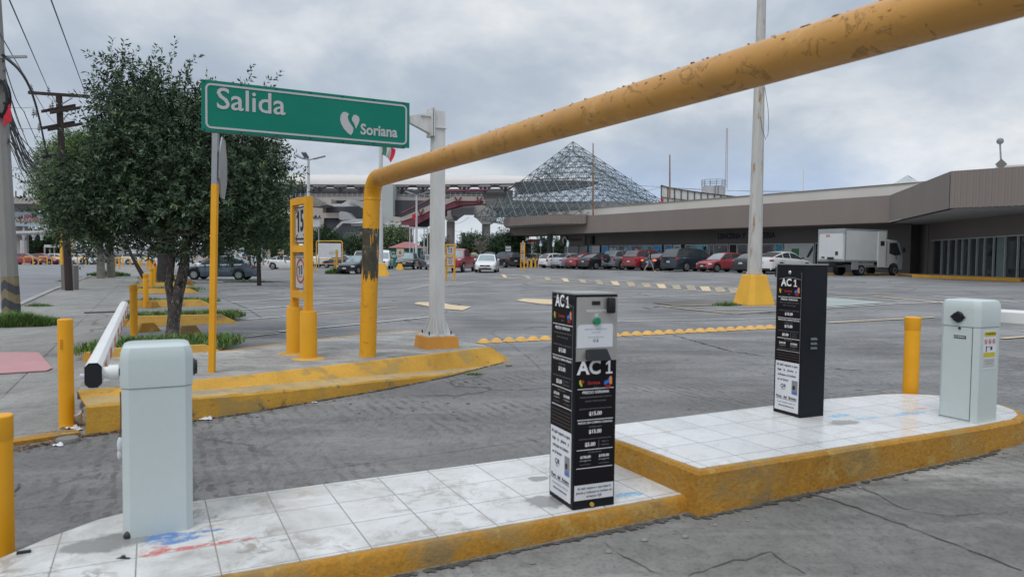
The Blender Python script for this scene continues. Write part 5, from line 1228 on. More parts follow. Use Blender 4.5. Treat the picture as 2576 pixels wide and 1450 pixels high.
# smaller trees across the car park
def smalltree(px, Y, pyb, pyt, rx, lab, seed, dens=1.0, mats=None, bare=False, cat='tree', trunk=True, name='tree', zc=None):
    global YT
    YT = Y; b_ = at(px, Y); e = thing(name, lab, cat, b_, 0, None); S_ = Y/F
    ctr = (pyb*.35+pyt*.65); ry = (pyb-pyt)*.42
    q = MB(); r = random.Random(seed)
    top_ = P(px, ctr, Y); q.tube([b_, b_.lerp(top_,.5)+Vector((r.uniform(-.15,.15),0,0)), top_], [.14 if not bare else .17,.10,.05], 7)
    if bare:
        for i in range(22):
            a = b_.lerp(top_, r.uniform(.55,1.0)); an = r.uniform(0,6.28); L_ = rx*S_*r.uniform(.6,1.1); d_ = Vector((math.cos(an),math.sin(an)*.5,r.uniform(.5,1.2))); 
            m1 = a+d_*L_*.5; branchy(q, a, m1, .06, .03, .05, i, 3, 5)
            for j in range(4): branchy(q, m1, m1+Vector((r.uniform(-1,1),r.uniform(-.5,.5),r.uniform(.1,1)))*L_*.5, .03, .012, .05, i*4+j, 3, 4)
    q.build('trunk', m_barkd if not bare else m_barkp, e, smooth=True, world=True)
    if not bare:
        bb = [B(px,ctr,rx,ry)]
        for i in range(4): bb.append(B(px+r.uniform(-.6,.6)*rx, ctr+r.uniform(-.5,.5)*ry, rx*r.uniform(.35,.6), ry*r.uniform(.4,.6)))
        leaf_cloud('crown', bb, int(620*dens), 9, .22*Y/60, .08*Y/60, .85*Y/60, mats or [m_lfx,m_lfx2], e, seed, mixp=(.65,.35,0), inner=.2)
    return e
smalltree(1287, 84, 640, 598, 32, 'round dark tree left of the no parking sign, before the red fronted shop', 11, 1.0)
smalltree(1253, 90, 646, 614, 14, 'small dark tree between the bare tree and the round tree', 12, .9)
smalltree(1192, 92, 646, 606, 24, 'dark tree just right of the red pickup', 13, 1)
smalltree(1211, 88, 655, 598, 30, 'leafless pale tree between the pickup and the white sedan', 14, 1, bare=True)
smalltree(985, 92, 640, 588, 32, 'olive green shrub tree against the station wall beside the green kiosk', 15, 1.5, [m_lfx2,m_lf3])
smalltree(815, 98, 655, 590, 42, 'bushy tree behind the blank white board', 16, 1.6)
smalltree(905, 98, 655, 606, 34, 'low bushy tree at the station wall right of the blank board', 17, 1.2)
smalltree(1368, 96, 652, 612, 13, 'dark tree behind the blue disabled parking signs', 18, .5)
smalltree(1402, 104, 652, 616, 11, 'tree seen under the mall canopy beside the round column', 19, .45)
smalltree(1092, 104, 640, 606, 18, 'small spiky tree right of the green kiosk', 20, .8)
smalltree(640, 110, 652, 600, 34, 'tree behind the white printed board', 21, 1.2)
smalltree(690, 112, 655, 596, 34, 'grey green tree left of the row 15 sign', 22, 1.2)
smalltree(560, 120, 655, 598, 40, 'tree behind the white car roof and grey sedan', 23, 1.3)
smalltree(78, 130, 655, 592, 46, 'dark rounded tree under the billboard on the left', 24, 1.6)
smalltree(130, 128, 650, 604, 36, 'second dark rounded tree right of the billboard', 25, 1.3)
smalltree(20, 150, 645, 600, 24, 'dark tree at the far left behind the concrete pole', 26, .9)
# leaning bare stem at the edge of the sidewalk
q = MB(); q.tube([P(362,697,33), P(345,668,33), P(330,640,33), P(318,610,33.3), P(305,570,33.5)], [.11,.09,.075,.06,.05], 8); tag(q.build('dead_stem', m_barkd, smooth=True), 'thin dark stem leaning over the sidewalk left of the bollards', 'tree stem')
# ------------------------------------------------------------------ concrete pole, wooden pole and cables
m_pconc = M('pole_concrete', (.27,.262,.245), .9, var=.12, vs=2.2, bump=.4, bs=18, stretch=(2,2,.35), spots=[((.15,.145,.13),.16,2.5),((.36,.35,.33),.1,6)])
cp = PZ(30,812,0); e = thing('concrete_pole', 'octagonal concrete pole with faded black and yellow stripes at its foot, left edge', 'utility pole', cp, 0, tilt=(0,rad(-1.9)))
q = MB(); q.cyl((0,0,-.1),(0,0,9.5),.18,.09,n=8,rot=rad(22)); q.build('shaft', m_pconc, e)
def stripe_mat():
    m = M('hazard_stripe', (.24,.19,.115), .9, var=.2, vs=6); t = m.node_tree; b = t.nodes['Principled BSDF']; LK = t.links.new
    src = b.inputs['Base Color'].links[0].from_socket; co = t.nodes.new('ShaderNodeTexCoord'); sp = t.nodes.new('ShaderNodeSeparateXYZ'); LK(co.outputs['Object'], sp.inputs[0])
    v = mth('FRACT', mth('MULTIPLY', mth('ADD', sp.outputs[2], mth('MULTIPLY', mth('ABSOLUTE', sp.outputs[0], None, t), .9, t), t), 2.6, t), None, t)
    f = mth('LESS_THAN', v, .5, t); mm = t.nodes.new('ShaderNodeMixRGB'); LK(f, mm.inputs[0]); LK(src, mm.inputs[1]); mm.inputs[2].default_value = (.075,.08,.09,1); LK(mm.outputs[0], b.inputs['Base Color']); return m
q = MB(); q.cyl((0,0,.02),(0,0,1.02),.1835,.1735,n=8,rot=rad(22)); q.build('striped_foot', stripe_mat(), e)
q = MB(); q.tube([(.0,-.19,1.0),(-.02,-.19,1.15),(.05,-.19,1.22)], .05, 6)
q = MB(); 
for i in range(26): 
    z = 5.15+.006*i; rr = .30+.015*math.sin(i*2.1); c_ = Vector((.12,-.16,0)); q.tube([c_+Vector((rr*.55*math.cos(t)+.02*math.sin(i),.05*math.sin(i*1.7),4.85+rr*1.25*math.sin(t))) for t in [j*math.pi/10 for j in range(21)]], .014, 4, caps=False)
q.build('cable_coil', m_black, e)
q = MB(); q.prism([(.16,-.20,4.25),(.36,-.20,4.35),(.34,-.20,4.72),(.22,-.20,4.62)], (0,.012,0)); q.build('red_tag', m_flagr, e)
q = MB(); q.box((.1,-.05,5.75),(1.1,.05,.05)); 
for i in range(5): q.cyl((-.02,-.16,6.0+.12*i),(-.02,-.16,6.05+.12*i),.05,n=8)
q.build('bracket', m_grey, e)
m_wood = M('creosote_wood', (.045,.032,.028), .9, var=.3, vs=3, bump=.4, stretch=(3,3,.3))
YW = 29.4; wp = at(174,YW); e = thing('wooden_pole', 'dark wooden utility pole with three sets of crossarms rising behind the feathery tree', 'utility pole', wp, 0)
topw = P(148,238,YW)
q = MB(); q.tube([wp-Vector((0,0,.1)), wp.lerp(topw,.5), topw], [.15,.135,.12], 12); q.build('shaft', m_wood, e, smooth=True, world=True)
def armw(a, b, t_=.10):
    q = MB(); a = Vector(a); b = Vector(b); d = (b-a).normalized(); n = Vector((-d.y,d.x,0)).normalized()*t_/2; u_ = Vector((0,0,t_*.6)); q.prism([a-n-u_,a+n-u_,a+n+u_,a-n+u_], b-a); return q.build('crossarm', m_wood, e, world=True)
armw(P(72,233,YW), P(225,243,YW-.0)); armw(P(106,280,YW-.8), P(188,265,YW+.8)); armw(P(128,283,YW-.7), P(200,271,YW+.9)); armw(P(108,322,YW-.9), P(186,307,YW+.8)); armw(P(122,326,YW-.6), P(206,311,YW+1))
q = MB()
for a, b in (((118,242),(146,262)),((182,246),(155,262)),((160,300),(172,285))): q.tube([P(*a,YW-.1),P(*b,YW-.1)], .025, 5)
q.build('brace', m_grey, e, world=True)
q = MB()
for x, y in ((79,222),(122,227),(213,232),(218,238),(132,265),(126,272),(92,279),(84,282),(98,319)):
    c_ = P(x,y,YW); 
    for k in range(3): q.ell((c_.x,c_.y,c_.z-.10+.09*k),(.09-.02*k,.09-.02*k,.035), n=8, m=4)
    q.cyl(c_-Vector((0,0,.25)),c_+Vector((0,0,.16)),.02,n=5)
q.build('insulators', m_grey, e, smooth=True, world=True)
q = MB(); a = at(168,30.5); q.prism([a+Vector((-.17,-.12,-.1)),a+Vector((.17,-.12,-.1)),a+Vector((.17,.12,-.1)),a+Vector((-.17,.12,-.1))],(0,0,1.15)); a = at(184,30.2); q.prism([a+Vector((-.15,-.15,-.1)),a+Vector((.15,-.15,-.1)),a+Vector((.15,.15,-.1)),a+Vector((-.15,.15,-.1))],(0,0,1.12)) 
a = at(181,30.2); q.tube([a+Vector((0,0,1.0)), P(172,612,31)], [.06,.05], 8)
q.build('stub_posts', m_concd, e, world=True)
cab = thing('overhead_cables', 'bundle of overhead cables running from the concrete pole past the wooden pole', 'cables', P(100,300,20))
def wire(p0, Y0, p1, Y1, r, sag=.3, n=14, mat=None):
    a = P(*p0,Y0); b = P(*p1,Y1); q = MB(); q.tube([a.lerp(b,i/n)-Vector((0,0,sag*math.sin(math.pi*i/n))) for i in range(n+1)], r, 5); q.build('cable', mat or m_dark, cab, world=True)
m_wire = M('wire_grey', (.10,.11,.12), .6)
wire((80,222),YW,(-8,72),12,.010,.0,mat=m_wire); wire((122,226),YW,(14,-22),11,.012,0,mat=m_wire); wire((214,232),YW,(124,-12),11,.012,0,mat=m_wire)
wire((80,222),YW,(140,310),60,.016,.2,mat=m_wire); wire((122,226),YW,(176,300),60,.016,.2,mat=m_wire)
wire((8,140),15.4,(118,392),34,.040,-1.0); wire((8,150),15.4,(60,280),24,.012,.2); wire((60,280),24,(112,380),40,.014,.2)
rr = random.Random(2)
for i in range(11): wire((12+rr.uniform(-3,5),250+rr.uniform(-30,50)),15.4,(70+rr.uniform(0,75),385+rr.uniform(-15,45)),36+rr.uniform(-4,8),.010+.010*rr.random(),rr.uniform(.3,1.6))
for i in range(6): wire((20+rr.uniform(0,8),350+rr.uniform(-15,15)),15.4,(95+rr.uniform(0,50),440+rr.uniform(-30,30)),40,.009,rr.uniform(.2,1.2))
wire((12,200),15.4,(95,395),38,.012,.4); wire((10,175),15.4,(60,330),28,.010,.3); wire((-5,268),22,(95,268),30,.008,.05,mat=m_wire); wire((-5,318),22,(110,322),31,.008,.05,mat=m_wire); wire((25,375),60,(90,425),60,.02,.3,mat=m_wire); wire((30,420),80,(100,418),80,.02,.3,mat=m_wire)
q = MB(); a = P(118,392,34); q.tube([a+Vector((-.2,0,-.02)),a+Vector((.45,0,.10))],[.12,.10],8); q.build('cable_joint', m_dark, cab, world=True)
# ------------------------------------------------------------------ vehicles
def interp(pts, x):
    if x <= pts[0][0]: return pts[0][1]
    for (a,za),(b,zb) in zip(pts, pts[1:]):
        if x <= b: return za+(zb-za)*(x-a)/(b-a)
    return pts[-1][1]
CARS = {
 'sedan': dict(L=4.42,W=1.72,H=1.47,rw=.31,wx=(.185,.795),top=[(0,.52),(.012,.64),(.05,.74),(.14,.83),(.27,.92),(.5,.95),(.76,.99),(.86,1.03),(.96,1.02),(.985,.93),(1,.70)],roof=[(.25,.91),(.39,1.33),(.45,1.42),(.56,1.47),(.68,1.43),(.76,1.33),(.89,1.04)],ws=(.25,.42),rs=(.74,.89),pil=(.545,.715)),
 'coupe': dict(L=4.6,W=1.84,H=1.50,rw=.34,wx=(.18,.80),top=[(0,.56),(.012,.70),(.05,.82),(.14,.90),(.27,.98),(.5,1.0),(.80,1.06),(.93,1.10),(.98,1.06),(1,.80)],roof=[(.26,.96),(.40,1.36),(.47,1.46),(.56,1.50),(.68,1.44),(.78,1.33),(.95,1.10)],ws=(.26,.43),rs=(.70,.95),pil=(.56,.74)),
 'hatch': dict(L=3.85,W=1.66,H=1.46,rw=.29,wx=(.19,.80),top=[(0,.50),(.012,.64),(.06,.74),(.16,.84),(.29,.93),(.6,.97),(.93,.99),(.985,.90),(1,.60)],roof=[(.27,.92),(.42,1.33),(.48,1.42),(.60,1.46),(.80,1.42),(.88,1.34),(.975,.99)],ws=(.27,.45),rs=(.87,.975),pil=(.57,.80)),
 'suv': dict(L=4.55,W=1.84,H=1.68,rw=.35,wx=(.185,.80),top=[(0,.62),(.012,.80),(.05,.92),(.14,1.00),(.25,1.06),(.6,1.09),(.95,1.10),(.99,1.0),(1,.66)],roof=[(.24,1.05),(.36,1.50),(.43,1.62),(.55,1.68),(.80,1.65),(.90,1.58),(.98,1.10)],ws=(.24,.40),rs=(.89,.98),pil=(.54,.76)),
 'minivan': dict(L=4.95,W=1.95,H=1.76,rw=.34,wx=(.18,.79),top=[(0,.58),(.012,.74),(.05,.86),(.12,.95),(.20,1.03),(.6,1.07),(.96,1.08),(.99,1.0),(1,.62)],roof=[(.18,1.01),(.34,1.58),(.41,1.70),(.55,1.76),(.85,1.74),(.92,1.66),(.99,1.08)],ws=(.18,.37),rs=(.91,.99),pil=(.47,.68)),
 'van': dict(L=4.3,W=1.72,H=1.95,rw=.31,wx=(.17,.80),top=[(0,.60),(.012,.82),(.05,.95),(.12,1.02),(.20,1.08),(.6,1.10),(.97,1.10),(1,.70)],roof=[(.17,1.05),(.30,1.62),(.34,1.72),(.40,1.92),(.6,1.95),(.96,1.93),(.99,1.10)],ws=(.17,.32),rs=(.965,.99),pil=(.42,.43)),
 'pickup': dict(L=5.7,W=2.0,H=1.92,rw=.41,wx=(.165,.78),top=[(0,.78),(.008,1.02),(.03,1.12),(.12,1.18),(.25,1.22),(.5,1.25),(.64,1.26),(.66,1.30),(.98,1.32),(1,.9)],roof=[(.24,1.21),(.31,1.62),(.35,1.82),(.44,1.92),(.55,1.91),(.61,1.84),(.645,1.28)],ws=(.24,.34),rs=(.60,.645),pil=(.44,.57)),
}
def carpaint(nm, c, r=.28, metal=.0): return M('car_paint_'+nm, c, r, metal=metal, var=.03, vs=1, coat=.6)
P_white = carpaint('white', (.66,.66,.65)); P_greyblue = carpaint('grey_blue', (.095,.125,.165), metal=.25); P_silver = carpaint('silver', (.40,.42,.46), metal=.35)
P_red = carpaint('red', (.30,.020,.030)); P_dred = carpaint('dark_red', (.26,.025,.035)); P_black = carpaint('black', (.018,.019,.022)); P_navy = carpaint('navy', (.02,.032,.045)); P_grey = carpaint('grey', (.17,.19,.21), metal=.25)
P_fadered = carpaint('faded_red', (.30,.045,.05), .5); P_dblue = carpaint('dark_blue', (.02,.03,.07)); P_trim = M('bumper_trim', (.035,.036,.04), .7)
m_wglass = M('windscreen', (.05,.06,.065), .05, var=.3, vs=.6, spec=1.0); m_wglassb = M('windscreen_pale', (.20,.26,.27), .08, var=.3, vs=.8, spec=1.0)
def car(kind, px, Y, hd, paint, lab, name=None, pale=False, two=None, lowtrim=None, det=1, roofpaint=None, rearstyle=None, grp=None, cat='car', loc=None, dz=0, lights=True, plate=True, wheelface=True):
    c = CARS[kind]; Ln, W_, H, rw = c['L'], c['W'], c['H'], c['rw']
    p = loc or at(px, Y); e = thing(name or kind_name[kind], lab, cat, (p[0],p[1],p[2]+dz), rad(hd), grp)
    wx = [Ln*q for q in c['wx']]; Ra = rw+.065
    top = [(a*Ln,b) for a, b in c['top']]; roof = [(a*Ln,b) for a, b in c['roof']]
    X = lambda s: Ln/2-s       # s from the nose -> local x forward
    xs = set([Ln*i/30 for i in range(31)]+[.05,.10,Ln-.05,Ln-.10])
    for w0 in wx:
        for i in range(9): xs.add(w0+Ra*math.cos(math.pi*i/8))
        xs.add(w0-Ra-.001); xs.add(w0+Ra+.001)
    xs = sorted(x for x in xs if 0 <= x <= Ln)
    plan = [(0,.80),(.012*Ln,.86),(.04*Ln,.93),(.10*Ln,.98),(.2*Ln,1),(.8*Ln,1),(.92*Ln,.97),(.975*Ln,.92),(Ln,.85)]
    sill = .20 if kind not in ('suv','pickup') else (.25 if kind == 'suv' else .38)
    def zb(x):
        z = sill+(.05 if x < .10*Ln or x > .92*Ln else 0)
        for w0 in wx:
            if abs(x-w0) < Ra: z = max(z, rw+math.sqrt(max(0,Ra*Ra-(x-w0)**2))*.98)
        return z
    ts = [0,.15,.42,.70,.88,1.0]; yf = [.95,.985,1.0,.985,.96,.90]
    ring_ = []
    for x in xs:
        b, t_ = zb(x), interp(top, x); hw = W_/2*interp(plan, x); b = min(b, t_-.05)
        l = [(hw*f, b+(t_-b)*t) for t, f in zip(ts, yf)]+[(hw*.72,t_+.018),(hw*.35,t_+.03)]
        ring_.append([(X(x),y,z) for y, z in l]+[(X(x),0,t_+.034)]+[(X(x),-y,z) for y, z in reversed(l)])
    n = len(ring_[0]); v = [q for r in ring_ for q in r]; f = []; mi = []
    for i in range(len(ring_)-1):
        for j in range(n-1): f.append((i*n+j,(i+1)*n+j,(i+1)*n+j+1,i*n+j+1)); low = lowtrim and (j == 0 or j == n-2); mi.append(2 if low else 0)
        f.append((i*n+n-1,(i+1)*n+n-1,(i+1)*n,i*n)); mi.append(1)
    f.append(tuple(range(n))); mi.append(0); f.append(tuple(range((len(ring_)-1)*n+n-1,(len(ring_)-1)*n-1,-1))); mi.append(0)
    q = MB(); q.v = v; q.f = f; q.m = mi
    q.build('body', [paint, m_black, lowtrim or paint], e, smooth=True)
    # cabin
    xc = sorted(set([roof[0][0]+(roof[-1][0]-roof[0][0])*i/22 for i in range(23)]+[c['ws'][1]*Ln,c['rs'][0]*Ln]+[k*Ln+d for k in c['pil'] for d in (-.04,.04)]))
    belt = interp(top, Ln*.5); G_ = {'cab':([],[]),'front':([],[]),'rear':([],[]),'left':([],[]),'right':([],[])}
    tv = [0,.10,.86,1.0]; cv = [1,.88,.4,0,-.4,-.88,-1]; rows = []
    for x in xc:
        zb_, zr = interp(top, x)-.01, max(interp(roof, x), interp(top, x)+.005); hw = W_/2*interp(plan, x)
        yy = lambda z: hw*(.905-.215*max(0,(z-belt))/(H-belt))
        sd = [(yy(zb_+(zr-zb_)*t), zb_+(zr-zb_)*t) for t in tv]; yt = sd[-1][0]
        tp_ = [(yt*k, zr+.035*(1-k*k)*min(1,(zr-zb_)*3)) for k in cv[1:-1]]
        rows.append([(X(x),y,z) for y, z in sd]+[(X(x),y,z) for y, z in tp_]+[(X(x),-y,z) for y, z in reversed(sd)])
    n = len(rows[0]); allv = [q_ for r in rows for q_ in r]
    for i in range(len(rows)-1):
        xm = (xc[i]+xc[i+1])/2/Ln
        for j in range(n-1):
            key = 'cab'
            inp = any(abs(xm-k) < .045/Ln*1.0 for k in c['pil'])
            side = j in (1, n-3)
            if side and not inp and c['roof'][0][0]+.035 < xm < c['roof'][-1][0]-.03 and kind != 'van': key = 'left' if j == 1 else 'right'
            if side and kind == 'van' and c['roof'][0][0]+.03 < xm < .41: key = 'left' if j == 1 else 'right'
            if 4 <= j <= n-6:
                if xm < c['ws'][1]: key = 'front'
                elif xm > c['rs'][0]: key = 'rear'
            G_[key][0].append((i*n+j,(i+1)*n+j,(i+1)*n+j+1,i*n+j+1))
    for key, nm, mt in (('cab','roof',roofpaint or paint),('front','windshield',m_wglassb if pale else m_wglass),('rear','rear_window',m_wglass if not rearstyle == 'pale' else m_wglassb),('left','side_glass',m_wglass),('right','side_glass',m_wglass)):
        fs = G_[key][0]
        if not fs: continue
        used = sorted(set(i for q_ in fs for i in q_)); mp_ = {u_:k for k, u_ in enumerate(used)}
        q = MB(); q.add([allv[u_] for u_ in used], [tuple(mp_[i] for i in q_) for q_ in fs]); q.build(nm, mt, e, smooth=True)
    # wheels
    for w0 in wx:
        for s in (1,-1):
            yo = s*(W_/2-.01); q = MB(); q.tube([(X(w0),yo-s*.20,rw),(X(w0),yo-s*.19,rw),(X(w0),yo-s*.02,rw),(X(w0),yo,rw),(X(w0),yo+s*.004,rw)],[rw*.8,rw,rw,rw*.93,rw*.66],20); wl = q.build('wheel', m_tyre, e, smooth=True)
            q = MB(); q.cyl((X(w0),yo-s*.01,rw),(X(w0),yo+s*.006,rw),rw*.60,n=16,mi=1)
            if wheelface:
                nsp = 8 if det > 1 else 5
                for k in range(nsp):
                    a = 2*math.pi*k/nsp+.3; fr = frame((X(w0),yo+s*.010,rw),(math.cos(a),0,math.sin(a)),(-math.sin(a),0,math.cos(a))); q.box((rw*.33,0,0),(rw*.50,rw*.17,.012),0,mat=fr)
                tt = [i*math.pi/8 for i in range(17)]; q.tube([(X(w0)+rw*.58*math.cos(t),yo+s*.008,rw+rw*.58*math.sin(t)) for t in tt], rw*.055, 5, 0)
            else: q.cyl((X(w0),yo+s*.002,rw),(X(w0),yo+s*.012,rw),rw*.5,n=12,mi=0)
            q.build('rim', [m_rim, m_dark], wl)
    zf = interp(top, .03*Ln); zr_ = interp(top, Ln*.97)
    for s in (1,-1):
        q = MB(); q.ell((X(.055*Ln), s*W_*.385, zf-.10), (.055*Ln,.16,.075), n=12, m=6); q.build('headlight', m_lens, e, smooth=True)
        q = MB()
        if kind in ('suv','minivan','hatch','van'): q.ell((X(Ln-.06), s*W_*.42, zr_-.15),(.10,.085,.16), n=10, m=6)
        else: q.ell((X(Ln-.10), s*W_*.385, zr_-.17),(.16,.17,.075), n=10, m=6)
        q.build('taillight', m_redlens, e, smooth=True)
        q = MB(); xm_ = X(c['ws'][0]*Ln+.30); q.ell((xm_, s*(W_/2+.075), belt+.08),(.07,.10,.07), n=8, m=6); q.build('mirror', paint if det > 1 else m_black, e, smooth=True)
    q = MB(); q.bbox((X(.0)-.015,0,zf-.14),(.07,W_*.46,.12),.02); q.build('grille', m_black, e)
    q = MB(); q.bbox((X(.0)-.01,0,sill+.13),(.07,W_*.60,.11),.02); q.build('air_intake', m_black, e)
    q = MB(); q.bbox((X(Ln)+.012,0,sill+.10),(.06,W_*.74,.14),.02); q.build('rear_skirt', P_trim, e)
    if plate:
        q = MB(); q.box((X(0)+.028,0,zf-.235),(.012,.31,.11)); q.build('plate', m_plate, e)
        q = MB(); q.box((X(Ln)-.012,0,zr_-.30 if kind in ('sedan','coupe') else zr_-.33),(.02,.31,.12)); q.build('plate', m_plate, e)
    if det > 1:
        for s in (1,-1):
            q = MB()
            for fx in (.34,.55,.745): q.box((X(fx*Ln), s*(W_/2-.001), (sill+belt)/2+.02),(.010,.012,belt-sill-.14))
            q.box((X(.545*Ln), s*(W_/2+.0), sill+.06),(.40*Ln,.014,.012)); q.build('door_seams', m_black, e)
            for fx in (.515,.70):
                q = MB(); q.bbox((X(fx*Ln), s*(W_/2+.006), belt-.10),(.17,.03,.028),.008); q.build('door_handle', paint, e)
    return e
kind_name = {'sedan':'parked_sedan','coupe':'parked_coupe','hatch':'parked_hatchback','suv':'parked_suv','minivan':'parked_minivan','van':'delivery_van','pickup':'pickup_truck'}
# cars in the nearer bays
car('sedan',558,44.6,183,P_greyblue,'grey blue sedan parked sideways behind the forked tree',det=2)
car('sedan',546,54,170,P_white,'white taxi with amber roof half hidden behind the grey blue sedan',roofpaint=M('taxi_amber',(.62,.36,.08),.4))
car('hatch',465,52,20,P_white,'white hatchback behind the dark trunk, left of the taxi')
car('sedan',722,76,6,P_white,'white sedan seen from its rear left, left of the row 15 sign')
car('pickup',822,84,-14,P_white,'white pickup behind the blank yellow framed board')
car('sedan',858,80,155,P_dblue,'dark blue sedan with red tail lamp behind the blank board',rearstyle='pale')
car('pickup',910,88,96,P_white,'white pickup seen from behind above the black hatchback',cat='pickup')
car('hatch',902,57,-112,P_black,'black hatchback facing the camera, left of the peeling gantry upright',pale=True)
car('van',965,74,-86,P_white,'white box van facing the camera, right of the gantry upright',lowtrim=P_trim,pale=True,cat='van')
car('suv',1026,72,-91,P_black,'black suv facing the camera in front of the green kiosk',pale=True)
car('hatch',1083,70,-70,P_grey,'dark grey hatchback half hidden by the white sign post')
car('pickup',1153,60,-101,P_red,'red pickup facing the camera behind the row 10 sign',pale=True,cat='pickup')
car('sedan',1226,58,-93,P_white,'white sedan driving towards the camera down the middle lane',pale=True,det=2)
car('suv',1272,76,118,P_black,'black suv with an open door right of the white sedan')
car('minivan',1232,88,-90,P_black,'dark vehicle roof showing above the white sedan')
car('sedan',1297,82,112,P_white,'white and black sedan seen from behind beside the no parking sign',lowtrim=P_trim,rearstyle='pale')
car('sedan',1340,84,112,P_white,'pale sedan behind the slim row 8 sign',lowtrim=P_trim,rearstyle='pale')
car('hatch',1185,76,140,P_grey,'dark hatchback behind the row 4 sign')
# open door of the black suv
# row of cars in front of the mall
HX = 34.5
def crow(px): r = (px-CX)/F; t = (8.6-64.7*r)/(.565+.825*r); return (8.6-.565*t, 64.7+.825*t)
def rowcar(kind, px, paint, lab, hd=HX, off=0.0, **k):
    x, y = crow(px); x += -.825*off; y += -.565*off
    car(kind, 0, 0, hd, paint, lab, loc=(x,y,G(x,y)), grp='cars parked in front of the mall', **k)
rowcar('hatch',1402,P_white,'white hatchback at the left end of the row before the mall')
rowcar('sedan',1442,P_silver,'silver sedan between the white hatchback and the red sedan')
rowcar('sedan',1481,P_dred,'red sedan between the silver and the black sedans')
rowcar('sedan',1518,P_black,'black sedan left of the grey suv with rear spare wheel',off=.3)
rowcar('suv',1576,P_grey,'grey suv with a black spare wheel on its back door')
x_, y_ = crow(1561)
rowcar('suv',1629,P_dred,'red suv behind the walking man')
rowcar('sedan',1672,P_black,'black sedan with lit brake lamp between the red suv and the minivan',off=-.2)
rowcar('minivan',1746,P_navy,'dark green blue minivan parked before the mall',off=.5,cat='minivan')
rowcar('hatch',1826,P_fadered,'faded red hatchback facing the camera, left of the rusty pole',hd=HX+180-8,off=.5,lowtrim=P_trim,pale=True)
rowcar('sedan',1925,P_black,'black sedan half hidden behind the rusty white pole',off=.6)
rowcar('coupe',1985,P_white,'white coupe with sloping roof behind the upper ticket machine',off=.8,lowtrim=P_trim)
# spare wheel on the grey suv, brake lamp
sp = thing('spare_wheel','black covered spare wheel hung on the back of the grey suv','spare wheel',(0,0,0)) if False else None
suvg = [o for o in bpy.data.objects if o.get('label','').startswith('grey suv')][0]
q = MB(); q.tube([(-2.27,.08,.98),(-2.45,.08,.98),(-2.50,.08,.98)],[.37,.37,.30],20); sw = q.build('spare_wheel', m_tyre, suvg, smooth=True)
q = MB(); q.text(frame((-2.502,.08,.90),(0,-1,0),(0,0,1)),'TOYOTA',0,0,.11,0,.01,.003); q.build('cover_print', m_gtxt, sw)
bl_ = [o for o in bpy.data.objects if o.get('label','').startswith('black sedan with lit brake')][0]
m_brake = M('brake_lamp_lit',(.8,.05,.02),.3,emit=((1,.12,.05),1.5))
for ch in bl_.children:
    if ch.name.startswith('taillight'): ch.data.materials[0] = m_brake
suvo = [o for o in bpy.data.objects if o.get('label','').startswith('black suv with an open')][0]
q = MB(); fr = frame((.25,-.92,.35),(-.35,-.94,0),(0,0,1)); q.poly(fr,[(0,0),(1.0,.05),(1.05,.62),(.75,1.15),(.0,1.2)],.06,0); q.build('open_door', P_black, suvo)
q = MB(); q.poly(fr,[(.08,.68),(.96,.68),(.70,1.1),(.08,1.13)],.066,-.003); q.build('door_glass', m_wglassb, suvo)
# far cars on the left across the street
farL = [(68,92,10,P_fadered,'red car at the far left beneath the billboard','hatch'),(112,96,0,P_dred,'far red car with a grey hood beside the small white car','hatch'),(197,98,5,P_white,'far white sedan left of the wooden pole','sedan'),(222,101,5,P_silver,'far silver sedan just left of the wooden pole','sedan'),
        (355,104,8,P_white,'far white van seen between the tree trunks','minivan'),(640,104,0,P_white,'far white car right of the white printed board','sedan'),(668,98,0,P_silver,'far silver car beneath the trees by the row 5 sign','hatch'),(310,110,0,P_grey,'far grey car between the pale trunks','hatch')]
for px, Y, hd, pt, lb_, k_ in farL: car(k_,px,Y,hd,pt,lb_,wheelface=False,grp='cars parked far away on the left')
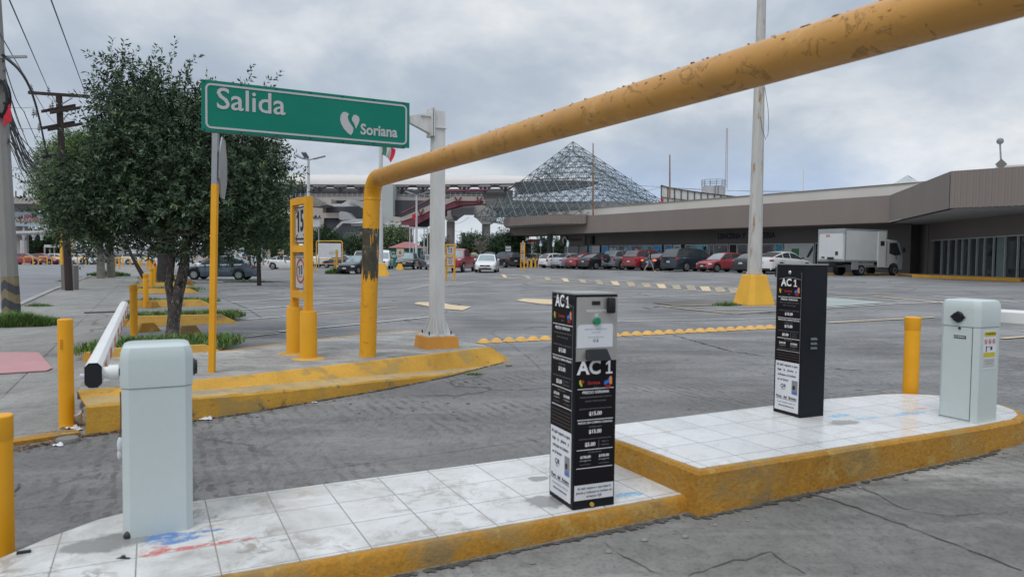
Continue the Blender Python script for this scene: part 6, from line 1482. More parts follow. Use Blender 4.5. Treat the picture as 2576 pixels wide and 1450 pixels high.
# small white lorry far left
def boxtruck(px, Y, hd, lab, far=False, L=6.1, name='box_truck', loc=None):
    c = loc or at(px, Y); e = thing(name, lab, 'truck', c, rad(hd)); m_box = M('truck_box_white',(.62,.64,.64),.5,var=.04,vs=1); m_cab = carpaint('cab_white',(.60,.62,.63))
    # local x forward; rear at -L/2
    xr = -L/2; BL = 4.15; W_ = 2.05
    q = MB(); q.bbox((xr+BL/2,0,1.98),(BL,W_,2.02),.03); bx = q.build('cargo_box', m_box, e)
    q = MB(); q.box((xr+BL/2,0,3.02),(BL+.06,W_+.05,.06)); q.box((xr+BL/2,0,.98),(BL+.02,W_+.03,.10))
    q.box((xr+.9,-W_/2-.012,2.0),(.0,.0,.0)); 
    for y in (-W_/2,W_/2): 
        for x in (xr+.02, xr+BL-.02): q.box((x,y,2.0),(.09,.06,2.02))
    q.box((xr,0,2.86),(.08,W_,.26)); q.build('box_frame', m_lightmetal, bx)
    q = MB(); q.box((xr-.035,0,1.90),(.03,W_-.22,1.66)); 
    for i in range(5): q.box((xr-.052,0,1.25+.33*i),(.006,W_-.24,.012))
    q.build('roller_door', m_box, bx)
    q = MB(); q.box((xr-.056,.25,2.60),(.004,.32,.16)); q.build('red_sticker', M('faded_red_print',(.50,.25,.25),.6), bx)
    q = MB(); q.box((xr-.056,-.45,1.45),(.006,.22,.25)); q.box((xr-.056,.6,1.18),(.006,.25,.10)); q.box((xr-.07,.0,1.13),(.03,.5,.14)); q.build('latch', m_dark, bx)
    q = MB(); q.box((xr+BL-.52,-W_/2-.035,1.75),(.78,.06,2.35)); q.build('side_door', m_box, e)
    q = MB(); q.box((xr+BL-.52,-W_/2-.070,2.16),(.40,.02,.30)); q.build('vent', m_dark, e)
    q = MB(); q.box((xr+BL*.5,0,.80),(L*.9,.8,.16)); q.box((xr+.1,0,.62),(.10,W_-.1,.12)); q.box((xr+.1,0,.85),(.06,W_-.5,.08)); q.build('chassis', m_dark, e)
    q = MB(); q.box((xr+1.05,-W_/2+.02,.66),(.62,.06,.52)); q.box((xr+2.2,-W_/2+.05,.80),(1.5,.05,.20)); q.build('side_guard', m_lightmetal, e)
    # cab
    x0 = xr+BL+.12; q = MB(); prf = [(0,.55),(0,2.30),(.25,2.42),(1.05,2.40),(1.35,2.20),(1.72,1.42),(1.76,.95),(1.72,.45),(1.50,.42),(1.42,.60),(1.20,.80),(.80,.88),(.45,.78),(.30,.55)]
    q.prism([(x0+x,-.93,z) for x, z in prf], (0,1.86,0)); cb = q.build('cab', m_cab, e)
    q = MB()
    for s in (-1,1): q.prism([(x0+.32,s*.935,1.50),(x0+.32,s*.935,2.22),(x0+1.10,s*.935,2.22),(x0+1.55,s*.935,1.42),(x0+.95,s*.935,1.36)], (0,s*.006,0))
    q.build('side_window', m_wglass, cb)
    q = MB(); q.prism([(x0+1.08,-.80,2.34),(x0+1.36,-.82,2.16),(x0+1.70,-.86,1.48),(x0+1.66,-.86,1.46)], (0,1.7,0)); q.build('windshield', m_wglass, cb)
    q = MB(); q.bbox((x0+1.05,-.945,1.22),(.06,.02,.22),.004); q.bbox((x0+1.70,0,.62),(.14,1.8,.26),.03,1); q.build('door_detail', [m_dark, m_cab], cb)
    q = MB(); q.bbox((x0+1.62,-1.12,1.75),(.08,.16,.34),.02); q.build('mirror', m_black, cb)
    for xx, dbl in ((xr+1.75,True),(x0+.90,False)):
        for s in (1,-1):
            yo = s*.98; r_ = .37; q = MB(); q.tube([(xx,yo-s*(.45 if dbl else .22),r_),(xx,yo-s*.02,r_),(xx,yo,r_)],[r_,r_,r_*.9],20); wl = q.build('wheel', m_tyre, e, smooth=True)
            q = MB(); q.cyl((xx,yo-s*.02,r_),(xx,yo+s*.006,r_),r_*.58,n=16); q.cyl((xx,yo,r_),(xx,yo+s*.03,r_),r_*.2,n=8,mi=1); q.build('rim', [m_rim,m_dark], wl)
    return e
m_lightmetal = M('light_metal',(.36,.37,.38),.5,metal=.3,var=.08,vs=3)
boxtruck(2166,45.2,27,'white refrigerated box truck parked against the mall corner').scale = (.93,.93,.94)
car('hatch',150,97,0,P_white,'small white car at the far left behind the yellow hoops',wheelface=False,grp='cars parked far away on the left')
# bus at the very left edge
c = at(-114,60); e = thing('bus','blue and white bus tail showing at the left edge','bus',c,rad(92)); q = MB(); q.bbox((0,0,1.9),(8,2.4,1.5),.08); q.build('body',M('bus_white',(.55,.56,.58),.5),e); q = MB(); q.bbox((0,0,.80),(8,2.42,.72),.05); q.build('skirt',M('bus_blue',(.03,.13,.22),.4),e)
q = MB(); q.box((0,-1.22,2.0),(7,.02,.7)); q.build('windows',m_glass,e); q = MB(); q.bbox((-4.02,-.9,1.15),(.05,.2,.16),.02); q.build('taillight',m_redlens,e)
for x in (-2.6,2.6):
    for s in (-1,1): q = MB(); q.cyl((x,s*1.0,.42),(x,s*1.22,.42),.42,n=18); q.build('wheel',m_tyre,e,smooth=True)
# ------------------------------------------------------------------ people
m_skin = M('skin',(.33,.19,.13),.6,var=.05)
def person(px, Y, hd, lab, shirt, pants, joints, skinleg=True, h=1.72, capc=None, name='person', zoff=0.0, hairc=None, shoe=None):
    c = at(px, Y); e = thing(name, lab, 'person', (c.x,c.y,c.z+zoff), rad(hd))
    me = bpy.data.meshes.new('b'); names = list(joints.keys()); idx = {n_:i for i, n_ in enumerate(names)}
    me.from_pydata([joints[n_][0] for n_ in names], [(idx[joints[n_][2]], idx[n_]) for n_ in names if joints[n_][2]], [])
    o = bpy.data.objects.new('b', me); COL.objects.link(o); o.modifiers.new('s','SKIN'); 
    if not me.skin_vertices: pass
    for n_ in names:
        sv = me.skin_vertices[0].data[idx[n_]]; r_ = joints[n_][1]; sv.radius = r_ if isinstance(r_, tuple) else (r_, r_)
    me.skin_vertices[0].data[idx['pelvis']].use_root = True
    m2 = o.modifiers.new('u','SUBSURF'); m2.levels = 2; m2.render_levels = 2
    dg = bpy.context.evaluated_depsgraph_get(); dg.update(); em_ = bpy.data.meshes.new_from_object(o.evaluated_get(dg))
    for mt in (m_skin, shirt, pants, shoe or m_white): em_.materials.append(mt)
    for p_ in em_.polygons:
        z = p_.center.z; y = p_.center; hip = joints['pelvis'][0][2]; sh_ = joints['neck'][0][2]
        a = 0
        if z > sh_-.03: a = 0
        elif z > hip-.02 and (abs(y.y) < .235): a = 1
        elif z < .085: a = 3
        elif z < hip+.02 and z > (.42 if skinleg else .1) and abs(y.y) < .24: a = 2
        p_.material_index = a; p_.use_smooth = True
    bpy.data.objects.remove(o); bo = bpy.data.objects.new('body', em_); COL.objects.link(bo); bo.parent = e; INV[bo.name] = INV[e.name]
    hz = joints['head'][0]
    q = MB(); q.ell((hz[0]-.01,hz[1],hz[2]+.035),(.108,.088,.095),n=12,m=8); 
    if capc: q.ell((hz[0]+.10,hz[1],hz[2]+.05),(.08,.07,.012),n=10,m=4)
    q.build('cap' if capc else 'hair', capc or hairc or m_ink, e, smooth=True)
    return e
def J(lean=0.0, stride=.28, hh=1.0, arm=.12, twist=0):
    j = {}
    j['pelvis'] = ((0,0,.93),(.13,.155),None); j['waist'] = ((.01+lean*.2,0,1.08),(.105,.14),'pelvis'); j['chest'] = ((.02+lean*.5,0,1.28),(.115,.17),'waist'); j['upper'] = ((.01+lean*.8,0,1.43),(.085,.13),'chest')
    j['neck'] = ((.02+lean,0,1.50),.052,'upper'); j['head'] = ((.045+lean*1.3,0,1.62),(.092,.078),'neck'); j['crown'] = ((.05+lean*1.3,0,1.70),(.06,.055),'head')
    for s, k in ((1,'l'),(-1,'r')):
        st = stride*s*-1
        j[k+'hip'] = ((.0,s*.09,.86),.095,'pelvis'); j[k+'knee'] = ((st*.45+.05,s*.10,.49),.062,k+'hip'); j[k+'calf'] = ((st*.75,s*.10,.32),.055,k+'knee'); j[k+'ank'] = ((st-.02,s*.10,.09),.040,k+'calf'); j[k+'toe'] = ((st+.15,s*.11,.045),.038,k+'ank')
        sa = arm*s
        j[k+'sho'] = ((.01+lean*.8,s*.17,1.42),.062,'upper'); j[k+'elb'] = ((sa*.5+lean*.6,s*.25,1.16),.043,k+'sho'); j[k+'wri'] = ((sa+.08+lean*.4,s*.26,.94),.030,k+'elb'); j[k+'hand'] = ((sa+.11+lean*.4,s*.26,.86),(.024,.036),k+'wri'); j[k+'fing'] = ((sa+.13+lean*.4,s*.255,.78),(.014,.030),k+'hand')
    return j
person(1633,55.0,12,'man in dark t shirt, cap and grey shorts walking past the red suv',M('shirt_navy',(.02,.025,.04),.8),M('shorts_grey',(.28,.30,.36),.8),J(-.12,.36,arm=.16),True,capc=M('cap_dark',(.07,.04,.045),.8))
person(1657,62.5,30,'person with dark hair behind the minivan, only the head showing',M('shirt_pale',(.5,.5,.5),.8),M('pants_dark',(.03,.03,.04),.8),J(0,.1),False)
person(627,62,180,'person with dark hair in front of the white printed board',M('shirt_dark',(.03,.03,.04),.8),m_dark,J(.05,.1),False)
person(614,55,0,'person with a bright blue cap behind the grey blue sedan',M('shirt_black2',(.02,.02,.03),.8),m_dark,J(.05,.1),False,capc=M('cap_blue',(.05,.20,.75),.6),zoff=-.12)
person(1352+0,78,20,'person standing by the blue parking sign at the mall end',M('shirt_tan',(.35,.28,.2),.8),m_dark,J(.0,.12),False)
person(1787,63.5,160,'person in dark red bending behind the faded red hatchback',M('shirt_maroon',(.14,.02,.03),.8),m_dark,J(.3,.1),False)
# ------------------------------------------------------------------ shopping mall
m_fascia = M('fascia_ribbed', (.225,.19,.172), .85, var=.06, vs=.25, bump=.2, bs=3, stretch=(1,1,.2))
m_wall = M('mall_wall', (.155,.145,.138), .9, var=.08, vs=.3)
m_wall2 = M('mall_wall_taupe', (.20,.178,.162), .9, var=.06, vs=.4)
m_cream = M('parapet_cream', (.56,.54,.50), .9, var=.05, vs=.3, spots=[((.36,.34,.31),.08,.9)])
m_soffit = M('soffit', (.42,.42,.42), .9)
m_frame = M('alu_frame', (.50,.52,.52), .45, metal=.2)
m_sblue = M('shop_blue', (.09,.36,.68), .5, var=.15, vs=1.2); m_steal = M('shop_teal', (.16,.42,.50), .4, var=.4, vs=1.1); m_sdark = M('shop_dark', (.022,.032,.045), .12, var=.6, vs=.8, spec=.7)
m_sgreenp = M('shop_green', (.05,.25,.09), .5, var=.3, vs=1); m_swhite = M('shop_white', (.62,.64,.65), .5, var=.06); m_shut = M('shutter_grey', (.32,.335,.35), .5)
F0 = Vector((13.4,68,0)); FT = Vector((-.565,.825,0)); FO = Vector((-.825,-.565,0))
def tx(px): r = (px-CX)/F; return (F0.x-F0.y*r)/(-FT.x+FT.y*r)
def FW(t, z, off=0.0): p = F0+FT*t+FO*off; p.z = z; return p
mall = thing('shopping_mall', 'long low brown mall building with overhanging ribbed fascia on the right', 'building', (20,60,.7))
GZ = .70
# main wall, corner and wing
cor = Vector((26.9,48.3,0)); WD = Vector((.156,.988,0)); W0 = Vector((27.6,46.7,0)); wend = W0-WD*26; wtop = W0+WD*3.0
q = MB(); a = FW(tx(1412),0); c = FW(tx(2288),0); back = Vector((.825,.565,0))*40
q.prism([Vector((p.x,p.y,3.0)) for p in (a, c, c+back, a+back)], (0,0,1.6)); q.prism([Vector((p.x,p.y,GZ-.3)) for p in (a+back*.01, c+back*.01, c+back, a+back)], (0,0,2.6)); q.build('shop_wall', m_wall, mall, world=True)
q = MB(); q.prism([Vector((p.x,p.y,GZ-.3)) for p in (FW(tx(2060),0,.02), FW(tx(2288),0,.02), FW(tx(2288),0,-.3), FW(tx(2060),0,-.3))], (0,0,4.4)); q.build('end_wall', m_wall, mall, world=True)
q = MB(); nW = Vector((-.988,.156,0)); q.prism([Vector((p.x,p.y,GZ-.3)) for p in (wtop+nW*.0, W0-WD*.1, W0-WD*.1-nW*.5, wtop-nW*.5)], (0,0,4.3)); q.build('corner_wall', m_wall2, mall, world=True)
q = MB(); q.prism([Vector((p.x,p.y,3.05)) for p in (W0, wend, wend-nW*.5, W0-nW*.5)], (0,0,1.5)); q.build('wing_header', m_wall2, mall, world=True)
q = MB(); q.prism([Vector((p.x,p.y,GZ-.1)) for p in (W0-nW*.35, wend-nW*.35, wend-nW*8, W0-nW*8)], (0,0,3.0)); q.build('wing_interior', M('dark_interior',(.03,.033,.036),.6), mall, world=True)
# fascia volumes: polyline of outer faces, closed behind
def fasc(name, line, z0, z1, depth, mat, ribs=None, rd=.06, inward=back.normalized()):
    q = MB()
    for a, b in zip(line, line[1:]):
        a = Vector((*a,z0)); b = Vector((*b,z0)); ia = a+inward*depth; ib_ = b+inward*depth
        q.prism([a,b,ib_,ia], (0,0,z1-z0))
    if ribs:
        for a, b in zip(line, line[1:]):
            a = Vector((*a,0)); b = Vector((*b,0)); L_ = (b-a).length; k = int(L_/ribs); d = (b-a)/k; nn = Vector((-d.y,d.x,0)).normalized()
            if nn.dot(inward) > 0: nn = -nn
            for i in range(k):
                c_ = a+d*(i+.5); w_ = d*.22; q.prism([Vector((*(c_-w_).xy,z0+.02)),Vector((*(c_+w_).xy,z0+.02)),Vector((*(c_+w_+nn*rd).xy,z0+.02)),Vector((*(c_-w_+nn*rd).xy,z0+.02))], (0,0,z1-z0-.04))
    return q.build(name, mat, mall, world=True)
ZF0, ZF1 = 4.15, 5.90
mainl = [(-.35,83.3),(24.4,46.2)]
fasc('main_fascia', mainl, ZF0, ZF1, 3.2, m_fascia)
fasc('left_bay_fascia', [(7.3,71.3),(3.45,72.4),(-.95,79.6),(-.6,83.4)], 5.08, 6.0, .35, m_fascia, .36, .04, Vector((.5,.7,0)).normalized())
q = MB(); q.prism([Vector((x,y,5.06)) for x, y in [(7.2,71.4),(3.6,72.6),(-.8,79.7),(-.3,83.0),(3.4,77.8)]], (0,0,.06)); q.build('left_bay_soffit', m_soffit, mall, world=True)
q = MB(); q.prism([Vector((x,y,5.3)) for x, y in [(7.2,71.5),(3.7,72.8),(-.6,79.8),(-.1,83.0),(4,85),(9,74)]], (0,0,.6)); q.build('left_bay_roof', m_cream, mall, world=True)
fasc('right_bay_side', [(24.4,46.2),(20.75,33.95)], ZF0, ZF1, .35, m_fascia, None, 0, Vector((.8,.3,0)).normalized())
fasc('right_bay_fascia', [(20.7,33.8),(22.8,31.7),(30,24.5)], ZF0, ZF1, .35, m_fascia, .24, .018, Vector((.8,.3,0)).normalized())
q = MB(); q.prism([Vector((x,y,ZF0-.0)) for x, y in [(24.35,46.1),(20.8,33.9),(22.9,31.8),(30.1,24.6),(27,30),(28.5,50)]], (0,0,.05)); q.build('right_bay_soffit', m_soffit, mall, world=True)
q = MB(); q.prism([Vector((x,y,5.6)) for x, y in [(24.6,46.1),(21.0,33.9),(23.0,31.9),(30.1,24.8),(60,30),(60,80),(28,55)]], (0,0,.28)); q.build('wing_roof', m_cream, mall, world=True)
q = MB(); q.prism([Vector((p.x,p.y,ZF0+.02)) for p in (FW(25.5,0,2.8), FW(tx(2288),0,2.4), FW(tx(2288),0,-1), FW(25.5,0,-1))], (0,0,.06)); q.build('main_soffit', m_wall, mall, world=True)
q = MB(); q.prism([Vector((p.x,p.y,5.80)) for p in (FW(16.4,0,.0), FW(-27.5,0,0), FW(-27.5,0,-30), FW(16.4,0,-30))], (0,0,1.12)); q.build('parapet', m_cream, mall, world=True)
q = MB(); q.prism([Vector((p.x,p.y,6.925)) for p in (FW(16.5,0,.08), FW(-27.6,0,.08), FW(-27.6,0,-.25), FW(16.5,0,-.25))], (0,0,.05)); q.build('coping', M('coping_grey',(.26,.25,.23),.9), mall, world=True)
q = MB(); r_ = .30
for t in (-22.6,): q.prism([FW(t,6.9,0),FW(t-1.5,6.9,0),FW(t-.75,7.55,-.6)],(0,0,.02)); q.prism([FW(t,6.9,-1.2),FW(t-1.5,6.9,-1.2),FW(t-.75,7.55,-.6)],(0,0,.02)); q.add([FW(t,6.95,0),FW(t-1.5,6.95,0),FW(t-1.5,6.95,-1.2),FW(t,6.95,-1.2),FW(t-.75,7.5,-.6)],[(0,1,4),(1,2,4),(2,3,4),(3,0,4)])
q.build('skylight', M('skylight_pale',(.42,.46,.46),.3), mall, world=True)
# canopy end: dark beam and round column, logo wall
q = MB(); cc = P(1383,620,76); q.cyl((cc.x,cc.y,GZ-.2),(cc.x,cc.y,4.2),.30,n=18); q.build('round_column', M('column_dark',(.075,.072,.072),.8), mall, smooth=True, world=True)
q = MB(); lw = FW(tx(1474),0,.28); lw0 = FW(tx(1412),0,.28)
q.prism([Vector((p.x,p.y,3.0)) for p in (lw0, lw, lw-FO*.26, lw0-FO*.26)], (0,0,1.2)); q.build('logo_wall', m_wall2, mall, world=True)
FLW = frame(FW(tx(1412),0,.285), -FT, (0,0,1)); wl_ = (FW(tx(1412),0)-FW(tx(1474),0)).length
q = MB(); q.text(FLW,'innovacion',wl_*.64,3.66,.52,0,.02,.01); q.build('shop_name', m_ink, mall, world=True)
q = MB(); cx_ = wl_*.22; ring__ = [(cx_+.62*math.cos(t),3.55+.60*math.sin(t)) for t in [i*math.pi/9 for i in range(18)]]
q.poly(FLW,ring__,.02,.0,0); q.poly(FLW,[(cx_+.45*math.cos(t)-.1,3.60+.48*math.sin(t)) for t in [i*math.pi/7 for i in range(14)]],.02,.01,1); q.poly(FLW,[(cx_-.22,3.05),(cx_+.22,3.05),(cx_+.22,3.55),(cx_+.12,3.75),(cx_-.12,3.75),(cx_-.22,3.55)],.02,.02,0); q.build('shop_emblem', [m_ink, m_swhite], mall, world=True)
FSW = frame(FW(tx(1805),0,.03), -FT, (0,0,1)); wl_ = (FW(tx(1805),0)-FW(tx(1948),0)).length
q = MB(); m_band = M('letters_navy',(.012,.018,.035),.5); q.text(FSW,'LENCERIA',wl_*.20,3.62,.62,0,.04,.01,.86); q.text(FSW,'Y',wl_*.465,3.62,.62,0,.04,.01); q.text(FSW,'MERCERIA',wl_*.78,3.62,.62,0,.04,.01,.86); q.build('wall_lettering', m_band, mall, world=True)
FSN = frame(FW(tx(1562),0,.03), -FT, (0,0,1)); q = MB(); q.text(FSN,'1 7 2 4 6',1.5,3.42,.26,0,0,.01,2.2); q.build('shop_number', m_gtxt, mall, world=True)
q = MB(); q.bbox(FW(tx(1492),3.72,.2)[:],(.34,.34,.5),.03,rz=math.atan2(FT.y,FT.x)); q.bbox(FW(tx(1492),3.32,.2)[:],(.38,.34,.42),.03,rz=math.atan2(FT.y,FT.x)); q.build('wall_unit', m_dark, mall, world=True)
def pane(pa, pb, mat, name='shop_window', frm=True, z0=GZ+.08, z1=2.97, off=.01, extra=None):
    a, b = FW(tx(pa),0,off), FW(tx(pb),0,off); fr = frame(a, (b-a), (0,0,1)); w_ = (b-a).length
    q = MB(); q.plate(fr,.02,z0,w_-.02,z1,.02); o = q.build(name, mat, mall, world=True)
    if frm:
        q = MB(); t = .06
        for x0,y0,x1,y1 in ((0,z0,t,z1),(w_-t,z0,w_,z1),(t,z1-t,w_-t,z1),(t,z0,w_-t,z0+t)): q.plate(fr,x0,y0,x1,y1,.05,.0)
        q.build('frame', m_frame, o, world=False) if False else q.build('window_frame', m_frame, mall, world=True)
    if extra: extra(fr, w_, o)
    return o
def shutter(fr, w_, o):
    q = MB(); 
    for i in range(14): q.plate(fr,.03,GZ+.15+i*.155,w_-.03,GZ+.25+i*.155,.03,.02)
    q.build('slats', m_shut, mall, world=True)
pane(1419,1455,m_shut,'roller_shutter',False,extra=shutter); pane(1456.5,1477,m_shut,'roller_shutter',False,extra=shutter); pane(1480,1487,m_steal,frm=False)
pane(1487.5,1508,m_swhite,'shop_door'); pane(1513,1529,m_sblue,'shop_door')
def graffic(seed, mats, n=9):
    def f(fr, w_, o):
        r = random.Random(seed); q = MB()
        for i in range(n):
            x = r.uniform(.1,w_-.3); y = r.uniform(1.5,2.75); s = r.uniform(.12,.5); a = r.uniform(0,3)
            q.poly(fr,[(max(.08,min(w_-.08,x+s*math.cos(t+a)*r.uniform(.5,1))),max(GZ+.2,min(2.88,y+s*.6*math.sin(t+a)))) for t in [k*math.pi/3 for k in range(6)]],.002,.021+.0008*i,i % len(mats))
        q.build('window_graphic', mats, mall, world=True)['kind'] = 'stuff' if False else None
    return f
def graph2(seed, mats, n=9):
    def f(fr, w_, o):
        r = random.Random(seed); q = MB()
        for i in range(n):
            x = r.uniform(.2,w_-.2); y = r.uniform(1.6,2.7); s = r.uniform(.10,.42); a = r.uniform(0,3); pts = []
            for k in range(7):
                t = k*2*math.pi/7; rr = s*r.uniform(.5,1.1); pts.append((max(.08,min(w_-.08,x+rr*math.cos(t+a))),max(GZ+.2,min(2.88,y+rr*math.sin(t+a)))))
            q.poly(fr,pts,.002,.021+.0010*i,i % len(mats))
        q.build('window_graphic', mats, mall, world=True)
    return f
m_pbl = M('print_paleblue',(.38,.56,.68),.5)
pane(1531,1554,m_sdark,extra=graph2(1,[m_pbl,m_sdark],7)); pane(1554.5,1578,m_sdark,extra=graph2(2,[m_pbl,m_sdark,m_steal],8)); pane(1580,1587,m_sblue); pane(1588,1613,m_sdark,extra=graph2(3,[m_pbl],3)); pane(1615,1641,m_steal,extra=graph2(4,[m_sdark,m_pbl],4))
pane(1643,1671,m_sblue,'shop_door'); pane(1664,1670,m_ink,frm=False,off=.045); pane(1672,1690,M('shop_blue_bright',(.07,.27,.60),.5)); pane(1692,1712,m_swhite,'shop_door'); pane(1696,1708,m_sblue,frm=False,z0=1.6,z1=2.8,off=.04)
pane(1714,1721,m_ink,frm=False); pane(1722,1746,m_steal,extra=graph2(6,[m_pbl,m_sdark],9)); pane(1747,1781,m_steal,extra=graph2(7,[m_ink,m_sdark,m_ink],11)); pane(1783,1795,m_sdark); pane(1797,1831,m_sdark,extra=graph2(8,[m_sgreenp,m_sdark,m_pbl],5)); pane(1833,1853,m_ink); pane(1854,1880,m_sdark,extra=graph2(9,[m_wall,m_sdark],5)); pane(1881,1912,m_ink)
pane(1913,1947,m_sdark,extra=graph2(10,[m_wall,m_sdark],5)); pane(1948,1968,M('shop_cyan',(.08,.33,.48),.5,var=.3)); 
def doorp(fr, w_, o):
    q = MB(); q.plate(fr,.7,1.3,1.35,2.55,.004,.022,0); q.poly(fr,[(2.0,1.9),(2.2,2.3),(2.5,2.75),(2.9,2.7),(2.85,2.35),(2.55,2.45),(2.35,2.1),(2.15,1.85)],.004,.022,1); q.poly(fr,[(5.6,1.5),(6.3,1.75),(6.3,1.35)],.004,.022,1); q.poly(fr,[(5.2,2.95),(6.3,2.95),(6.3,1.5),(5.7,2.0)],.003,.020,2)
    q.poly(fr,[(2.9,1.5),(3.6,1.95),(4.3,1.7),(4.6,1.35),(3,1.3)],.004,.022,3)
    q.build('poster_print', [m_sgreenp, m_dark, m_sblue, m_wall], mall, world=True)
pane(1970,2046,m_swhite,'shop_poster',extra=doorp); pane(2048,2057,m_ink)
# wing glazing
FWG = frame((W0+nW*.02)[:], -WD, (0,0,1))
def wgl(px0, px1, mat, nm='shop_window', z0=GZ+.15, z1=3.03):
    def s_(px): r = (px-CX)/F; # distance along wing
    out = []
    for px in (px0, px1):
        r = (px-CX)/F; out.append((r*W0.y-W0.x)/( -WD.x+ r*WD.y))
    a, b = out; q = MB(); q.plate(FWG, a+.04, z0, b-.04, z1, .02, -.10); q.build(nm, mat, mall, world=True)
    q = MB(); q.plate(FWG, b-.05, z0-.02, b+.03, z1, .10, -.08); q.build('mullion', m_frame, mall, world=True)
    return a, b
cols = [2346,2366,2383,2402,2418,2435,2455,2474,2497]
for k, (a, b) in enumerate(zip(cols, cols[1:])): wgl(a, b, m_glass, 'shop_door' if k in (3,4) else 'shop_window')
wgl(2500,2526,M('frosted_glass',(.20,.27,.26),.2,var=.1),'shop_window'); wgl(2527,2558,m_glass); wgl(2560,2620,m_glass); wgl(2622,2720,m_glass)
q = MB(); q.plate(FWG,-.1,GZ+.02,22,GZ+.15,.16,-.08); q.plate(FWG,-.1,2.99,22,3.05,.10,-.06); q.build('sill_rail', m_frame, mall, world=True)
q = MB(); a = at(2342,46.2); q.cyl((a.x-.3,a.y,GZ),(a.x-.3,a.y,4.1),.06,n=8); q.build('downpipe', m_wall, mall, world=True); q = MB(); a = P(2326,542,45.5); q.bbox(a[:],(.35,.35,.35),.04); q.build('floodlight', m_black, mall, world=True)
# raised walkway with yellow kerb in front of the wing
q = MB(); ka = [PG(2258,693),PG(2300,697),PG(2420,702),PG(2572,708),PG(2800,720)]
lo_ = [(p.x,p.y) for p in ka]; hi_ = [(40,27),(40,60),(26,53),(24.5,49)]
q.prism([(x,y,.5) for x, y in lo_+hi_], (0,0,.34)); o = q.build('mall_walkway', m_conc, kind='structure')
q = MB()
for a, b in zip(ka, ka[1:]):
    d = (b-a).normalized(); n = Vector((d.y,-d.x,0)); n = n if n.y < 0 else -n
    q.prism([a+n*.0-Vector((0,0,.1)),b-Vector((0,0,.1)),b+n*.13-Vector((0,0,.1)),a+n*.13-Vector((0,0,.1))],(0,0,.27))
q.build('walkway_kerb', M('kerb_orange',(.66,.32,.03),.7,var=.1,vs=2), kind='structure')
q = MB(); a = PG(2573,703); q.box((a.x,a.y,a.z+.1),(.5,.5,.2)); tag(q.build('drain_box', m_ink),'black drain opening at the right edge below the shop kerb','drain')
q = MB(); a, b = PG(2075,690), PG(2262,693); n = Vector((0,1,0)); q.prism([a,b,b+n*.3,a+n*.3],(0,0,.12)); tag(q.build('wheel_stop',m_kerb2),'yellow kerb bar glimpsed beneath the box truck','wheel stop')
# roof block, lamp and diamond at the far right
q = MB(); a = P(2507,410,38); q.prism([(a.x,a.y,5.8),(a.x+14,a.y-9,5.8),(a.x+20,a.y,5.8),(a.x+5,a.y+8,5.8)],(0,0,.95)); q.build('roof_block', m_cream, mall, world=True)
q = MB(); fr = frame(P(2518,413,37.3)[:],(1,-.2,0),(0,0,1)); q.poly(fr,[(-.28,0),(0,-.28),(.28,0),(0,.28)],.05); q.build('diamond_vent', m_wall, mall, world=True)
e = thing('roof_lamp','thin rooftop pole with a round dark lamp at the upper right','lamp',P(2518,405,37.4)); q = MB(); q.cyl(P(2518,405,37.4),P(2516,362,37.4),.045,n=6); q.build('pole',m_grey,e,world=True); q = MB(); a = P(2516,355,37.4); q.ell(a[:],(.17,.17,.17)); q.build('lamp',m_lampgrey,e,smooth=True,world=True)
# rooftop masts and billboard frame
def mast(px, pyb, pyt, Y, r, mat, lab, name='mast'):
    a, b = P(px,pyb,Y), P(px,pyt,Y); q = MB(); q.cyl(a,b,r,r*.6,n=6); tag(q.build(name, mat), lab, 'mast', 'thin masts on the mall roof')
m_rust = M('rusty_steel',(.22,.13,.08),.8,var=.4,vs=3)
mast(1492,548,360,74,.085,m_rust,'rusty mast on the mall roof in front of the steel pyramid'); mast(1685,500,389,70,.09,m_rust,'rusty mast on the mall roof beside the billboard frame'); mast(2021,480,426,62,.06,m_cream,'short pale mast on the mall roof right of the rusty pole'); mast(1588,500,445,84,.05,m_lampgrey,'thin grey mast at the right slope of the steel pyramid')
e = thing('rooftop_billboard','back of a curved billboard frame on the mall roof, red at its left end','billboard',FW(0,6.9,-6))
q = MB(); npt = 13; tops = []; bots = []
for i in range(npt):
    t = i/(npt-1); px = 1664+200*t; Y = 76-6*t; tops.append(P(px,466+30*t**.72,Y)); bots.append(P(px,520+12*t,Y))
v = [p for p in tops]+[p for p in bots]+[p+Vector((.1,.1,0)) for p in tops]+[p+Vector((.1,.1,0)) for p in bots]; n = npt
q.add(v,[(i,i+1,n+i+1,n+i) for i in range(n-1)]+[(2*n+i,2*n+i+1,3*n+i+1,3*n+i) for i in range(n-1)]); q.build('sheet',M('billboard_back',(.48,.49,.49),.8),e,world=True)
q = MB()
for a, b in zip(tops, bots): q.cyl(a-Vector((.05,.08,-.02)),b-Vector((.05,.08,0)),.055,n=5)
q.tube([p-Vector((.05,.08,0)) for p in tops],.06,5); q.tube([p.lerp(b_,.55)-Vector((.05,.1,0)) for p, b_ in zip(tops,bots)],.05,5); q.build('frame',M('frame_darkred',(.07,.045,.045),.8),e,world=True)
q = MB(); q.cyl(P(1664.5,500,75.8),P(1664.5,525,75.8),.13,n=8); q.build('red_end',m_red,e,world=True)
tk = thing('water_tower','pale cylindrical tank tower with ring railing far behind the mall roof','tower',P(1794,520,140))
q = MB(); a = P(1794,500,140); zt_ = P(1794,469,140).z; q.cyl((a.x,a.y,0),(a.x,a.y,zt_),2.25,n=20); q.build('tank',M('tank_pale',(.44,.45,.46),.8,var=.1,vs=1),tk,smooth=True,world=True)
q = MB()
for z in (zt_+.4,zt_+.8,zt_+1.2): q.tube([(a.x+2.3*math.cos(t),a.y+2.3*math.sin(t),z) for t in [i*math.pi/12 for i in range(25)]],.05,4)
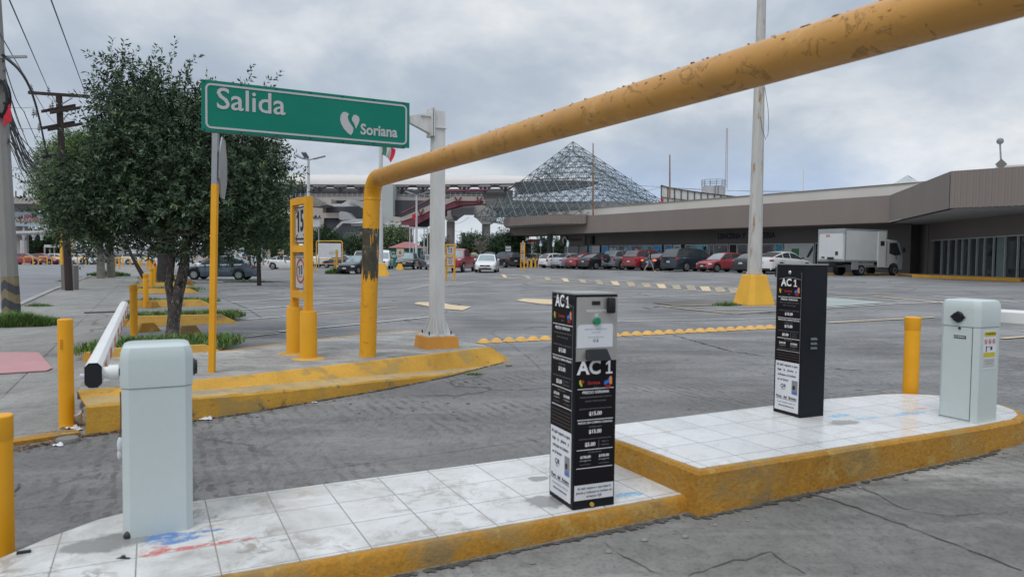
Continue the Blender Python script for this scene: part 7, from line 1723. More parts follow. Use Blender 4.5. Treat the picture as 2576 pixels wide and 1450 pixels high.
for i in range(12): q.cyl((a.x+2.3*math.cos(i*.52),a.y+2.3*math.sin(i*.52),zt_),(a.x+2.3*math.cos(i*.52),a.y+2.3*math.sin(i*.52),zt_+1.2),.05,n=4)
q.cyl((a.x-.3,a.y-2.3,8),(a.x-.3,a.y-2.3,zt_),.10,n=4); q.cyl((a.x+.3,a.y-2.3,8),(a.x+.3,a.y-2.3,zt_),.10,n=4); q.build('railing',m_lampgrey,tk,world=True)
q = MB(); a, b = P(1826.5,475,200), P(1829,322,200); 
for dx in (-.35,.35): q.cyl(a+Vector((dx,0,0)),b+Vector((dx*.5,0,0)),.06,n=4)
for i in range(40): p0 = a.lerp(b,i/40); p1 = a.lerp(b,(i+1)/40); w_ = .35*(1-.5*i/40); q.cyl(p0+Vector((-w_,0,0)),p1+Vector((w_,0,0)),.035,n=3); q.cyl(p0+Vector((w_,0,0)),p1+Vector((-w_,0,0)),.035,n=3)
tag(q.build('radio_mast',M('mast_pinkwhite',(.42,.33,.35),.7)),'tall red and white lattice radio mast far behind the mall','mast')
# ------------------------------------------------------------------ steel space frame pyramid
m_sf = M('space_frame_paint',(.115,.145,.155),.6,var=.2,vs=1)
e = thing('steel_pyramid','open steel space frame pyramid rising behind the mall end','pyramid frame',P(1440,560,92))
apex = P(1441,356,90); cA = P(1192,545,80); cB = P(1560,548,74); cC = P(1768,552,100); cD = P(1330,540,110)
zb__ = 6.0
for c_ in (cA,cB,cC,cD): c_.z = 6.1
cA.z = P(1192,545,80).z; base4 = [Vector((cA.x,cA.y,cA.z)),Vector((cB.x,cB.y,cA.z)),Vector((cC.x,cC.y,cA.z)),Vector((cD.x,cD.y,cA.z))]
q = MB(); ng = 13; mem = 0
for k in range(4):
    A1, B1 = base4[k], base4[(k+1)%4]; nrm = (B1-A1).cross(apex-A1).normalized()
    if nrm.dot((A1+B1)/2-sum(base4,Vector())/4) > 0: nrm = -nrm
    off = nrm*.95
    P_ = lambda i, j, n_: A1+(apex-A1)*(j/n_)+(B1-A1)*(i/n_)
    outer = {(i,j): P_(i,j,ng) for j in range(ng+1) for i in range(ng+1-j)}
    inner_ = {(i,j): (P_(i,j,ng)+P_(i+1,j,ng)+P_(i,j+1,ng))/3+off for j in range(ng) for i in range(ng-j)}
    for (i,j), p in outer.items():
        for d_ in ((1,0),(0,1),(-1,1)):
            r = outer.get((i+d_[0],j+d_[1]))
            if r is not None: q.cyl(p,r,.040,n=3,caps=False)
    for (i,j), p in inner_.items():
        for d_ in ((1,0),(0,1),(-1,1)):
            r = inner_.get((i+d_[0],j+d_[1]))
            if r is not None: q.cyl(p,r,.030,n=3,caps=False)
        for c_ in ((i,j),(i+1,j),(i,j+1)): q.cyl(p,outer[c_],.025,n=3,caps=False)
q.build('lattice', m_sf, e, world=True)
# ------------------------------------------------------------------ elevated railway and station
YS = 110.0
def PRS(mb_, px, Y, depth, mi=0): mb_.prism([P(x,y,Y) for x, y in px], (0,depth,0), mi)
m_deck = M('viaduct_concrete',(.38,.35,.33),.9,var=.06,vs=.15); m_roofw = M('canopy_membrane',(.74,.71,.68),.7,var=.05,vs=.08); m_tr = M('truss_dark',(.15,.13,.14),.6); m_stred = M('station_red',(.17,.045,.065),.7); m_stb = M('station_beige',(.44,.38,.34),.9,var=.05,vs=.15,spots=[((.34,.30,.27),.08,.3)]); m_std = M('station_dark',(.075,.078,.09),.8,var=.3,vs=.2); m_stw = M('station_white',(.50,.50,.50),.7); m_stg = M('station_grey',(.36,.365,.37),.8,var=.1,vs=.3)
via = thing('viaduct','elevated concrete railway viaduct crossing the background on flared piers','viaduct',P(600,640,YS+4))
q = MB(); PRS(q,[(-300,493),(130,495),(700,496),(700,513),(130,512),(-300,511)],YS+6,8); PRS(q,[(700,495.5),(990,494),(1090,497),(1220,503),(1220,512),(1090,505),(990,503),(700,505)],YS,9)
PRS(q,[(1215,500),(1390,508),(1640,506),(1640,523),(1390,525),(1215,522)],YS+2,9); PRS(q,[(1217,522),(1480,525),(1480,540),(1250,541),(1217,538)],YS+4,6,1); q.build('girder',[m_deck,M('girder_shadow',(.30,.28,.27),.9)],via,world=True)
q = MB()
for i in range(9): q.cyl(P(40+i*21,495,YS+7),P(40+i*21,480,YS+7),.12,n=5)
q.build('railing_posts',m_tr,via,world=True)
for px, y0_, w_ in ((45,512,2.4),(300,512,2.4),(620,512,2.4)):
    q = MB(); a = P(px,y0_,YS+9); c_ = at(px,YS+9); q.prism([(a.x-3,a.y,a.z),(a.x+3,a.y,a.z),(a.x+3,a.y,a.z-.6),(a.x+1,a.y,a.z-1.4),(a.x-1,a.y,a.z-1.4),(a.x-3,a.y,a.z-.6)][::-1],(0,2.2,0)); q.cyl((c_.x,c_.y+1.1,c_.z-.2),(c_.x,c_.y+1.1,a.z-1.2),.95,n=16); q.build('pier',m_deck,via,world=True)
for px, cap in ((1133,[(1119,527),(1134,526),(1155,538),(1155,543),(1145,553),(1122,553),(1112,543)]),(1222,[(1193,514),(1217,516),(1248,532),(1248,554),(1232,563),(1212,563),(1193,543)])):
    q = MB(); PRS(q,cap,YS-1,3.0); c_ = at(px,YS+.5); q.cyl((c_.x,c_.y,c_.z-.2),(c_.x,c_.y,P(px,556,YS).z),.64,n=20); q.build('pier',m_deck,via,smooth=False,world=True)
stn = thing('metro_station','elevated metro station with long pale canopy, red stair bridge and beige base','train station',P(900,640,YS))
q = MB(); V = []; Fq = []; cols_ = [(560,443.5,463),(640,443,463),(705,443.5,463),(790,442,463),(900,443.5,464),(990,444,464),(1090,444,464),(1130,443.5,463),(1180,445,462.5),(1240,444.5,461.5),(1300,447,460.5),(1340,448,459),(1420,451,457.5),(1500,455,456.5)]
for k, (px, yt, yb) in enumerate(cols_):
    zt__ = P(px,yt,YS+9).z; zb_ = P(px,yb,YS).z; x = P(px,500,YS).x
    for j in range(9):
        a_ = math.pi/2*j/8; V.append((x+(.0 if j else 0), YS+9*(1-math.cos(a_)), zb_+(zt__-zb_)*math.sin(a_)**.8 if j else zb_))
    V.append((x, YS+10, zb_+.5))
for k in range(len(cols_)-1):
    for j in range(9): Fq.append((k*10+j,(k+1)*10+j,(k+1)*10+j+1,k*10+j+1))
t_ = m_roofw.node_tree; tb_ = t_.nodes.new('ShaderNodeBsdfTranslucent'); tb_.inputs[0].default_value = (.8,.78,.74,1); ms_ = t_.nodes.new('ShaderNodeMixShader'); ms_.inputs[0].default_value = .22
t_.links.new(t_.nodes['Principled BSDF'].outputs[0], ms_.inputs[1]); t_.links.new(tb_.outputs[0], ms_.inputs[2]); t_.links.new(ms_.outputs[0], t_.nodes['Material Output'].inputs[0])
q.add(V,Fq); q.build('canopy',m_roofw,stn,smooth=True,world=True)
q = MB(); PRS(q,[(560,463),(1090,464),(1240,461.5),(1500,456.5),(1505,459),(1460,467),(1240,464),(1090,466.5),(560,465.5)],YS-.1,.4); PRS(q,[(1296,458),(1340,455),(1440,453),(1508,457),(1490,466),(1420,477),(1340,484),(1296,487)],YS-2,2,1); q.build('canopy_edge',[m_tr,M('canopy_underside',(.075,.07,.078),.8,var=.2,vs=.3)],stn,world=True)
q = MB(); zc__ = P(900,464,YS).z; X0, X1 = P(560,500,YS).x, P(1290,500,YS).x
for k in range(5): q.cyl((X0,YS+5+3.4*k,zc__-.5-.05*k),(X1,YS+5+3.4*k,zc__-.5),.42,n=8)
q.build('ceiling_tubes',m_stg,stn,smooth=True,world=True)
q = MB(); r = random.Random(3)
for px in list(range(700,1300,52)):
    a = P(px,464,YS+1.5)
    for dx, yb in ((-26,481),(26,481),(-40,470),(40,470)): q.cyl(P(px,480,YS+1.5),P(px+dx,464.5,YS+1.5),.13,n=4) if abs(dx) < 30 else q.cyl(P(px,474,YS+1.5),P(px+dx,465,YS+1.5),.09,n=4)
    q.box(P(px,480,YS+2)[:],(.45,.45,1.2))
    if px % 104 < 52: q.cyl(P(px,480,YS+2),P(px,497,YS+2),.22,n=6)
q.cyl(P(560,470,YS+1.6),P(1280,470,YS+1.6),.08,n=4); q.cyl(P(560,477,YS+8),P(1280,476,YS+8),.12,n=4); q.build('roof_truss',m_tr,stn,world=True)
q = MB()
for px in range(600,1220,13): q.cyl(P(px,496,YS+.5),P(px,485,YS+.5),.05,n=4)
q.cyl(P(600,488,YS+.5),P(1215,490,YS+.5),.06,n=4); q.cyl(P(600,492,YS+.5),P(1215,494,YS+.5),.05,n=4); q.build('platform_railing',m_stg,stn,world=True)
q = MB(); PRS(q,[(718,476),(760,476),(760,496),(718,496)],YS+1,1.0); q.build('dark_screen',M('screen_navy',(.04,.055,.08),.6),stn,world=True)
q = MB(); PRS(q,[(783,515),(812,515),(812,535),(853,535),(853,548),(815,548),(811,600),(811,665),(783,665)],YS-3,6); PRS(q,[(812,497),(833,500),(833,513),(812,513)],YS-3,4); PRS(q,[(885,590),(915,582),(962,590),(1028,590),(1028,665),(885,665)],YS-6,5); PRS(q,[(989,544),(1008,546),(1008,558),(989,558)],YS-4,3); q.build('base_wall',m_stb,stn,world=True)
q = MB(); PRS(q,[(812,513),(860,512),(876,502),(914,506),(985,560),(966,560),(905,518),(860,519),(812,519)],YS-4,.8); PRS(q,[(817,597),(859,556),(900,550),(962,552),(962,558),(900,557),(861,561.5),(823,599)],YS-7,.8); PRS(q,[(883,561.5),(962,560),(962,567),(883,567.7)],YS-6.5,1.0); PRS(q,[(962,558.5),(1009,559),(1009,565),(962,565)],YS-6,4); PRS(q,[(950,565),(1028.5,566),(1028.5,571),(950,571)],YS-7,5); q.build('white_beams',m_stw,stn,world=True)
q = MB(); PRS(q,[(876,503),(914,507),(985,559),(962,559),(905,519)],YS-4.5,.3); PRS(q,[(853,534),(858,531),(872,533),(892,552),(860,553),(853,551)],YS-5,3); PRS(q,[(858,598),(872,583),(886,580),(914,582),(914,640),(850,640),(835,612)],YS-5.5,3); q.build('stair_cheeks',m_stg,stn,world=True)
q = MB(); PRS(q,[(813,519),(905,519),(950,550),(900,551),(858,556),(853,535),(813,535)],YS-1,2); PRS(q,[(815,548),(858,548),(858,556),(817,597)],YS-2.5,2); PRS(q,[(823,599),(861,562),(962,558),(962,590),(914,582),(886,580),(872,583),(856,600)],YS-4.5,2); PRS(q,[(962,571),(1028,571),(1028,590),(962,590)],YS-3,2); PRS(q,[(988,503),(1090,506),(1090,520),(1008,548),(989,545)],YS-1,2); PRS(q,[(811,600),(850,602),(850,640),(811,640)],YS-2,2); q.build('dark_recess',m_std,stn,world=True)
q = MB(); 
for i in range(8): PRS(q,[(836+i*6,597-i*5.0),(846+i*6.5,597-i*5.0),(872+i*8,596-i*4.6),(871+i*8,594-i*4.6)],YS-5.6,.3)
q.build('stair_underside',m_stg,stn,world=True)
q = MB(); PRS(q,[(962,462),(988.6,462),(988.6,557),(962,557)],YS-3,4); q.build('lift_shaft',M('lift_shaft_pale',(.42,.45,.44),.8,var=.04,vs=.2),stn,world=True)
q = MB(); PRS(q,[(1008,547),(1055,527),(1090,511),(1122,502),(1144,492),(1216,495),(1216,505),(1144,505),(1122,514),(1090,524),(1064,539),(1010,556)],YS-6,.5); q.build('bridge_parapet',m_stb,stn,world=True)
q = MB(); PRS(q,[(1010,555),(1064,538.5),(1090,523.5),(1122,513.5),(1144,504.5),(1216,505),(1205,513),(1165,515),(1122,527),(1085,545),(1035,571),(1010,565)],YS-5.9,2.5); PRS(q,[(1024,571),(1028.5,571),(1028.5,612),(1024,612)],YS-7,.5); q.build('red_girder',m_stred,stn,world=True)
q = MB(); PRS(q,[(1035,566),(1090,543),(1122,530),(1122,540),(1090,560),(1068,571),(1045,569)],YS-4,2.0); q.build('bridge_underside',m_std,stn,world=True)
q = MB(); PRS(q,[(1134,523),(1193,514),(1193,538),(1165,538),(1154,546),(1134,540)],YS-3,2.5); q.build('bridge_girder',m_stg,stn,world=True)
q = MB()
for (a, b) in (((1053,528),(1058,541)),((1065,525),(1058,541)),((1144,495),(1152,508)),((1160,495),(1152,508)),((1200,495),(1205,510)),((1212,495),(1205,510))): q.cyl(P(*a,YS-6.3),P(*b,YS-6.3),.13,n=5)
for a, b in (((1010,536),(1090,497)),((1090,490),(1122,481)),((1122,481),(1226,478))): q.cyl(P(*a,YS-6.2),P(*b,YS-6.2),.14,n=5)
q.build('bridge_handrail',m_stred,stn,world=True)
q = MB()
for px in (975,995,1015): q.cyl(P(px,571,YS-5),P(px,590,YS-5),.5,n=10)
q.cyl(P(1032,571,YS-5),P(1032,600,YS-5),.3,n=8); q.build('base_columns',m_stb,stn,world=True)
q = MB(); PRS(q,[(770,514),(783,495),(800,498),(824,514),(800,519),(770,517)],YS-16,3.5); tag(q.build('awning_roof',M('thatch_grey',(.24,.23,.21),.9,var=.4,vs=1.5)),'grey hipped roof just right of the row 15 sign','roof')
q = MB(); PRS(q,[(770,539),(804,541),(804,570),(770,570)],80,.3); sg = q.build('advert_board',m_stw); tag(sg,'white board lettered ZONRA behind the row 15 sign','sign board')
q = MB(); q.text(frame(P(786,546,79.9)[:],(1,0,0),(0,0,1)),'ZONRA',0,0,.55,0,.03,.01); t_ = q.build('board_print',m_ink); t_.parent = sg
q = MB(); q.cyl(at(774,80.2),P(774,571,80.2),.07,n=6); q.cyl(at(802,80.2),P(802,571,80.2),.07,n=6); p_ = q.build('board_posts',m_grey); p_.parent = sg
# ------------------------------------------------------------------ things across the car park
# green recycling kiosk
YK = 82.0; ks = thing('kiosk','green recycling kiosk with a pinkish red tent roof behind the black suv','kiosk',at(1020,YK+2))
m_kg = M('kiosk_green',(.008,.16,.115),.6,var=.12,vs=.8); m_kr = M('kiosk_roof',(.33,.12,.125),.7,var=.06,vs=.4)
a = P(983,623,YK); b = P(1057,624,YK); zt = a.z; g = G(a.x,a.y)
q = MB(); q.prism([(a.x,a.y,g-.1),(b.x,b.y,g-.1),(b.x,b.y+4,g-.1),(a.x,a.y+4,g-.1)],(0,0,zt-g+.1)); kb = q.build('cabin',m_kg,ks,world=True)
q = MB(); rt = P(1030,608,YK+2).z; x0,x1 = a.x-.3,b.x+.3; q.add([(x0,a.y-.4,zt),(x1,a.y-.4,zt),(x1,a.y+4.4,zt),(x0,a.y+4.4,zt),(x0+1.6,a.y+2,rt),(x1-1.6,a.y+2,rt)],[(0,1,5,4),(1,2,5),(2,3,4,5),(3,0,4),(0,3,2,1)]); q.build('roof',m_kr,ks,world=True)
fr = frame((a.x,a.y-.01,0),(1,0,0),(0,0,1)); q = MB(); q.text(fr,'MI GUSTO',.95,zt-.55,.36,0,.01,.01); q.text(fr,'RECICLELO',1.0,zt-.95,.40,0,.02,.01); q.build('lettering',m_txt,kb,world=True)
q = MB(); q.poly(fr,[(3.25,zt-.5),(3.33,zt-.75),(3.45,zt-1.05),(3.45,zt-1.8),(2.95,zt-1.8),(2.95,zt-1.05),(3.08,zt-.75),(3.15,zt-.5)],.01,0,0); q.poly(fr,[(2.97,zt-1.2),(3.43,zt-1.2),(3.43,zt-1.45),(2.97,zt-1.45)],.01,.012,1); q.poly(fr,[(3.1,g+.2),(3.4,g+.15),(3.4,g+.7),(3.2,g+.75)],.01,0,2); q.build('mural',[M('print_dkgreen',(.02,.06,.04),.6),M('print_cream',(.5,.45,.25),.6),m_kr],kb,world=True)
q = MB(); c1_ = P(1058,617,YK); c2_ = P(1072,617,YK); q.prism([(c1_.x,c1_.y,g-.1),(c2_.x,c2_.y,g-.1),(c2_.x,c2_.y+1.2,g-.1),(c1_.x,c1_.y+1.2,g-.1)],(0,0,c1_.z-g)); q.build('annex',m_stg,ks,world=True)
q = MB(); q.box(((c1_.x+c2_.x)/2,c1_.y-.02,g+1.0),(.45,.03,1.8)); q.build('annex_door',m_std,ks,world=True)
# blank board in a yellow tubular frame
YB = 64.0; bf_ = thing('notice_board','blank white board in a yellow tubular frame with lower rails','board',at(828,YB))
q = MB(); za = G(at(828,YB).x,YB)
A = P(796,606,YB); B_2 = P(861,606,YB); 
q.tube([(A.x,A.y,za-.05),(A.x,A.y,A.z-.15),(A.x+.05,A.y,A.z-.03),(A.x+.16,A.y,A.z),(B_2.x-.16,A.y,B_2.z),(B_2.x-.05,A.y,B_2.z-.03),(B_2.x,A.y,B_2.z-.15),(B_2.x,A.y,za-.05)],.045,8)
for py in (651,663): q.cyl(P(768,py,YB),P(861,py,YB),.035,n=6)
for px in (770,783,841): q.cyl(P(px,651,YB),(P(px,651,YB).x,YB,za-.05),.035,n=6)
q.build('frame',m_kerb3,bf_,smooth=True,world=True)
q = MB(); a1, a2 = P(800,611,YB-.03), P(858,647,YB-.03); q.box(((a1.x+a2.x)/2,YB-.03,(a1.z+a2.z)/2),(a2.x-a1.x,.03,a1.z-a2.z)); bd = q.build('panel',m_swhite,bf_,world=True)
q = MB(); fr = frame((a1.x,YB-.05,a2.z),(1,0,0),(0,0,1)); r = random.Random(8)
for k in range(9):
    x = 1.05+k*.09; y = .25+.2*r.random(); q.tube([fr @ Vector((x+.07*math.cos(t*1.3+k),y+.13*math.sin(t)+.02*t,0)) for t in [i*.6 for i in range(8)]],.008,4)
q.build('scribble',m_gtxt,bd,world=True)
q = MB(); a = at(847,62); q.cyl(a,(a.x,a.y,a.z+1.95),.105,n=12); tag(q.build('yellow_post',M('post_worn_yellow',(.62,.33,.03),.7,var=.2,vs=2,spots=[((.16,.13,.07),.30,3)]),smooth=True),'short worn yellow post in front of the blank board','post')
# small numbered row signs far away
def minisign(px, pyt, Y, num, lab, base=True, w_=.62, two=False):
    c = at(px, Y); e = thing('row_sign', lab, 'row sign', c, 0, 'numbered row signs far across the car park'); z = P(px,pyt,Y).z-c.z
    q = MB(); q.box((0,0,z/2),(.09,.09,z)); q.build('post',m_yellow,e)
    q = MB(); q.box((0,-.06,z-w_*.5),(w_+.12,.05,w_+.12)); q.build('surround',m_kerb3,e)
    q = MB(); q.box((0,-.10,z-w_*.5),(w_,.03,w_)); bd = q.build('number_board',m_sgrey,e)
    q = MB(); q.text(frame((0,-.118,z-w_*.5),(1,0,0),(0,0,1)),num,0,0,w_*.8,0,.02,.002); q.build('number_print',m_ink,bd)
    if two: q = MB(); q.box((0,-.10,z-w_*1.7),(w_,.03,w_*.9)); q.build('speed_board',m_sgrey,e)
    if base: plinth(e,.8,.45,.8)
minisign(707,624,86,'6','row 6 sign left of the white sedan roof'); minisign(673,625,90,'5','row 5 sign beside two white posts',two=True); minisign(1007,627,70,'6','second row 6 sign, in front of the green kiosk',two=True); minisign(1192,636,76,'4','row 4 sign left of the white sedan in the lane',two=True,w_=.42); minisign(646,627,96,'1','row 1 sign far away beneath the trees',base=False); minisign(448,622,66,'7','row 7 sign above the grey sedan bonnet',base=False,w_=.5)
# white printed board
q = MB(); a, b = P(565,620,72), P(615,646,72); q.box(((a.x+b.x)/2,72,(a.z+b.z)/2),(b.x-a.x,.12,a.z-b.z)); pbd = q.build('printed_board',m_swhite); tag(pbd,'white printed board behind the roof of the grey blue sedan','sign board')
fr = frame((a.x,71.92,b.z),(1,0,0),(0,0,1)); q = MB(); q.text(fr,'poem',1.35,.72,.26,0,.01,.004); q.text(fr,'FRAGANCIAS',1.38,.45,.10,0,.01,.004); q.plate(fr,.30,.50,.55,.80,.004,0,1); q.plate(fr,.62,.42,.82,.86,.004,0,1); q.poly(fr,[(1.05,0.02),(1.25,.25),(1.5,.02)],.004,0,2); t_ = q.build('board_print',[m_ink,M('print_violet',(.25,.2,.38),.6),m_gtxt]); t_.parent = pbd
q = MB(); 
for px in (570,610): c = at(px,72.2); q.cyl(c,(c.x,c.y,b.z),.05,n=6)
t_ = q.build('board_legs',m_grey); t_.parent = pbd
# parking signs on poles
def polesign(px, pyt, pyb, Y, w_, h_, mat, lab, paint, base=None, name='parking_sign'):
    c = at(px, Y); e = thing(name, lab, 'traffic sign', c); z = P(px,pyt,Y).z-c.z
    q = MB(); q.cyl((0,0,0),(0,0,z),.035,n=6); q.build('pole',m_grey,e)
    q = MB(); q.box((0,-.05,z-h_/2),(w_,.02,h_)); bd = q.build('plate',mat,e); fr = frame((0,-.062,z-h_/2),(1,0,0),(0,0,1)); q = MB(); paint(q, fr); q.build('symbol',[m_txt,m_ink],bd)
def wheelch(q, fr):
    q.poly(fr,[(.16*math.cos(t)-.02,-.10+.16*math.sin(t)) for t in [i*math.pi/6 for i in range(12)]],.003); q.poly(fr,[(-.06,.1),(.0,.1),(.02,-.02),(.16,-.04),(.16,-.0),(.06,.03),(.0,.22),(-.06,.22)],.003,.004); q.ell((0,0,0),(.05,.05,.004),mat=fr @ Matrix.Translation((-.03,.29,0)))
def preg(q, fr): q.poly(fr,[(-.10,-.32),(.06,-.32),(.08,-.05),(.13,.05),(.05,.18),(-.05,.18),(-.10,.0)],.003); q.ell((0,0,0),(.06,.06,.004),mat=fr @ Matrix.Translation((0,.27,0)))
def nopark(q, fr):
    n = 16; a = [(.23*math.cos(i*math.pi/8),.23*math.sin(i*math.pi/8)) for i in range(n)]; b = [(x*.8,y*.8) for x, y in a]; q.add([fr @ Vector((*p,.004)) for p in a+b],[(i,(i+1)%n,n+(i+1)%n,n+i) for i in range(n)],1); q.plate(fr,-.14,-.05,.14,.06,.003,0,1)
m_sbl = M('sign_blue',(.03,.12,.36),.5); m_sgn = M('sign_darkgreen',(.02,.20,.12),.5)
polesign(1278,619,630,74,.52,.52,m_paper,'white square no parking sign with a black ring on a pole',nopark,name='no_parking_sign')
polesign(1315.5,607,619,76,.30,.52,m_sbl,'blue disabled parking sign directly above the slim row 8 sign',wheelch); polesign(1359.5,606.5,619,75,.32,.54,m_sbl,'blue disabled parking sign left of the round mall column',wheelch)
polesign(1391,606,618,73,.32,.50,m_sgn,'green expectant mother sign right of the round mall column',preg); polesign(1427,605.5,619,71,.32,.52,m_sgn,'green expectant mother sign in front of the roller shutters',preg)
# yellow hoops and posts by the mall end
def hoop(px, Y, w_, h_, lab, grp='yellow hoop barriers'):
    c = at(px, Y); q = MB(); q.tube([(c.x-w_/2,c.y,c.z),(c.x-w_/2,c.y,c.z+h_-.12),(c.x-w_/2+.1,c.y,c.z+h_),(c.x+w_/2-.1,c.y,c.z+h_),(c.x+w_/2,c.y,c.z+h_-.12),(c.x+w_/2,c.y,c.z)],.07,8)
    tag(q.build('hoop_barrier',m_kerb3,smooth=True),lab,'hoop barrier',grp)
hoop(1331,73,.32,.85,'first yellow hoop left of the white hatchback'); hoop(1342,73,.34,.88,'second yellow hoop left of the white hatchback'); hoop(1351,73,.32,.85,'yellow hoop nearest the white hatchback')
q = MB(); a, b = PG(1316,668), PG(1372,664); q.prism([a,b,b+Vector((.0,1.2,0)),a+Vector((0,1.2,0))],(0,0,.14)); tag(q.build('kerb_island',m_kerb2),'low yellow kerb island under the hoops left of the white hatchback','kerb')
q = MB(); a, b = PG(1255,668), PG(1318,664); q.prism([a,b,b+Vector((.0,1.6,0)),a+Vector((0,1.6,0))],(0,0,.12)); tag(q.build('kerb_island',m_conc),'low concrete kerb island behind the white sedan in the lane','kerb')
for px, Y, lb_ in ((72,88,'hoop nearest the striped concrete pole'),(108,90,'hoop below the far red car'),(141,92,'hoop below the small white car'),(205,92,'hoop left of the wooden pole'),(300,86,'hoop just right of the wooden pole'),(318,86,'second hoop right of the wooden pole'),(366,88,'hoop between the pale trunks and the bollards'),(480/1.0,92,'hoop seen through the forked trunk')):
    hoop(px,Y,1.1 if px < 300 else .9,1.05,'far yellow '+lb_)
for px, Y in ((258,84),(291,80),(395/1.0,88)):
    pass
for i, (px, Y, h__) in enumerate(((284,76,1.1),(300,74,1.1),(345,70,1.0),(352,68,1.0),(371,72,1.0),(380,66,1.0),(388,62,1.0),(1087/1.0,78,1.0))):
    c = at(px, Y); q = MB(); q.cyl(c,(c.x,c.y,c.z+h__),.09,n=8); tag(q.build('far_bollard',m_bollard,smooth=True),'far yellow post beyond the sidewalk end, left of the big dark trunk' if px < 1000 else 'yellow post right of the green kiosk','bollard','far yellow posts' if px < 1000 else None)
# orange gate on the far left, kerb, white canopy
e = thing('gate_frame','tall orange gate frame beside the wooden pole, far across the street','gate',at(160,88))
for px in (155.5,177): q = MB(); c = at(px,88); q.box((c.x,c.y,c.z+2.1),(.26,.26,4.2)); q.build('post',m_kerb3,e,world=True)
q = MB(); a, b = P(154,617,88), P(179,618,88); q.box(((a.x+b.x)/2,88,a.z),(b.x-a.x,.3,.25)); q.build('beam',m_kerb3,e,world=True)
q = MB(); a, b = P(111,615,100), P(139,622,100); q.box(((a.x+b.x)/2,102,(a.z+b.z)/2),(b.x-a.x,4,a.z-b.z)); e2_ = q.build('shop_canopy',m_stw); tag(e2_,'white shop canopy slab left of the orange gate','canopy')
q = MB(); 
for px in (113,126,137): c = at(px,101); q.cyl(c,(c.x,c.y,a.z-.2),.12,n=6)
t_ = q.build('canopy_columns',m_stb); t_.parent = e2_
# billboard on the left
YBB = 118; bb = thing('billboard','pale blue billboard reading LA ESPERA VALIO LA PENA on the far left','billboard',at(65,YBB))
a, b = P(20,532,YBB), P(112,569,YBB); q = MB(); q.box(((a.x+b.x)/2,YBB,(a.z+b.z)/2),(b.x-a.x,.3,a.z-b.z)); pn = q.build('panel',M('billboard_blue',(.42,.49,.56),.6,var=.05,vs=.3),bb,world=True)
fr = frame((a.x,YBB-.17,b.z),(1,0,0),(0,0,1)); k = (b.x-a.x)/92.0
q = MB(); q.text(fr,'LA ESPERA',52*k,23*k,10*k*1.35,0,.03,.01,.75); q.text(fr,'VALIO LA PENA',54*k,12.5*k,10*k*1.25,0,.03,.01,.75); q.text(fr,'nuggets',17*k,20*k,13*k*1.3,1,.02,.01,.85); q.build('lettering',[m_lred,m_std],pn,world=True)
q = MB(); 
for px in (35,60,85,105): q.cyl(P(px,570,YBB+.3),P(px,604,YBB+.3),.18,n=5); q.cyl(P(px,600,YBB+.3),P(px-8,586,YBB+.3),.08,n=4); q.cyl(P(px,600,YBB+.3),P(px+8,586,YBB+.3),.08,n=4)
q.cyl(P(20,586,YBB+.3),P(112,584,YBB+.3),.35,n=5); c = at(60,YBB+.6); q.cyl(c,(c.x,c.y,P(60,604,YBB).z),.5,n=8); q.build('support',m_stw,bb,world=True)
# low buildings and sheds behind
def shed(px0, px1, pyw, pyr, Y, wall, roof, lab, ridge=None, vents=(), depth=14, name='warehouse', win=True):
    a, b = P(px0,pyw,Y), P(px1,pyw,Y); g = min(G(a.x,Y),G(b.x,Y)); e = thing(name, lab, 'building', (a.x,Y,g))
    q = MB(); q.prism([(a.x,Y,g-.2),(b.x,Y,g-.2),(b.x,Y+depth,g-.2),(a.x,Y+depth,g-.2)],(0,0,a.z-g+.2)); q.build('wall',wall,e,world=True)
    zr = P((px0+px1)/2,pyr,Y+depth*.5).z; q = MB(); q.add([(a.x-.3,Y-.4,a.z),(b.x+.3,Y-.4,a.z),(b.x+.3,Y+depth,a.z),(a.x-.3,Y+depth,a.z),(a.x+1.5,Y+depth*.5,zr),(b.x-1.5,Y+depth*.5,zr)],[(0,1,5,4),(1,2,5),(2,3,4,5),(3,0,4),(0,3,2,1)]); rf = q.build('roof',roof,e,world=True)
    for px in vents:
        p = P(px,pyr,Y+depth*.5); q = MB(); q.cyl((p.x,p.y,p.z-.3),(p.x,p.y,p.z+.35),.22,n=8); q.ell((p.x,p.y,p.z+.55),(.5,.5,.42),n=10,m=6); q.build('roof_vent',m_grey,rf,smooth=True,world=True)
    if win:
        for i in range(max(1,int((b.x-a.x)/6))):
            x = a.x+2+i*6; q = MB(); q.box((x,Y-.02,g+1.8),(1.4,.06,1.1)); q.build('window',m_std,e,world=True)
    return e
m_rf = M('shed_roof',(.24,.25,.26),.7,var=.1,vs=.4); m_rfw = M('shed_roof_pale',(.42,.46,.46),.7,var=.05,vs=.3); m_ww = M('whitewash',(.50,.49,.47),.9,var=.08,vs=.3,spots=[((.3,.29,.27),.12,.6)]); m_wdk = M('shed_wall_grey',(.22,.22,.23),.9)
shed(1148,1290,612,597,140,m_ww,m_rf,'whitewashed warehouse with grey sheet roof and round vents under the viaduct',vents=(1165,1184,1205))
shed(1215,1330,610,596,155,m_wdk,m_rf,'grey roofed warehouse with vents behind the round dark tree',vents=(1238,1262,1283,1308))
shed(1056,1112,607,599,135,m_wdk,m_rfw,'pale gabled shed behind the green kiosk',vents=())
shed(1058,1125,624,612,118,m_ww,M('tent_pink',(.42,.22,.23),.7),'pink roofed low building right of the green kiosk')
shed(1320,1375,613,607,118,m_std,m_rf,'shop with red and white front beam beyond the mall canopy',name='shop_building')
q = MB(); a, b = P(1326,601,116), P(1362,609,116); q.box(((a.x+b.x)/2,116,(a.z+b.z)/2),(b.x-a.x,.5,a.z-b.z)); rb2 = q.build('shop_sign',M('shop_red',(.42,.03,.035),.6)); tag(rb2,'long red shop sign over the TRAE board beyond the mall','shop sign')
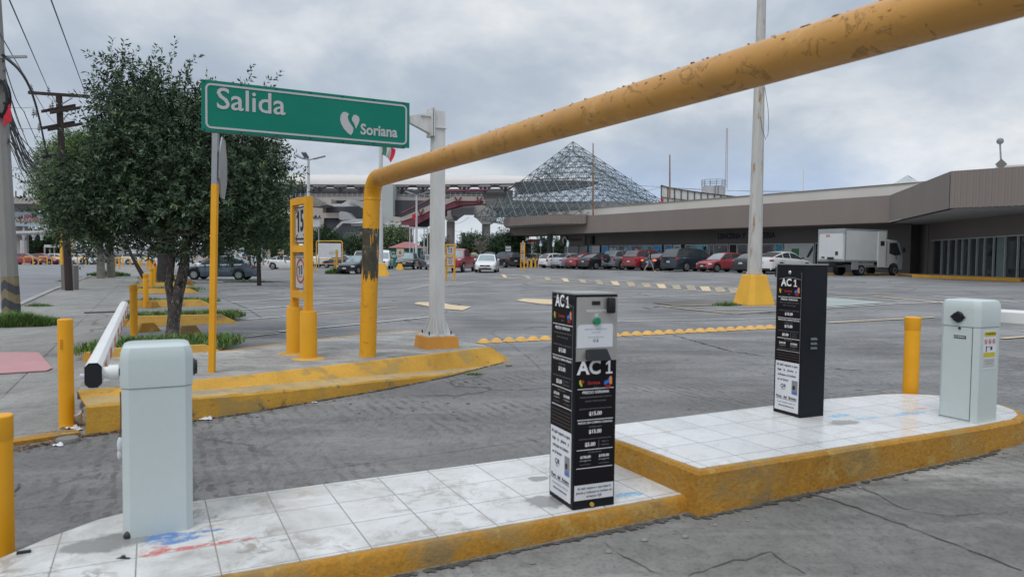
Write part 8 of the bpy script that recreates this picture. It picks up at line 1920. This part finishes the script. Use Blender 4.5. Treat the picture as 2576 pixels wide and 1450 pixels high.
q = MB(); q.box(((a.x+b.x)/2,115.9,b.z-.12),(b.x-a.x,.5,.24)); t_ = q.build('white_band',m_swhite); t_.parent = rb2
q = MB(); a, b = P(1336,612,115), P(1359,648,115); q.box(((a.x+b.x)/2,115,(a.z+b.z)/2),(b.x-a.x,.3,a.z-b.z)); tb = q.build('shop_board',m_swhite); tag(tb,'white board reading TRAE beneath the red shop sign','sign board')
fr = frame((a.x,114.83,b.z),(1,0,0),(0,0,1)); q = MB(); h3 = a.z-b.z; q.text(fr,'TRAE',.8,h3-.35,.55,0,.02,.01); q.text(fr,'EQUIPO',.8,h3-.95,.32,0,.02,.01); q.text(fr,'DE MEDIR',.8,h3*.35,.22,0,.0,.01); t_ = q.build('board_print',m_ink); t_.parent = tb
q = MB(); a, b = P(1384,607,112), P(1416,617,112); q.box(((a.x+b.x)/2,112,(a.z+b.z)/2),(b.x-a.x,.4,a.z-b.z),0); q.box(((a.x+b.x)/2,111.9,b.z-.2),(b.x-a.x,.4,.3),1); q.box(((a.x+b.x)/2,112.3,b.z-1.6),(b.x-a.x,.4,2.6),2); tag(q.build('store_front',[M('shop_red',(.4,.03,.03),.6),m_swhite,m_kg]),'red white and green store front seen under the mall canopy','shop')
shed(-60,60,628,618,170,m_ww,m_rf,'low pale building at the far left behind the bus',win=True)
shed(100,330,632,620,150,m_stb,m_rf,'long beige building across the street behind the far cars')
shed(330,560,628,616,160,m_ww,m_rf,'long pale building behind the big dark trunk')
shed(560,790,630,618,150,m_wdk,m_rf,'long grey building behind the white printed board')
shed(1420,1500,616,606,130,m_ww,m_rf,'pale building behind the mall end')
# utility pole between the piers, poles and thin masts
q = MB(); a = at(1168,120); q.cyl(a,P(1168,585,120),.14,n=6); q.cyl(P(1160,588,120),P(1176,588,120),.06,n=4); tag(q.build('utility_pole',m_std),'small utility pole standing between the two viaduct piers','utility pole')
q = MB(); c = at(1361,118); q.cyl(c,P(1361,590,118),.18,n=8); tag(q.build('white_pole',m_stw),'white pole right of the TRAE board','pole')
for px, lb_ in ((660,'left white post of the pair by the row 5 sign'),(677/1.0,'right white post of the pair by the row 5 sign')):
    q = MB(); c = at(px,94); q.cyl(c,(c.x,c.y,P(px,610,94).z),.16,n=8); tag(q.build('white_post',m_stw),lb_,'post','pair of white posts')
q = MB(); a = at(1050,79); 
for dx in (-1.0,-.6,.6,1.0): q.cyl((a.x+dx,a.y+1,a.z),(a.x+dx,a.y+1,P(1050,572,79).z),.06,n=6)
q.cyl((a.x-1.05,a.y+1,P(1050,572,79).z),(a.x+1.05,a.y+1,P(1050,572,79).z),.08,n=6); tag(q.build('pole_guard',m_stw),'tall white pipe guard round the lamp post by the stairs','pole guard')
wl = thing('sky_wires','thin grey power lines in the far background','cables',P(1200,590,130))
for (p0,p1,Y,r_) in (((1143,580),(1215,583),125,.03),((1232,584),(1290,584),125,.03),((1143,562),(1180,545),112,.03),((1665,472),(2010,480),160,.05),((1600,466),(2030,484),165,.05),((1560,488),(1665,470),150,.05)):
    a, b = P(*p0,Y), P(*p1,Y); q = MB(); q.tube([a.lerp(b,i/8)-Vector((0,0,.3*math.sin(math.pi*i/8))) for i in range(9)],r_,4); q.build('cable',m_lampgrey,wl,world=True)
# white lane studs by the row 5 sign
st0 = None
for row, (p0, p1, n_) in enumerate((((624,661),(668,660.5),9),((628,670),(716,669),13))):
    A, B3 = PG(*p0), PG(*p1)
    for i in range(n_):
        p = A.lerp(B3,i/(n_-1))
        if st0 is None: q = MB(); q.ell((0,0,0),(.30,.30,.10),n=10,m=6); st0 = q.build('lane_stud',m_white,smooth=True); o = st0
        else: o = st0.copy(); COL.objects.link(o)
        o.location = (p.x,p.y,G(p.x,p.y)); tag(o,'white dome stud in the '+('far' if row == 0 else 'near')+' row behind the grey blue sedan tail','dome stud','far rows of white dome studs')
q = MB(); a, b = PG(602,664), PG(655,661)
for k in range(3): q.box(((a.x+b.x)/2,a.y+1.5*k,a.z+.12+.14*k),(b.x-a.x,1.0,.22))
q.box((b.x,b.y+1,b.z+.5),(.6,1.2,1.3)); tag(q.build('stepped_kerb',m_kerb2),'stack of yellow kerb steps left of the white sedan','kerb')
